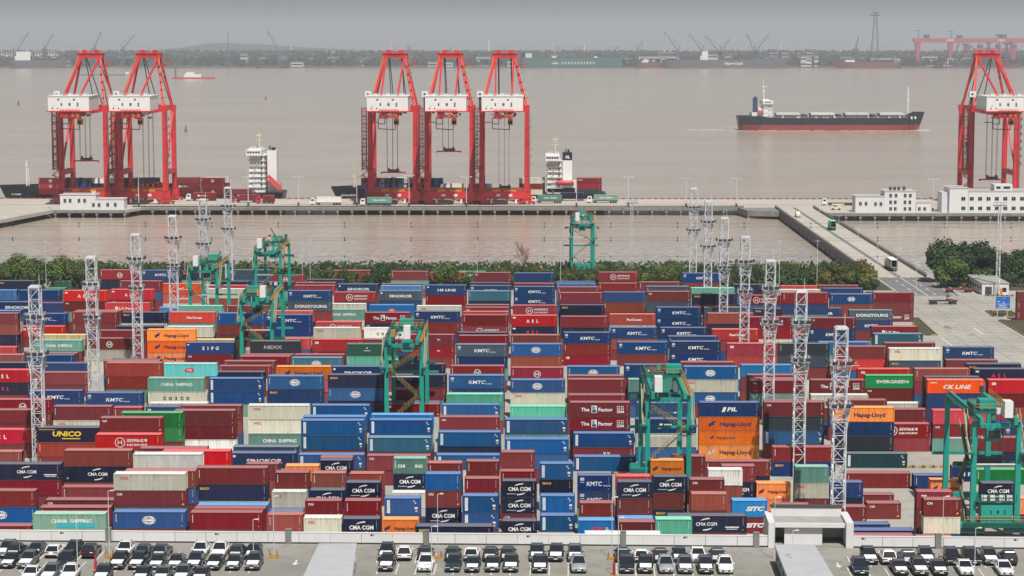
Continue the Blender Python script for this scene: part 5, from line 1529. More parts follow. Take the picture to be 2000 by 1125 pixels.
ship_boxes([(66, 0, SHIP_Y - 10.5, ['mar:circ', 'crim:circ', 'mar']), (104, 0, SHIP_Y - 7.6, ['mar', 'crim', 'cos']), (126, 0, SHIP_Y - 10.5, ['char', 'cos', 'mar']), (172, 0, SHIP_Y - 10.5, ['white', 'char', 'mar']), (222, 0, SHIP_Y - 10.5, ['char', 'mar', 'mar']), (258, 0, SHIP_Y - 7.6, ['char', 'mar', 'crim']), (290, 0, SHIP_Y - 10.5, ['mar:plain', 'mar']), (332, 0, SHIP_Y - 10.5, ['mar', 'mar:lx', 'mar']), (338, 0, SHIP_Y - 4.9, ['crim', 'mar', 'mar']), (386, 0, SHIP_Y - 10.5, ['crim:circ', 'mar', 'mar:circ']), (396, 0, SHIP_Y - 4.9, ['white', 'mar', 'mar']), (442, 0, SHIP_Y - 10.5, ['mar:plain'])], 'containers aboard the left ship', ('ship with the white funnel', 1.9, wl_))
# middle ship, bow to the left
pa, pb = V(641, 370, SHIP_Y), V(1182, 370, SHIP_Y); Ls = pb.x - pa.x
shB = tag(empty('container_ship', ((pa.x + pb.x) / 2 + 3.2, SHIP_Y, 0)), 'container ship with dark funnel band and white tower, berthed under three cranes', 'ship', 'container ships at the quay')
ship_hull(shB, Ls - 9, 23, -7.5, -3.2, 1.8, 4.6, -1, (M['hull_navy'], M['hull_red']), .5)
z = tower_block(shB, lx(1068, shB), lx(1098, shB), 9, 2.4, 6, 2.85, -1, None, 10)
f = part('funnel', M['white_paint'], shB, (lx(1099, shB), -4.5, 2.4, lx(1117, shB), 4.5, 19.6)); part('funnel_top', M['hull_navy'], f, (lx(1098.6, shB), -4.6, 19.6, lx(1117, shB), 4.6, 23.4)); part('exhaust_pipe', M['black'], f, (lx(1104, shB), -2, 23.4, lx(1106, shB), -1, 25.6), (lx(1108, shB), -2, 23.4, lx(1112, shB), 1, 25))
mb = MB(); put_text(mb, "AL", lx(1108, shB), 21.2, 2.0, 'w', bold=.05, y=-4.62); mb.build('lettering', [INK[i] for i in INKS], f)
mb = MB(); rr = [[(lx(1085, shB) + 9.5 * t, -9.6 + 1.3 * w_ * math.cos(a_), 8.2 + 1.3 * w_ * math.sin(a_)) for a_ in [k * math.pi / 4 for k in range(8)]] for t, w_ in ((0, .5), (.06, .85), (.5, 1), (.94, .85), (1, .5))]; mb.loft(rr); mb.build('lifeboat', M['lifeboat'], shB, smooth=True)
part('stern_house', M['white_paint'], shB, (lx(1098, shB), -9, 2.4, lx(1124, shB), 9, 8.4)); windows(shB, lx(1070, shB), lx(1122, shB), -9.02, [3.0], 6, 2.6, 2.4, 'side_opening')
mb = MB(); mb.tube((lx(691, shB), 0, 4.6), (lx(691, shB), 0, 21), .6, .2, 6); mb.box(lx(687, shB), -.5, 14, lx(694, shB), .5, 14.3); mb.tube((lx(694, shB), 0, 4.6), (lx(694, shB), 0, 12), .45, .45, 6); mb.build('foremast', M['cream_paint'], shB)
mb = MB(); mb.bar((lx(645, shB), 0, 5.2), (lx(690, shB), 0, 6.4), .1); mb.build('bow_rail', M['yellow'], shB)
mb = MB(); put_text(mb, "MARTHA SCHULTE", lx(683, shB), 1.4, 1.1, 'w', bold=.03, y=-8.5, width=7.5); mb.build('lettering', [INK[i] for i in INKS], shB)
wl_ = ['behind the foremast', 'under the first crane of three', 'beside the first crane leg', 'between first and second crane', 'by the middle crane leg', 'under the middle crane', 'by the third crane', 'left of the white tower', 'against the third crane leg', 'aft of the white tower', 'at the stern', 'aft of the funnel']
ship_boxes([(702, 0, SHIP_Y - 10.5, ['mar', 'cos', 'cos']), (740, 0, SHIP_Y - 10.5, ['char', 'blue', 'mar']), (754, 0, SHIP_Y - 4.8, ['white', 'cream', 'blue']), (766, 0, SHIP_Y - 7.7, ['cream:cosco', 'blue:globe', 'cos']), (818, 0, SHIP_Y - 10.5, ['blue', 'navy', 'blue']), (858, 0, SHIP_Y - 10.5, ['white', 'white']), (914, 0, SHIP_Y - 10.5, ['grey', 'mar']), (1014, 0, SHIP_Y - 10.5, ['cream', 'mar', 'cream']), (1019, 0, SHIP_Y - 5, ['white', 'char', 'mar']), (1129, 0, SHIP_Y - 10.5, ['mar', 'crim', 'dgreen']), (1131, 0, SHIP_Y - 5, ['mar', 'mar', 'navy']), (1128, 0, SHIP_Y - 7.8, ['mar', 'mar', 'mar'])], 'containers aboard the middle ship', ('ship with the dark funnel', 1.9, wl_))
# bulk carrier in the river, bow to the right
BY = G(1622, 254, WATER_Z).y
p0, p1 = V(1444, 254, BY), V(1792, 254, BY); Lb = p1.x - p0.x
bk = tag(empty('bulk_carrier', ((p0.x + p1.x) / 2, BY, WATER_Z)), 'bulk carrier with navy and red hull sailing on the open river', 'ship')
ship_hull(bk, Lb, 27, -2, 5.2, 11.6, 16.0, 1, (M['hull_navy'], M['hull_red']), 1.8, .93)
bxx = lambda px: V(px, 254, BY).x - bk.location.x
o = part('superstructure', M['white_paint'], bk, (bxx(1488), -12, 11.6, bxx(1505), 12, 24.5), (bxx(1478), -11, 11.6, bxx(1488), 11, 21), (bxx(1466), -10, 11.6, bxx(1478), 10, 16.5), (bxx(1487), -12.4, 16.5, bxx(1506), 12.4, 16.9), (bxx(1487), -12.4, 20.5, bxx(1506), 12.4, 20.9))
b2 = part('bridge', M['white_paint'], bk, (bxx(1486), -14, 24.5, bxx(1506), 14, 27.6), (bxx(1488), -5, 27.6, bxx(1500), 5, 28.6)); windows(b2, bxx(1489), bxx(1503), -14.02, [25.7], 5, 1.0, 1.0); windows(o, bxx(1496), bxx(1504), -12.02, [13, 18, 21.6], 3, .7, 1.1)
part('funnel', M['funnel_blue'], bk, (bxx(1470), -3.0, 16.5, bxx(1478), 3.0, 30), (bxx(1473), -1, 30, bxx(1476), 1, 31.5))
mb = MB(); mb.tube((bxx(1491), 0, 28.6), (bxx(1490), 0, 47), .55, .2, 6); mb.box(bxx(1487), -.5, 40, bxx(1497), .5, 40.6); mb.box(bxx(1488), -.5, 36, bxx(1494), .5, 36.6); mb.build('radar_mast', M['white_paint'], bk)
part('lifeboat', M['lifeboat'], bk, (bxx(1477.5), -13.2, 16.2, bxx(1487), -11.2, 18.6))
for a_, b_ in ((1514, 1560), (1581, 1627), (1648, 1694), (1715, 1761)):
    h_ = part('hatch_cover', M['hatch'], bk, (bxx(a_), -9, 14.2, bxx(b_), 9, 16.0)); part('hatch_coaming', M['steel_dark'], h_, (bxx(a_) + .4, -8.7, 11.6, bxx(b_) - .4, 8.7, 14.2))
mb = MB(); mb.tube((bxx(1772), 0, 16), (bxx(1772), 0, 40), .9, .5, 6); mb.box(bxx(1769), -.8, 27, bxx(1775.5), .8, 27.5); mb.box(bxx(1769), -.8, 33, bxx(1775.5), .8, 33.5); mb.build('foremast', M['white_paint'], bk)
part('hull_emblem', M['white_paint'], bk, (bxx(1774.5), -11.5, 10.6, bxx(1777.5), -5, 12.8), (bxx(1782.5), -9, 10.6, bxx(1785.5), -3, 12.8))
mb = MB()
rng = random.Random(5)
for i in range(60):
    t = rng.random(); x = (t - .5) * Lb + (6 if t > .5 else -6); y = -13.8 - rng.random() * 2
    if t > .9: y *= .45
    w_, d_ = rng.uniform(2, 9), rng.uniform(.3, 1.2); mb.cbox((x, y, .12), (w_, d_, .12))
for i in range(14): mb.cbox((Lb / 2 + rng.uniform(0, 8), rng.uniform(-5, 3), .15), (rng.uniform(2, 5), rng.uniform(.5, 1.5), .3))
for i in range(24): mb.cbox((-Lb / 2 - rng.uniform(2, 45), rng.uniform(-4, 4), .1), (rng.uniform(3, 12), rng.uniform(.4, 1.4), .1))
o = mb.build('wake_foam', M['white_paint'], None, (bk.location.x, BY, WATER_Z)); o["kind"] = "stuff"; tag(o, 'white foam along the hull of the bulk carrier', 'foam')
# buoys
for px, py, lab in ((519, 194, 'small dark buoy alone on open water above the anchored barge line'), (363, 257, 'small red buoy right of the second red crane'), (36, 205, 'tiny buoy off the left bank')):
    g = G(px, py, WATER_Z); r = tag(empty('buoy', g), lab, 'buoy'); mb = MB(); mb.tube((0, 0, -.5), (0, 0, 1.6), 1.5, 1.3, 10); mb.build('float', M['rust_red'], r)
    mb = MB(); lattice(mb, 1.6, 4.6, 1.4, .5, .2, .15, 1.5); mb.box(-.4, -.4, 4.6, .4, .4, 5.6); mb.build('beacon', M['steel_dark'], r)

# ------------------------------------------------------------ quay buildings
def building(name, label, Y, blocks, cat='building', wins=()):
    base = V(blocks[0][0], 410, Y); root = tag(empty(name, (base.x, Y, 0)), label, cat)
    for (x0, x1, yt, d, mk) in blocks:
        a_, b_ = V(x0, yt, Y), V(x1, yt, Y); ox = base.x
        part('wall', M[mk], root, (a_.x - ox, 0, 0, b_.x - ox, d, a_.z - .3)); part('roof', M['grey_conc'], root, (a_.x - ox - .2, -.2, a_.z - .3, b_.x - ox + .2, d + .2, a_.z - .12))
        part('roof_kerb', M[mk], root, (a_.x - ox - .2, -.2, a_.z - .12, b_.x - ox + .2, .1, a_.z + .15), (a_.x - ox - .2, d, a_.z - .12, b_.x - ox + .2, d + .2, a_.z + .15))
    for (px, py, w_, h_) in wins:
        p = V(px, py, Y); f = part('window', M['white_paint'], root, (p.x - base.x - w_ / 2 - .12, -.10, p.z - h_ / 2 - .18, p.x - base.x + w_ / 2 + .12, -.003, p.z - h_ / 2 - .06))
        q = part('pane', M['glass_dark'], f, (p.x - base.x - w_ / 2, -.05, p.z - h_ / 2, p.x - base.x - .04, -.004, p.z + h_ / 2), (p.x - base.x + .04, -.05, p.z - h_ / 2, p.x - base.x + w_ / 2, -.004, p.z + h_ / 2))
    return root
def zz(ox, oy, sc, lst, w_, h_): return [(ox + x / sc, oy + y / sc, w_, h_) for x, y in lst]
b1 = building('quay_office', 'small white two-part office at the left end of the quay', LPN + 1.5, [(117, 187, 380, 9, 'white_wall'), (187.3, 242, 388.5, 8, 'white_wall')], wins=zz(0, 260, 4, [(507, 528), (548, 528), (617, 528), (661, 528), (730, 562), (774, 562), (841, 560), (901, 560)], 1.3, 1.9))
part('roof_box', M['steel_grey'], b1, (15, 3, 7.0, 17, 5, 8.6))
b2 = building('quay_office', 'white office with taller four-window centre beside the trestle', RPN + 2, [(1671, 1727.6, 383, 10, 'white_wall'), (1728, 1789, 373, 11, 'white_wall'), (1789.4, 1818, 395, 8, 'white_wall')],
              wins=zz(1500, 260, 4, [(722, 552), (766, 552), (840, 554), (882, 554), (1182, 592), (1224, 592), (958, 488), (1000, 488), (1072, 488), (1112, 488), (958, 540), (994, 540), (1070, 540), (1108, 540), (958, 592), (994, 592), (1070, 592), (1108, 592)], 1.25, 1.7))
ob = b2
for q in (16.5, 18.5, 20.5, 23): part('roof_tank', M['steel_dark'], b2, (q, 3, V(1740, 373, RPN + 2).z + .15, q + 1.2, 4.2, V(1740, 373, RPN + 2).z + 1.6 + .3 * (q % 2)))
b3 = building('quay_terminal', 'long white quay building with two window rows and roof box', RPN - 1.0 + 2, [(1855, 1891.7, 367, 14, 'white_wall'), (1892, 2060, 373, 14, 'white_wall')],
              wins=zz(1500, 260, 4, [(1526 + 65.5 * i, yy) for i in range(9) for yy in (513, 588)], 1.9, 1.7))
bz = V(1900, 373, RPN + 1).z; bx0 = V(1944, 373, RPN + 1).x - b3.location.x; part('roof_room', M['white_wall'], b3, (bx0, 2.5, bz + .02, bx0 + 8.8, 10, bz + 2.9)); part('roof_room_window', M['glass_dark'], b3, (bx0 + 1, 2.44, bz + .9, bx0 + 3, 2.5, bz + 2.0), (bx0 + 4.4, 2.44, bz + .9, bx0 + 7.6, 2.5, bz + 2.0))
part('side_strip', M['steel_grey'], b3, (-3.5, 2, 0, -.01, 13, 9.6))
# gatehouse and sign on land
g = G(1944, 576); gh = tag(empty('gatehouse', g), 'white flat-roofed gatehouse beside the road sign', 'hut')
part('wall', M['white_wall'], gh, (-4.4, 0, 0, 4.4, 24, 3.7)); part('roof', M['grey_conc'], gh, (-4.6, -.2, 3.7, 4.6, 24.2, 3.95)); part('door', M['steel_dark'], gh, (-3.4, -.06, .1, -1.2, 0, 2.7)); part('window', M['glass_dark'], gh, (2.2, -.06, 1.0, 3.6, 0, 2.4))
for i in range(6): part('side_window', M['glass_dark'], gh, (-4.46, 2 + 3.6 * i, 1.2, -4.4, 3.8 + 3.6 * i, 2.6))
part('water_tank', M['sts_orange'], gh, (1.1, -1.3, 0, 2.0, -.4, 2.2))
mb = MB()
for i in range(12): mb.box(-4.4 + .8 * i, -3.2, 0, -3.6 + .8 * i, -2.9, .35, i % 2)
o = mb.build('kerb', [M['yellow'], M['steel_dark']], gh); o["kind"] = "stuff"
g = G(1958, 617); sg = tag(empty('road_sign', g), 'large blue road sign with white lines on steel posts', 'sign')
part('panel', M['blue_sign'], sg, (-2.15, -.06, 2.3, 2.15, .06, 5.9))
for q in (-1.6, 1.4): part('post', M['steel_grey'], sg, (q - .09, .07, 0, q + .09, .22, 5.6))
mb = MB(); put_text(mb, "P 1", .3, 5.3, .5, 'w', y=-.07); rect(mb, -1.8, 3.55, 1.8, 3.68, y=-.07); rect(mb, -1.7, 4.3, -.9, 4.5, y=-.07); rect(mb, -1.2, 3.0, 1.0, 3.2, y=-.07); poly(mb, [(-.1, 3.9), (.5, 3.9), (.2, 4.4)], y=-.07); rect(mb, -1.5, 2.6, 1.4, 2.75, y=-.07); mb.build('lettering', [INK[i] for i in INKS], sg)
g = G(1856, 556); s2 = tag(empty('road_sign', g), 'small blue sign on a single post under the green tree', 'sign'); part('panel', M['blue_sign'], s2, (-.7, -.05, 1.6, .7, .05, 3.4)); part('post', M['steel_grey'], s2, (-.07, .06, 0, .07, .18, 3.2))
g = G(1705, 560); s3 = tag(empty('notice_board', g), 'low white notice board in front of the dark bush', 'sign'); part('panel', M['white_paint'], s3, (-1.6, -.05, 1.2, 1.6, .05, 2.0))
for q in (-1.3, 1.3): part('post', M['steel_grey'], s3, (q - .07, .06, 0, q + .07, .18, 1.9))

# ------------------------------------------------------------ trucks and trailers
WH = MB(); WH.tube((0, -.15, .5), (0, .15, .5), .5, n=12); WHM = WH.mesh('wheel', [M['black']])
def truck(loc, rz, key, label, cab='white_paint', logo='bare', box=True, L=12.19):
    root = tag(empty('container_truck', loc, rz), label, 'truck', 'container trucks')
    part('chassis', M['steel_dark'], root, (-L / 2 - .2, -1.1, .95, L / 2 + .2, 1.1, 1.3)); cbx = -L / 2 - 3.4
    mb = MB(); mb.prism([(cbx, .7), (cbx + 2.4, .7), (cbx + 2.4, 3.4), (cbx + .5, 3.5), (cbx, 2.2)], -1.22, 1.22); cb = mb.build('cab', M[cab], root)
    part('windscreen', M['glass_dark'], cb, (cbx + .6, -1.24, 2.1, cbx + 1.9, 1.24, 3.0)); part('tractor_frame', M['steel_dark'], root, (cbx + 2.4, -.6, .7, -L / 2 + 1.6, .6, .95))
    for x in (cbx + 1.1, cbx + 4.2, L / 2 - 1.0, L / 2 - 2.3, L / 2 - 3.6):
        for y in (-1.05, 1.05): link('wheel', WHM, root, (x, y, 0))
    if box:
        o = make_container(key, logo, L, (0, 0, 0), f"{CCOL[key][1]} container {LOGO_WORDS[logo]} on a truck {label.split(',')[-1].strip()}", 'containers carried by trucks', 'truck_container', False)
        o.location = Vector(loc) + Matrix.Rotation(rz, 3, 'Z') @ Vector((0, -CW / 2, 1.302)); o.rotation_euler = (0, 0, rz)
    return root
def qt(px, py, key, logo, lab, **k):
    g = G(px, py); truck((g.x, g.y, .014), 0, key, lab, logo=logo, **k)
qt(643, 400.5, 'white', 'sm', 'container truck with a white box, standing on open quay')
qt(741, 401.5, 'sea', 'china', 'container truck with a green box, before the first crane of three')
qt(1074, 397, 'sea', 'china', 'container truck with a green box, at the third crane of three')
qt(1183, 396.5, 'seal', 'china', 'container truck with a pale green box, at the stern of the ship')
qt(1118, 392, 'navy', 'bare', 'container truck with a navy box, between two green ones', cab='hull_navy')
qt(400, 392, 'mar', 'lx', 'container truck with a maroon box, right of the second crane', cab='white_paint')
qt(486, 395.5, 'mar', 'cai', 'container truck with a maroon box, below the white accommodation tower', cab='red_paint')
qt(525, 397.5, 'rust', 'bare', 'container truck with a rust red box, at the ship stern with the white funnel', cab='red_paint', L=6.06)
qt(1642, 401, 'mar', 'bare', 'empty container truck, beside the white office', box=False)
p = V(1748, 531, G(1750, 531).y); truck((p.x, p.y + 7, .012), -math.pi / 2, 'cream', 'container truck with a cream box, driving on the approach road')
p = G(1630, 452); truck((p.x, p.y + 7, .0), -math.pi / 2, 'mint', 'container truck with a mint green box, driving along the trestle', L=6.06)
def van(loc, rz, label):
    root = tag(empty('van', loc, rz), label, 'van'); mb = MB(); mb.prism([(-2.6, .5), (2.4, .5), (2.4, 2.5), (-1.4, 2.5), (-2.0, 1.6), (-2.6, 1.4)], -.95, .95); mb.build('body', M['cream_paint'], root)
    part('windscreen', M['glass_dark'], root, (-1.5, -.97, 1.6, .2, .97, 2.2))
    for x in (-1.6, 1.5):
        for y in (-.85, .85): link('wheel', WHM, root, (x, y, -.1))
    return root
p = G(1558, 424); van((p.x, p.y, .05), math.pi / 2, 'cream van turning onto the trestle from the quay')
p = G(1633, 410); van((p.x, p.y, .1), 0, 'small pale van parked on the quay beside the white office')
def flatbed(px, py, rz, label, mk):
    g = G(px, py); root = tag(empty('flatbed_trailer', (g.x, g.y, .012), rz), label, 'trailer', 'empty flatbed trailers')
    mb = MB()
    for y in (-.9, .9): mb.box(-4.6, y - .15, .95, 4.6, y + .15, 1.25)
    for i in range(8): mb.box(-4.5 + 1.25 * i, -1.15, 1.0, -4.2 + 1.25 * i, 1.15, 1.2)
    mb.build('frame', M[mk], root)
    for x in (-3.8, -2.6, 2.4, 3.6):
        for y in (-.95, .95): link('wheel', WHM, root, (x, y, 0))
    mb = MB(); mb.box(1.2, -1.0, 1.25, 3.0, 1.0, 1.6); mb.bar((1.4, 0, 1.6), (1.4, 0, 3.4), .18); mb.box(.9, -.6, 2.3, 2.1, .6, 2.7); mb.build('equipment', M['rust_red'], root)
flatbed(1842, 594, .06, 'empty dark trailer with gear parked on the bare concrete apron', 'steel_dark')
flatbed(1873, 571, .02, 'maroon low-bed trailer under the green tree by the gatehouse', 'rust_red')
# quay lamp posts
for px, by, ty, lab in ((583, 402, 346, 'beside the white truck'), (697, 402, 345, 'beside the bow of the middle ship'), (799, 403, 343, 'in front of the first crane of three'), (271, 402, 345, 'between the two left cranes'), (485, 402, 346, 'below the white accommodation tower'), (911, 403, 346, 'in front of the middle crane'), (1126, 403, 352, 'between the green container trucks'), (1227, 403, 346, 'alone past the ship stern'), (1340, 404, 349, 'nearer the middle ship, on the empty quay'), (1438, 404, 349, 'nearer the trestle, on the empty quay'), (1822, 413, 350, 'between the two white quay buildings')):
    g = G(px, by); h = V(px, ty, g.y).z; r = tag(empty('lamp_post', (g.x, g.y, 0)), 'slim quay lamp post ' + lab, 'lamp post', 'lamp posts along the quay')
    mb = MB(); mb.tube((0, 0, 0), (0, 0, h), .22, .12, 6); mb.build('pole', M['steel_grey'], r)
    mb = MB(); mb.bar((-2.6, 0, h), (2.6, 0, h), .16); mb.box(-2.8, -.25, h + .05, -1.7, .25, h + .35); mb.box(1.7, -.25, h + .05, 2.8, .25, h + .35); mb.build('lamp_head', M['steel_grey'], r)
    mb = MB(); mb.box(-.45, -.35, 0, .45, .35, 1.7); mb.build('switch_box', M['steel_dark'], r)
for i in range(6):
    g = G(1572 + 33 * i, 438 + 25 * i); r = tag(empty('lamp_post', ((TXL + TXR) / 2, g.y, 0)), 'thin lamp post in the middle of the trestle road', 'lamp post', 'lamp posts on the trestle')
    mb = MB(); mb.tube((0, 0, 0), (0, 0, 9), .12, .07, 6); mb.build('pole', M['steel_grey'], r); mb = MB(); mb.bar((-1.2, 0, 9), (1.2, 0, 9), .1); mb.build('lamp_arm', M['steel_grey'], r)

rg_ = random.Random(31)
for k in range(26):
    x = bxx(rg_.uniform(1512, 1764)); w_ = rg_.uniform(.6, 1.8); part('deck_gear', M[rg_.choice(['steel_dark', 'hatch', 'steel_grey', 'rust_red'])], bk, (x, -12 + rg_.uniform(0, 2.5), 11.6, x + w_, -9.2, 12.4 + rg_.random() * 1.4))
mb = MB(); railing(mb, (bxx(1510), -13.2, 11.6), (bxx(1768), -13.2, 11.6), 1.1, 3.0, .10); mb.build('deck_rail', M['steel_grey'], bk)
for x in (1570, 1637, 1704): part('hatch_gantry', M['steel_dark'], bk, (bxx(x) - 2, -9.5, 11.6, bxx(x) + 2, 9.5, 14.5))
# ------------------------------------------------------------ parked cars
CARCOL = {'black': (.012, .013, .016), 'navy': (.012, .018, .032), 'charcoal': (.035, .038, .043), 'grey': (.10, .11, .12), 'silver': (.32, .34, .36), 'white': (.74, .74, .74), 'green': (.012, .035, .030)}
def carpaint(k, c):
    m, n, l, p = node_mat('car_' + k); p.inputs["Base Color"].default_value = (*c, 1); p.inputs["Roughness"].default_value = .28; p.inputs["Coat Weight"].default_value = .7; p.inputs["Coat Roughness"].default_value = .08
    return m
CARM = {k: carpaint(k, c) for k, c in CARCOL.items()}
M['film'] = plain('white_film', (.76, .77, .79), .45); M['lens'] = plain('lamp_lens', (.45, .47, .5), .15); M['tail'] = plain('tail_lens', (.30, .01, .012), .2); M['rim'] = plain('wheel_rim', (.22, .22, .23), .35, .6)
def car_meshes(kind):
    # front of the car points to -Y; lower body, greenhouse, details
    suv = kind == 'suv'; L, Wd, Hh = (4.75, 1.9, 1.70) if suv else (4.75, 1.84, 1.46)
    bl = .98 if suv else .88                                            # belt line
    def ring(y, w, zb, zt, tum=.03): return [(-w / 2 + tum, y, zt), (-w / 2, y, (zb + zt) * .58), (-w / 2 + .05, y, zb), (w / 2 - .05, y, zb), (w / 2, y, (zb + zt) * .58), (w / 2 - tum, y, zt)]
    body = MB()
    st = [(-L / 2, Wd * .80, .42, .66), (-L / 2 + .10, Wd * .92, .30, .78), (-L / 2 + .45, Wd * .985, .24, bl - .10), (-L / 2 + 1.25, Wd, .24, bl - .02), (-.4, Wd, .24, bl), (1.0, Wd, .24, bl + .02), (L / 2 - .45, Wd * .985, .26, bl + .02), (L / 2 - .08, Wd * .93, .34, bl - .04), (L / 2, Wd * .85, .44, bl - .22)]
    body.loft([ring(*q) for q in st])
    # roof
    y0, y1, y2, y3 = (-.25, .35, 1.55, 2.05) if suv else (-.45, .25, 1.15, 1.95)
    tw = .62; hw = Wd / 2 - .06
    def top(y, z, w): return [(-w, y, z), (w, y, z)]
    r = MB(); r.hexa([(-tw - .06, y1, Hh - .09), (tw + .06, y1, Hh - .09), (tw + .06, y2, Hh - .09), (-tw - .06, y2, Hh - .09), (-tw, y1 + .05, Hh), (tw, y1 + .05, Hh), (tw, y2 - .05, Hh - .02), (-tw, y2 - .05, Hh - .02)])
    for sx in (-1, 1):
        r.bar((sx * (hw - .02), y0 - .35, bl - .02), (sx * (tw + .03), y1, Hh - .06), .07); r.bar((sx * (hw - .02), y3 + .05, bl), (sx * (tw + .03), y2, Hh - .06), .10); r.bar((sx * (hw - .01), .75, bl), (sx * (tw + .05), .75, Hh - .06), .06)
    ws = MB(); ws.face([(-hw + .08, y0 - .38, bl - .01), (hw - .08, y0 - .38, bl - .01), (tw, y1 + .01, Hh - .07), (-tw, y1 + .01, Hh - .07)])
    rw = MB(); rw.face([(hw - .08, y3 + .08, bl), (-hw + .08, y3 + .08, bl), (-tw, y2 - .01, Hh - .07), (tw, y2 - .01, Hh - .07)])
    sw = []
    for sx in (-1, 1):
        s_ = MB(); q = [(sx * (hw - .03), y0 - .25, bl), (sx * (hw - .03), y3 - .05, bl), (sx * (tw + .05), y2, Hh - .08), (sx * (tw + .05), y1 + .02, Hh - .08)]
        s_.face(q if sx > 0 else q[::-1]); sw.append(s_)
    film = MB(); yA, yB = -L / 2 + .30, y0 - .36
    film.hexa([(-Wd / 2 + .22, yA, bl - .20), (Wd / 2 - .22, yA, bl - .20), (Wd / 2 - .20, yB, bl - .02), (-Wd / 2 + .20, yB, bl - .02), (-Wd / 2 + .24, yA + .02, bl - .085), (Wd / 2 - .24, yA + .02, bl - .085), (Wd / 2 - .22, yB, bl + .022), (-Wd / 2 + .22, yB, bl + .022)])
    hl = MB(); hl.box(-.30, -.05, -.07, .30, .10, .07)
    gr_ = MB(); gr_.box(-.52, -L / 2 - .015, .42, .52, -L / 2 + .05, .64)
    pl_ = MB(); pl_.box(-.24, -L / 2 - .025, .45, .24, -L / 2 - .015, .57)
    bp = MB(); bp.box(-Wd * .40, L / 2 - .02, .36, Wd * .40, L / 2 + .03, .54)
    mi = MB(); mi.box(-.12, -.08, -.06, .12, .08, .08)
    rail = MB(); rail.box(-.02, y1, Hh, .02, y2, Hh + .05)
    return dict(L=L, W=Wd, H=Hh, bl=bl, y0=y0, body=body.mesh('body', [CARM['black']], True), roof=r.mesh('roof', [CARM['black']]), ws=ws.mesh('windscreen', [M['glass_dark']]), rw=rw.mesh('rear_window', [M['glass_dark']]),
                sw=[s_.mesh('side_window', [M['glass_dark']]) for s_ in sw], film=film.mesh('bonnet_film', [M['film']]), hl=hl.mesh('headlight', [M['lens']]), tl=hl.mesh('tail_light', [M['tail']]), gr=gr_.mesh('grille', [M['black']]), pl=pl_.mesh('number_plate', [M['film']]), bp=bp.mesh('rear_bumper', [M['black']]), mi=mi.mesh('mirror', [CARM['black']]), rail=rail.mesh('roof_rail', [M['rim']]))
CK = {'suv': car_meshes('suv'), 'sedan': car_meshes('sedan')}
_w = MB(); _w.tube((-.11, 0, 0), (.11, 0, 0), .35, n=16); WTY = _w.mesh('wheel', [M['black']])
_w = MB(); _w.tube((-.115, 0, 0), (.115, 0, 0), .22, n=10); WRM = _w.mesh('rim', [M['rim']])
def car(loc, rz, kind, col, film, label, rfilm=False):
    k = CK[kind]; root = tag(empty('parked_car', loc, rz), label, 'car', 'new cars parked on the roof deck')
    def put(n, me, l=None, mat=None, par=root):
        o = link(n, me, par, l)
        if mat: set_mat(o, mat)
        return o
    b = put('body', k['body'], None, CARM[col]); put('roof', k['roof'], None, CARM[col])
    put('windscreen', k['ws']); put('rear_window', k['rw'])
    for s_ in k['sw']: put('side_window', s_)
    for sx in (-1, 1):
        put('headlight', k['hl'], (sx * (k['W'] / 2 - .36), -k['L'] / 2 + .06, .68)); put('tail_light', k['tl'], (sx * (k['W'] / 2 - .36), k['L'] / 2 - .10, .80)); put('mirror', k['mi'], (sx * (k['W'] / 2 + .06), k['y0'] - .15, k['bl'] + .02), CARM[col])
        for y in (-1.42, 1.38):
            w_ = put('wheel', WTY, (sx * (k['W'] / 2 - .12), y, .35)); put('rim', WRM, None, None, w_)
    put('grille', k['gr']); put('number_plate', k['pl']); put('rear_bumper', k['bp'])
    if kind == 'suv':
        for sx in (-1, 1): put('roof_rail', k['rail'], (sx * .58, 0, 0))
    if film: put('bonnet_film', k['film'])
    if rfilm:
        mb = MB(); mb.box(-.62, k['L'] / 2 - .55, k['bl'] - .35, .62, k['L'] / 2 + .04, k['bl'] + .06); mb.build('tailgate_film', M['film'], root)
ROWB = [5, 25, 61, 99, 135, 171, 236, 276, 311, 385, 423, 460, 490, 752, 788, 828, 883, 920, 957, 991, 1048, 1086, 1123, 1216, 1253, 1290, 1328, 1365, 1402, 1702, 1738, 1776, 1814, 1865, 1903, 1939, 1975]
ROWF = [11, 46, 121, 225, 263, 301, 338, 375, 414, 452, 491, 753, 829, 884, 922, 961, 997, 1054, 1130, 1225, 1262, 1302, 1340, 1380, 1419, 1684, 1762, 1801, 1840, 1891, 1968]
ROWC = [51, 90, 128, 193, 271, 311, 350, 386]
SPECB = {25: ('suv', 'black', 'r'), 99: ('sedan', 'white', 'R'), 171: ('suv', 'black', 'R'), 135: ('suv', 'black', ''), 788: ('suv', 'white', 'R'), 276: ('suv', 'charcoal', 'r'), 311: ('suv', 'charcoal', 'r'), 460: ('suv', 'charcoal', 'r'), 828: ('suv', 'navy', 'R'), 883: ('suv', 'charcoal', 'r'), 920: ('sedan', 'white', 'R'), 957: ('suv', 'charcoal', 'r'), 991: ('suv', 'charcoal', 'r'), 1216: ('suv', 'navy', 'R'), 1253: ('sedan', 'white', 'R'), 1290: ('suv', 'charcoal', 'r'), 1402: ('suv', 'charcoal', 'r'), 1738: ('suv', 'white', 'R'), 1776: ('suv', 'charcoal', 'r'), 1814: ('suv', 'black', 'f'), 1865: ('suv', 'black', ''), 1903: ('suv', 'black', ''), 1975: ('suv', 'black', 'R')}
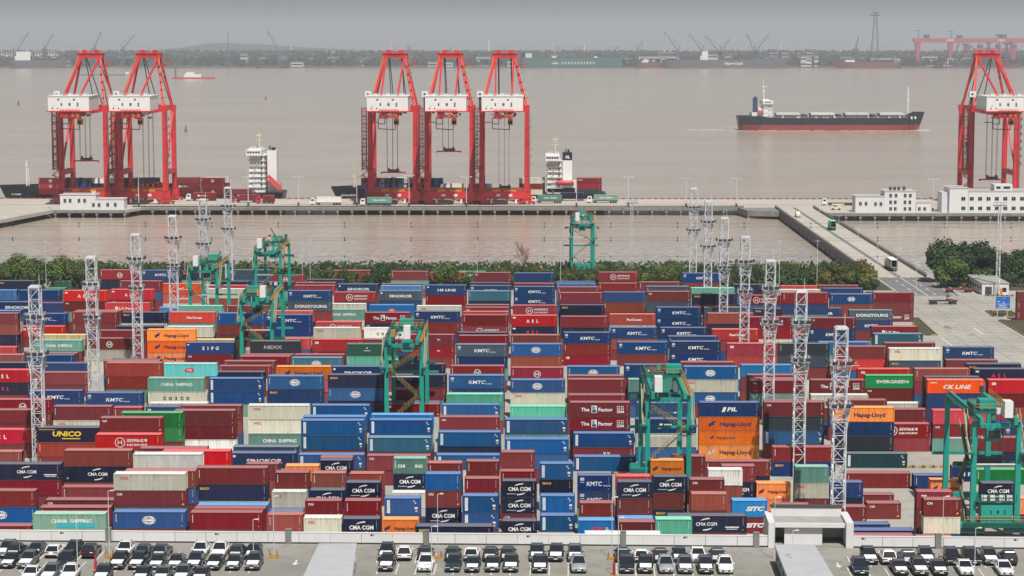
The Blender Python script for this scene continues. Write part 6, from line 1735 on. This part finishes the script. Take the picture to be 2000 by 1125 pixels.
SPECF = {121: ('suv', 'navy', ''), 829: ('suv', 'white', 'w'), 884: ('suv', 'green', ''), 1225: ('suv', 'navy', ''), 1302: ('suv', 'silver', ''), 1130: ('suv', 'silver', ''), 1419: ('suv', 'white', 'w'), 1684: ('suv', 'navy', ''), 1891: ('sedan', 'white', 'w'), 1968: ('sedan', 'white', ''), 452: ('sedan', 'charcoal', 'fw'), 491: ('suv', 'charcoal', 'f')}
rng = random.Random(21)
def place_row(xs, y0, spec, rowname):
    for i, px in enumerate(xs):
        kind, col, fl = spec.get(px, (rng.choice(['suv', 'suv', 'sedan']), rng.choice(['black', 'black', 'charcoal', 'navy', 'charcoal', 'green', 'grey', 'white']), 'f'))
        py = y0 + .0078 * px + rng.uniform(-.5, .5); g = PK(px, py)
        rev = 'r' in fl.lower()
        rz = PYAW + rng.uniform(-.03, .03) + (math.pi if rev else 0)
        front = Vector((math.sin(PYAW), -math.cos(PYAW), 0)); loc = g - front * 2.4; loc.z = PZ + .005
        film = 'f' in fl or 'w' in fl
        body = {'suv': 'SUV', 'sedan': 'saloon car'}[kind]
        words = f"{col} {body}" + (" with white bonnet film" if film else " with white tailgate film" if 'r' in fl else "") + (", tail outward" if rev else ", nose outward")
        car(loc, rz, kind, col, film, words + f", {rowname}", 'r' in fl)
place_row(ROWB, 1091.5, SPECB, 'row along the parapet')
place_row(ROWF, 1113.0, SPECF, 'second row from parapet')
place_row(ROWC, 1139.0, {128: ('suv', 'white', 'w')}, 'third row from parapet')

# ------------------------------------------------------------ trees
def leaf_mat(name, c0, c1, c2):
    m, n, l, p = node_mat(name); oi = n.new("ShaderNodeObjectInfo")
    ns = noise(n, l, .55, 3); c = fmix(n, l, c0, c1, ramp(n, l, ns, .35, .65)); c = fmix(n, l, c, c2, ramp(n, l, noise(n, l, 2.5, 2), .55, .75))
    hv = n.new("ShaderNodeHueSaturation"); mr = n.new("ShaderNodeMapRange"); mr.inputs["To Min"].default_value = .72; mr.inputs["To Max"].default_value = 1.3
    l.new(oi.outputs["Random"], mr.inputs["Value"]); l.new(mr.outputs[0], hv.inputs["Value"]); l.new(c, hv.inputs["Color"])
    l.new(hv.outputs[0], p.inputs["Base Color"]); p.inputs["Roughness"].default_value = .75; p.inputs["Specular IOR Level"].default_value = .2
    return m
LF = {'dark': leaf_mat('leaf_dark', (.022, .045, .014), (.035, .065, .02), (.05, .08, .03)), 'mid': leaf_mat('leaf_mid', (.05, .085, .018), (.075, .11, .025), (.12, .14, .035)), 'olive': leaf_mat('leaf_olive', (.085, .095, .02), (.12, .115, .025), (.16, .13, .035)), 'rust': leaf_mat('leaf_rust', (.10, .065, .022), (.085, .085, .025), (.14, .09, .03))}
M['bark'] = paint('bark', (.085, .065, .05), .9, .1, .4)
def crown_mesh(seed, rx, rz, n, size, lobes):
    r = random.Random(seed); mb = MB(); L_ = []
    for i in range(lobes):
        a = r.uniform(0, 6.28); q = r.uniform(.15, .62); L_.append((q * rx * math.cos(a), q * rx * math.sin(a), r.uniform(-.35, .5) * rz, r.uniform(.38, .62)))
    L_.append((0, 0, .25 * rz, .6))
    for i in range(n):
        cx, cy, cz, k = r.choice(L_); u, t = r.uniform(-1, 1), r.uniform(0, 6.283); s_ = math.sqrt(1 - u * u)
        d = Vector((s_ * math.cos(t), s_ * math.sin(t), u)); rr = k * (r.random() ** .28) * r.uniform(.92, 1.12)
        c = Vector((cx + d.x * rx * rr, cy + d.y * rx * rr, cz + d.z * rz * rr))
        nrm = (d + Vector((r.uniform(-.7, .7), r.uniform(-.7, .7), r.uniform(-.2, .9)))).normalized()
        a = nrm.orthogonal().normalized(); b = nrm.cross(a); w = size * r.uniform(.6, 1.3)
        mb.face([c + a * w, c + b * w * .6, c - a * w, c - b * w * .6])
    return mb
def trunk_mesh(seed, h, rx, rz):
    r = random.Random(seed); mb = MB(); mb.tube((0, 0, -.3), (0, 0, h), .32, .16, 7)
    for i in range(6):
        a = r.uniform(0, 6.28); z = h * r.uniform(.45, .95); mb.tube((0, 0, z), (rx * .6 * math.cos(a), rx * .6 * math.sin(a), z + rz * r.uniform(.3, .9)), .11, .03, 5)
    return mb
TREEM = []
for sd, (rx, rz, th, nf) in enumerate(((3.6, 3.6, 3.2, 1500), (4.3, 3.9, 3.4, 1700), (3.0, 4.2, 3.6, 1400), (4.8, 4.6, 3.8, 2000), (2.8, 2.6, 2.2, 1100))):
    TREEM.append((crown_mesh(sd + 40, rx, rz, nf, .42, 7 + sd % 3).mesh('crown', [LF['dark']]), trunk_mesh(sd + 40, th + 1, rx, rz).mesh('trunk', [M['bark']]), th + rz * .42, rx, rz))
def tree(x, y, kind, leaf, sc, label, group, name='tree', z=0.0):
    cr, tk, cz, rx, rz = TREEM[kind]
    root = tag(empty(name, (x, y, z), random.uniform(0, 6.28)), label, 'tree', group); root.scale = (sc, sc, sc * random.uniform(.92, 1.08))
    link('trunk', tk, root); o = link('crown', cr, root, (0, 0, cz)); set_mat(o, LF[leaf])
    return root
random.seed(5)
LBL = {'dark': 'dark green bushy tree in the belt between containers and basin', 'mid': 'mid green rounded tree in the belt between containers and basin', 'olive': 'olive yellow rounded tree in the belt between containers and basin', 'rust': 'reddish brown tree in the belt between containers and basin'}
def where(x):
    marks_ = ((-1e9, G(178, 560).x, 'left of the second light tower'), (G(178, 560).x, G(525, 600).x, 'behind the raised-pole yard crane'), (G(525, 600).x, G(780, 560).x, 'behind the SINOKOR containers'), (G(780, 560).x, G(1025, 560).x, 'left of the bare tree'), (G(1025, 560).x, G(1138, 560).x, 'between bare tree and yard crane'), (G(1138, 560).x, G(1233, 560).x, 'between yard crane and thin mast'), (G(1233, 560).x, G(1420, 560).x, 'right of the thin mast'), (G(1420, 560).x, 1e9, 'near the trestle end'))
    return [w for a, b, w in marks_ if a <= x < b][0]
TN = {'dark': 'dark green', 'mid': 'mid green', 'olive': 'olive yellow', 'rust': 'reddish'}
TK = ['round', 'broad', 'upright', 'large', 'low']
x = -215.0
while x < TXL - 12:
    for yy in (704, 716, 730):
        lf = random.choice(['dark', 'dark', 'mid', 'dark', 'olive']); k = random.randrange(5)
        tree(x + random.uniform(-2.5, 2.5), yy + random.uniform(-4, 4), k, lf, random.uniform(.50, .78), f'{TN[lf]} {TK[k]} shore tree {where(x)}', 'trees of the shore belt')
    x += random.uniform(3.6, 4.8)
def T(px, base, kind, leaf, sc, label, grp=None): g = G(px, base); return tree(g.x, g.y, kind, leaf, sc, label, grp)
for px, sc in ((40, 1.15), (75, 1.0), (120, 1.2), (150, .95), (20, .85)): T(px, 561, 3, 'mid', sc * 1.0, 'large mid green tree behind the left containers', 'large trees at the left')
for px, k, lf, sc in ((688, 4, 'mid', .9), (872, 3, 'mid', 1.0), (905, 4, 'mid', .8), (600, 4, 'olive', .8), (615, 4, 'mid', .7), (862, 4, 'olive', .7), (930, 4, 'olive', .8), (1108, 4, 'olive', 1.0), (1155, 4, 'olive', .9), (1258, 4, 'olive', 1.0), (1300, 1, 'olive', .85), (1020, 4, 'olive', .7), (1000, 4, 'mid', .7)):
    T(px, 565, k, lf, sc, f'{TN[lf]} {TK[k]} tree right behind the containers, {where(G(px, 565).x)}', 'trees of the shore belt')
for px, by, k, lf, sc, lab in ((1592, 562, 1, 'olive', .95, 'olive tree at the left of the cluster by the road'), (1608, 568, 4, 'olive', 1.1, 'yellowish olive bush in front of the cluster by the road'), (1630, 560, 1, 'olive', 1.0, 'olive tree in the middle of the cluster by the road'), (1655, 566, 4, 'olive', 1.1, 'olive bush before the reddish tree'), (1682, 556, 3, 'rust', 1.0, 'reddish brown tree beside the approach road'), (1697, 566, 1, 'olive', .9, 'olive tree beside the notice board'), (1705, 572, 4, 'dark', .8, 'dark bush at the corner of the approach road')):
    T(px, by, k, lf, sc, lab)
for px, by, k, lf, sc in ((1828, 552, 2, 'dark', 1.45), (1845, 548, 3, 'dark', 1.45), (1872, 546, 2, 'dark', 1.5), (1895, 545, 2, 'dark', 1.35), (1915, 545, 3, 'dark', 1.4), (1935, 546, 3, 'dark', 1.2), (1962, 548, 1, 'dark', 1.1), (1985, 545, 1, 'dark', 1.3), (2010, 545, 3, 'dark', 1.2), (1880, 552, 1, 'dark', 1.2), (1950, 552, 1, 'dark', 1.0), (1990, 552, 1, 'dark', 1.0), (2030, 550, 1, 'dark', 1.1)): T(px, by, k, lf, sc, 'dark green tree of the clump behind the gatehouse', 'trees behind the gatehouse')
T(1862, 560, 3, 'mid', 1.15, 'bright mid green rounded tree beside the gatehouse'); T(1838, 562, 4, 'mid', 1.2, 'smaller bright bush next to the bright rounded tree')
# undergrowth that closes the belt
r = random.Random(12); mb = MB()
for i in range(42000):
    if i < 35000: x, y = r.uniform(-225, TXL - 4), r.uniform(697, 742)
    else: x, y = r.uniform(TXR + 3, TXR + 110), r.uniform(706, 742)
    c = Vector((x, y, 5.2 * r.random())); nrm = Vector((r.uniform(-1, 1), r.uniform(-1.2, .6), r.uniform(-.1, 1))).normalized(); a = nrm.orthogonal().normalized(); b = nrm.cross(a); w = r.uniform(.35, .8)
    mb.face([c + a * w, c + b * w * .7, c - a * w, c - b * w * .7])
o = mb.build('undergrowth', LF['dark']); o["kind"] = "stuff"; tag(o, 'dense dark undergrowth beneath the shore trees', 'undergrowth')
# bare tree
g = G(1025, 560); bt = tag(empty('bare_tree', (g.x, g.y, 0)), 'leafless reddish tree rising above the shore belt', 'tree'); r = random.Random(3); tk = MB(); tw = MB()
tk.tube((0, 0, 0), (0, 0, 9), .28, .14, 7)
def twig(mb, p, d, ln, rad_, dep):
    q = p + d * ln; mb.tube(p, q, rad_, rad_ * .55, 4, caps=False)
    if dep:
        for _ in range(4): twig(mb, p.lerp(q, r.uniform(.4, 1)), (d + Vector((r.uniform(-.7, .7), r.uniform(-.7, .7), r.uniform(0, .5)))).normalized(), ln * .66, rad_ * .6, dep - 1)
for i in range(6): twig(tw, Vector((0, 0, r.uniform(3.5, 9))), Vector((r.uniform(-.6, .6), r.uniform(-.6, .6), 1)).normalized(), 3.8, .09, 3)
M['twig'] = plain('twig', (.24, .15, .13), .8); tk.build('trunk', M['bark'], bt); tw.build('crown', M['twig'], bt)
# wires over the basin with small markers, on thin poles
PWY = 697.0
for px in (88, 360, 590, 605, 932, 1095, 1523, 1597):
    t_ = V(px, 468, PWY); rr_ = tag(empty('wire_pole', (t_.x, PWY, 0)), 'very thin steel wire pole among the shore trees', 'pole', 'wire poles along the shore'); mb = MB(); mb.tube((0, 0, 0), (0, 0, t_.z), .10, .06, 5); mb.build('pole', M['steel_grey'], rr_); mb = MB(); mb.bar((-.8, 0, t_.z - .5), (.8, 0, t_.z - .5), .1); mb.build('cross_arm', M['steel_grey'], rr_)
for i, (py, dy) in enumerate(((434, 1), (440, 3), (463, 0), (467, 2), (499, 1))):
    a_, b_ = V(-40, py, PWY + i * .4), V(2040, py + dy, PWY + i * .4); mb = MB(); pts = []
    for k in range(33):
        p = a_.lerp(b_, k / 32); p.z -= .4 * math.sin(k * math.pi / 4) ** 2; pts.append(p)
    for p, q in zip(pts[:-1], pts[1:]): mb.tube(p, q, .035, n=4, caps=False)
    wr = tag(mb.build('power_wire', M['steel_dark']), 'thin dark wire with small markers spanning above the basin', 'wire', 'wires above the basin')
    mk = MB(); mk.tube((0, 0, -.45), (0, 0, .25), .16, .16, 6); mme = mk.mesh('marker', [M['steel_dark']])
    for k in range(1, 32, 2): link('marker', mme, wr, pts[k])
# ------------------------------------------------------------ far bank of the river
FY = G(1000, 133, WATER_Z).y
M['far_land'] = ground_mat('far_land', (.09, .10, .085), (.12, .125, .11), (.17, .165, .15), .004)
mb = MB(); mb.face([(-9000, FY, -1), (9000, FY, -1), (11000, 9500, -1), (-11000, 9500, -1)]); mb.face([(-9000, FY, -6), (9000, FY, -6), (9000, FY, -1), (-9000, FY, -1)])
struct(mb.build('far_bank', M['far_land']))
def hills():
    mb = MB(); pts = []
    for i in range(81):
        x = -7000 + 14000 * i / 80; h = -6 + 3 * math.sin(i * .35) + 3 * math.sin(i * .83 + 1) + (46 * math.exp(-((x + 1530) / 240) ** 2)) + (26 * math.exp(-((x + 1150) / 200) ** 2))
        pts.append((x, h))
    for a, b in zip(pts[:-1], pts[1:]):
        mb.face([(a[0], 10200, -5), (b[0], 10200, -5), (b[0], 10600, b[1]), (a[0], 10600, a[1])]); mb.face([(a[0], 10600, a[1]), (b[0], 10600, b[1]), (b[0], 11500, -5), (a[0], 11500, -5)])
    struct(mb.build('hills', M['far_land']))
hills()
# continuous wood along the bank
r = random.Random(8); mb = MB()
for i in range(16000):
    x = r.uniform(-2600, 2600); y = FY + r.choice((90, 160, 260, 420, 700, 1300, 2200, 3300)) + r.uniform(-30, 30); h = r.uniform(6, 17); w = r.uniform(4, 11)
    c = Vector((x, y, h * .55)); a = Vector((1, r.uniform(-.3, .3), 0)) * w; b = Vector((0, r.uniform(-.3, .3), 1)) * h * .55
    mb.face([c - b * .95, c + a * .9 - b * .2, c + a * .5 + b * .7, c + b, c - a * .6 + b * .6, c - a - b * .3])
M['far_leaf'] = ground_mat('far_leaf', (.05, .058, .048), (.065, .07, .06), (.085, .085, .08), .01)  # leaf colour greyed to carry part of the distance haze
o = mb.build('far_wood', M['far_leaf']); o["kind"] = "stuff"; tag(o, 'hazy dark wood along the far river bank', 'wood')
M['far_white'] = paint('far_wall', (.55, .55, .54), .8, .25, .2); M['far_grey'] = paint('far_wall_grey', (.26, .27, .30), .8, .3, .3)
def fx(px, d=0): return V(px, 130, FY + d).x
def fz(py, d=0): return V(1000, py, FY + d).z
def fbuild(px0, px1, pyt, d, mk, label, cat='building', floors=0):
    x0, x1, zt = fx(px0, d), fx(px1, d), fz(pyt, d); root = tag(empty('far_building', ((x0 + x1) / 2, FY + d, -1)), label + (', left of the first red crane' if px0 < 110 else ', between the left and middle red cranes' if px0 < 760 else ', around the teal dock' if px0 < 1240 else ', behind the long grey ship' if px0 < 1540 else ', near the tall pylon' if px0 < 1780 else ', below the red gantries'), cat, 'buildings on the far bank'); w = (x1 - x0) / 2; h = max(zt + 1, 4)
    part('wall', M[mk], root, (-w, 0, 0, w, 28, h)); part('roof', M['far_grey'], root, (-w - .8, -.8, h, w + .8, 28.8, h + 1.2))
    n = max(1, int(h / 9)); m = MB()
    for k in range(n): m.box(-w * .9, -.25, h * (k + .35) / n, w * .9, 0, h * (k + .65) / n)
    m.build('window_band', M['glass_dark'], root)
for i in range(22): fbuild(2 + i * 5.1, 5.4 + i * 5.1, 98 + (i * 7 % 5), 900, 'far_white', 'pale apartment slab in a long hazy row')
for a in ((33, 44, 108, 60, 'far_white'), (50, 62, 104, 70, 'far_white'), (470, 484, 106, 80, 'far_white'), (568, 592, 122, 15, 'far_white'), (836, 858, 122, 15, 'far_white'), (870, 884, 123, 14, 'far_white'), (930, 958, 112, 160, 'far_white'), (1076, 1090, 108, 120, 'far_white'), (1246, 1326, 111, 140, 'far_white'), (1290, 1300, 114, 60, 'far_white'), (1380, 1402, 107, 130, 'far_white'), (1415, 1428, 110, 100, 'far_white'), (1564, 1575, 110, 50, 'far_white'), (1574, 1585, 114, 60, 'far_white'), (1590, 1598, 110, 100, 'far_white'), (1700, 1750, 114, 180, 'far_white'), (1746, 1758, 115, 60, 'far_white'), (1800, 1830, 110, 200, 'far_white'), (1850, 1870, 114, 90, 'far_white')): fbuild(*a, 'white block on the far bank')
for a in ((1502, 1518, 97, 700, 'far_grey'), (1526, 1540, 98, 700, 'far_grey'), (1556, 1562, 98, 760, 'far_grey'), (1574, 1589, 97, 720, 'far_grey'), (1285, 1325, 103, 300, 'far_grey'), (232, 262, 112, 200, 'far_grey'), (640, 662, 112, 220, 'far_grey'), (700, 725, 114, 200, 'far_grey'), (545, 560, 110, 300, 'far_grey'), (1640, 1668, 112, 260, 'far_grey'), (1880, 1895, 106, 300, 'far_grey'), (1935, 1970, 108, 400, 'far_grey')): fbuild(*a, 'grey hazy block beyond the far bank')
rg = random.Random(14)
for i in range(46):
    px = rg.uniform(110, 1990); w = rg.uniform(6, 20); fbuild(px, px + w, rg.uniform(112, 123), rg.uniform(40, 400), rg.choice(['far_white', 'far_grey', 'far_grey']), 'low hazy shed among far trees')
# luffing cranes
M['far_crane'] = plain('far_crane_grey', (.10, .13, .16), .6); M['far_pink'] = plain('far_crane_red', (.42, .12, .14), .6)
def far_crane(px, pyb, pyt, tipx, tipy, d=30, label='dark grey luffing crane at the far shipyard'):
    x, zb, zt = fx(px, d), fz(pyb, d), fz(pyt, d); root = tag(empty('shipyard_crane', (x, FY + d, -1)), label, 'crane', 'luffing cranes at the far shipyard'); h = zt + 1
    m = MB(); lattice(m, 0, h * .8, 9, 6, 1.6, 1.0, 8); m.build('tower', M['far_crane'], root)
    part('cabin', M['far_crane'], root, (-6, -4, h * .8, 6, 4, h)); tx, tz = fx(tipx, d) - x, fz(tipy, d) + 1
    m = MB(); m.bar((0, 0, h), (tx, 0, tz), 2.6, 2.6, w2=1.2, h2=1.2); m.build('jib', M['far_crane'], root)
    m = MB(); m.bar((0, 0, h), (-.12 * tx, 0, h + 14), 1.4); m.bar((-.12 * tx, 0, h + 14), (tx, 0, tz), .7); m.bar((tx, 0, tz), (tx, 0, tz - 20), .6); m.build('stay', M['far_crane'], root)
for a in ((547, 128, 106, 523, 60), (30, 118, 105, 58, 63), (88, 112, 95, 106, 66), (185, 108, 95, 200, 60), (240, 108, 96, 264, 68), (1098, 112, 106, 1086, 89), (1122, 112, 106, 1138, 90), (1190, 112, 106, 1210, 90), (1244, 122, 100, 1255, 79), (1324, 116, 100, 1297, 62), (1371, 110, 100, 1345, 66), (1405, 116, 102, 1376, 69), (1408, 116, 100, 1425, 76), (1473, 116, 102, 1458, 66), (1476, 116, 100, 1501, 67), (1671, 122, 95, 1676, 70), (1868, 120, 100, 1872, 80), (797, 112, 97, 802, 89), (446, 112, 104, 446, 60)): far_crane(*a)
# goliath gantries
def goliath(x0, x1, yt, yb, d, txt, label):
    a, b = fx(x0, d), fx(x1, d); zt, zb = fz(yt, d), fz(yb, d); root = tag(empty('gantry_crane', (a, FY + d, -1)), label, 'crane', 'goliath gantries at the far shipyard'); w = b - a
    g_ = part('girder', M['far_pink'], root, (-6, -7, zb, w + 6, 7, zt))
    for x in (6, w - 6):
        m = MB(); m.bar((x, 0, 0), (x, 0, zb), 8, 8, w2=14, h2=12); m.build('leg', M['far_pink'], root)
    for q in (.05, .5, .9): part('hoist_house', M['far_crane'], root, (w * q, -5, zt, w * q + 14, 5, zt + 10))
    m = MB()
    for k in range(3): put_text(m, txt, w * (.2 + .3 * k), (zt + zb) / 2, 9, 'w', bold=.03, y=-7.2)
    m.build('lettering', [INK[i] for i in INKS], g_)
    m = MB(); m.bar((8, 0, zt), (8, 0, zt + 22), 1.2); m.bar((-8, 0, zt + 20), (16, 0, zt + 20), 1.0); m.build('top_crane', M['far_crane'], root)
goliath(1787, 2120, 74, 82, 130, 'CSSC', 'huge pale red gantry crane, tallest over the far yard')
goliath(1851, 2190, 75, 83, 420, 'CSSC', 'pale red gantry crane just behind the tallest one'); goliath(1905, 1982, 93, 98, 650, '', 'smaller pale red gantry crane under the big ones')
for i, (px, yt) in enumerate(((1885, 88), (1892, 92), (1930, 84), (1950, 70), (1965, 86), (1975, 84))):
    x, h = fx(px, 380), fz(yt, 380); root = tag(empty('shipyard_mast', (x, FY + 380, -1)), 'pale upright crane mast beneath the red gantries', 'mast', 'crane masts under the gantries'); m = MB(); lattice(m, 0, h, 7, 5, 1.6, 1.0, 8); m.build('mast', M['far_pink' if i % 2 else 'far_crane'], root); part('head', M['far_crane'], root, (-9, -3, h, 9, 3, h + 5))
# tall pylon
x, h = fx(1708, 60), fz(24, 60); py_ = tag(empty('river_pylon', (x, FY + 60, -1)), 'very tall slender lattice pylon on the far bank', 'pylon'); m = MB(); lattice(m, 0, h, 22, 5, 1.1, .5, 16); m.build('lattice', M['far_crane'], py_)
m = MB(); m.box(-13, -2, h - 8, 13, 2, h - 5); m.box(-9, -2, h, 9, 2, h + 2); m.build('cross_arm', M['far_crane'], py_)
# wind turbines, ghostly far away
for px, yb, yt in ((569, 100, 74), (763, 98, 70), (955, 100, 70), (1141, 100, 78), (1334, 100, 76), (1524, 98, 76)):
    d = 4200; x, h = fx(px, d), fz(yt, d); root = tag(empty('wind_turbine', (x, FY + d, -1)), 'faint white wind turbine far beyond the bank', 'turbine', 'faint wind turbines'); m = MB(); m.tube((0, 0, 0), (0, 0, h), 3.2, 1.8, 8); m.build('tower', M['far_white'], root)
    for k in range(3):
        a = .4 + k * 2.094; m = MB(); m.bar((0, -4, h), (46 * math.sin(a), -4, h + 46 * math.cos(a)), 3.4, 1.0, w2=.8, h2=.4); m.build('blade', M['far_white'], root)
    part('nacelle', M['far_white'], root, (-2.5, -4, h - 2, 2.5, 6, h + 3))
# ships and docks across the river
M['far_red'] = plain('far_hull_red', (.15, .065, .065), .7)
def far_ship(x0, x1, ydeck, mk, label, d=-25, bow=1, house=None, txt=None):
    a, b = fx(x0, d), fx(x1, d); z = fz(ydeck, d); root = tag(empty('far_ship', ((a + b) / 2, FY + d, 0)), label, 'ship', 'ships at the far shipyard'); ship_hull(root, (b - a) * .96, 28, -6, -2.5, z, z + 4, bow, (M[mk], M['hull_red']))
    if house:
        h0, h1, ht = house; part('superstructure', M['white_paint'], root, (fx(h0, d) - (a + b) / 2, -11, z, fx(h1, d) - (a + b) / 2, 11, fz(ht, d)), (fx(h0, d) - (a + b) / 2 - 4, -9, z, fx(h1, d) - (a + b) / 2, 9, (z + fz(ht, d)) / 2))
    if txt:
        m = MB(); put_text(m, txt[0], fx(txt[1], d) - (a + b) / 2, z * .55 - 1, 9, 'w', bold=.03, y=-14.1, width=txt[2]); m.build('lettering', [INK[i] for i in INKS], root)
    return root
far_ship(1296, 1537, 117, 'hull_grey', 'long dark grey ship lettered Hapag-Lloyd moored at the far yard', house=(1370, 1382, 100), txt=('Hapag-Lloyd', 1432, 46))
far_ship(1632, 1760, 121, 'far_red', 'red hulled ship moored below the tall pylon', bow=-1, house=(1650, 1668, 117)); far_ship(1240, 1300, 122, 'far_red', 'short red ship beside the long grey one', d=10, house=(1256, 1266, 116)); far_ship(20, 130, 118, 'hull_grey', 'grey ship moored off the far left bank', house=(34, 62, 101)); far_ship(1820, 1990, 129, 'hull_grey', 'low grey barge below the red gantries'); far_ship(500, 560, 130, 'far_red', 'low rusty barge under the lone luffing crane')
d = -30; a, b = fx(1020, d), fx(1215, d); dk_ = tag(empty('floating_dock', (a, FY + d, WATER_Z)), 'long teal floating dock with white globe emblem', 'dock'); w = b - a; zt = fz(113, d) - WATER_Z
s_ = part('side_wall', M['hull_teal'], dk_, (0, 0, -2, w, 8, zt)); part('side_wall', M['hull_teal'], dk_, (0, 44, -2, w, 52, zt)); part('pontoon', M['hull_teal'], dk_, (2, 8, -2, w - 2, 44, 3)); m = MB(); globe(m, w * .33, zt * .48, 6.5)
for k in range(11): rect(m, w * .40 + k * 8, zt * .48 - 3, w * .40 + k * 8 + 2, zt * .48 + 4); rect(m, w * .40 + k * 8 - 1.5, zt * .48, w * .40 + k * 8 + 4, zt * .48 + 1.6)
for v_ in m.v: pass
m.v = [(p[0], p[1] - .3, p[2]) for p in m.v]; m.build('lettering', [INK[i] for i in INKS], s_)
part('dock_house', M['white_paint'], dk_, (5, 46, zt, 25, 52, zt + 11), (w * .3, 2, zt, w * .34, 6, zt + 4), (w * .72, 2, zt, w * .75, 6, zt + 4)); part('funnel', M['hull_navy'], dk_, (-2, 20, 3, 8, 30, zt + 14))
# low craft on the river left
g = G(378, 154, WATER_Z); cv = tag(empty('work_barge', (g.x, g.y, WATER_Z)), 'red and white work barge anchored off the far left bank', 'barge'); part('hull', M['red_paint'], cv, (-42, -7, -1, 42, 7, 3)); part('house', M['white_paint'], cv, (-18, -5, 3, 16, 5, 9), (-14, -4, 9, 2, 4, 13)); part('crane_tower', M['far_crane'], cv, (-37, -2, 3, -34, 2, 32)); mb = MB(); mb.bar((-35, 0, 30), (-20, 0, 44), 1); mb.build('jib', M['far_crane'], cv)
g = G(200, 147, WATER_Z); lb = tag(empty('river_barge', (g.x, g.y, WATER_Z)), 'long low dark barge on the river off the far left bank', 'barge'); part('hull', M['hull_grey'], lb, (-62, -6, -1, 62, 6, 1.8)); part('wheelhouse', M['white_paint'], lb, (50, -4, 1.8, 58, 4, 6.5))

# ------------------------------------------------------------ haze
mh = bpy.data.materials.new('haze'); mh.use_nodes = True; hn, hl_ = mh.node_tree.nodes, mh.node_tree.links
hn.remove(hn["Principled BSDF"]); pv = hn.new("ShaderNodeVolumePrincipled"); pv.inputs["Color"].default_value = (.53, .585, .65, 1); pv.inputs["Density"].default_value = HAZE
pv.inputs["Anisotropy"].default_value = 0.0
hl_.new(pv.outputs[0], hn["Material Output"].inputs["Volume"])
mb = MB(); mb.box(-26000, -120, -9, 26000, 57000, 330); o = mb.build('haze', mh); o["kind"] = "stuff"; tag(o, 'pale haze over the river and the far bank', 'haze')
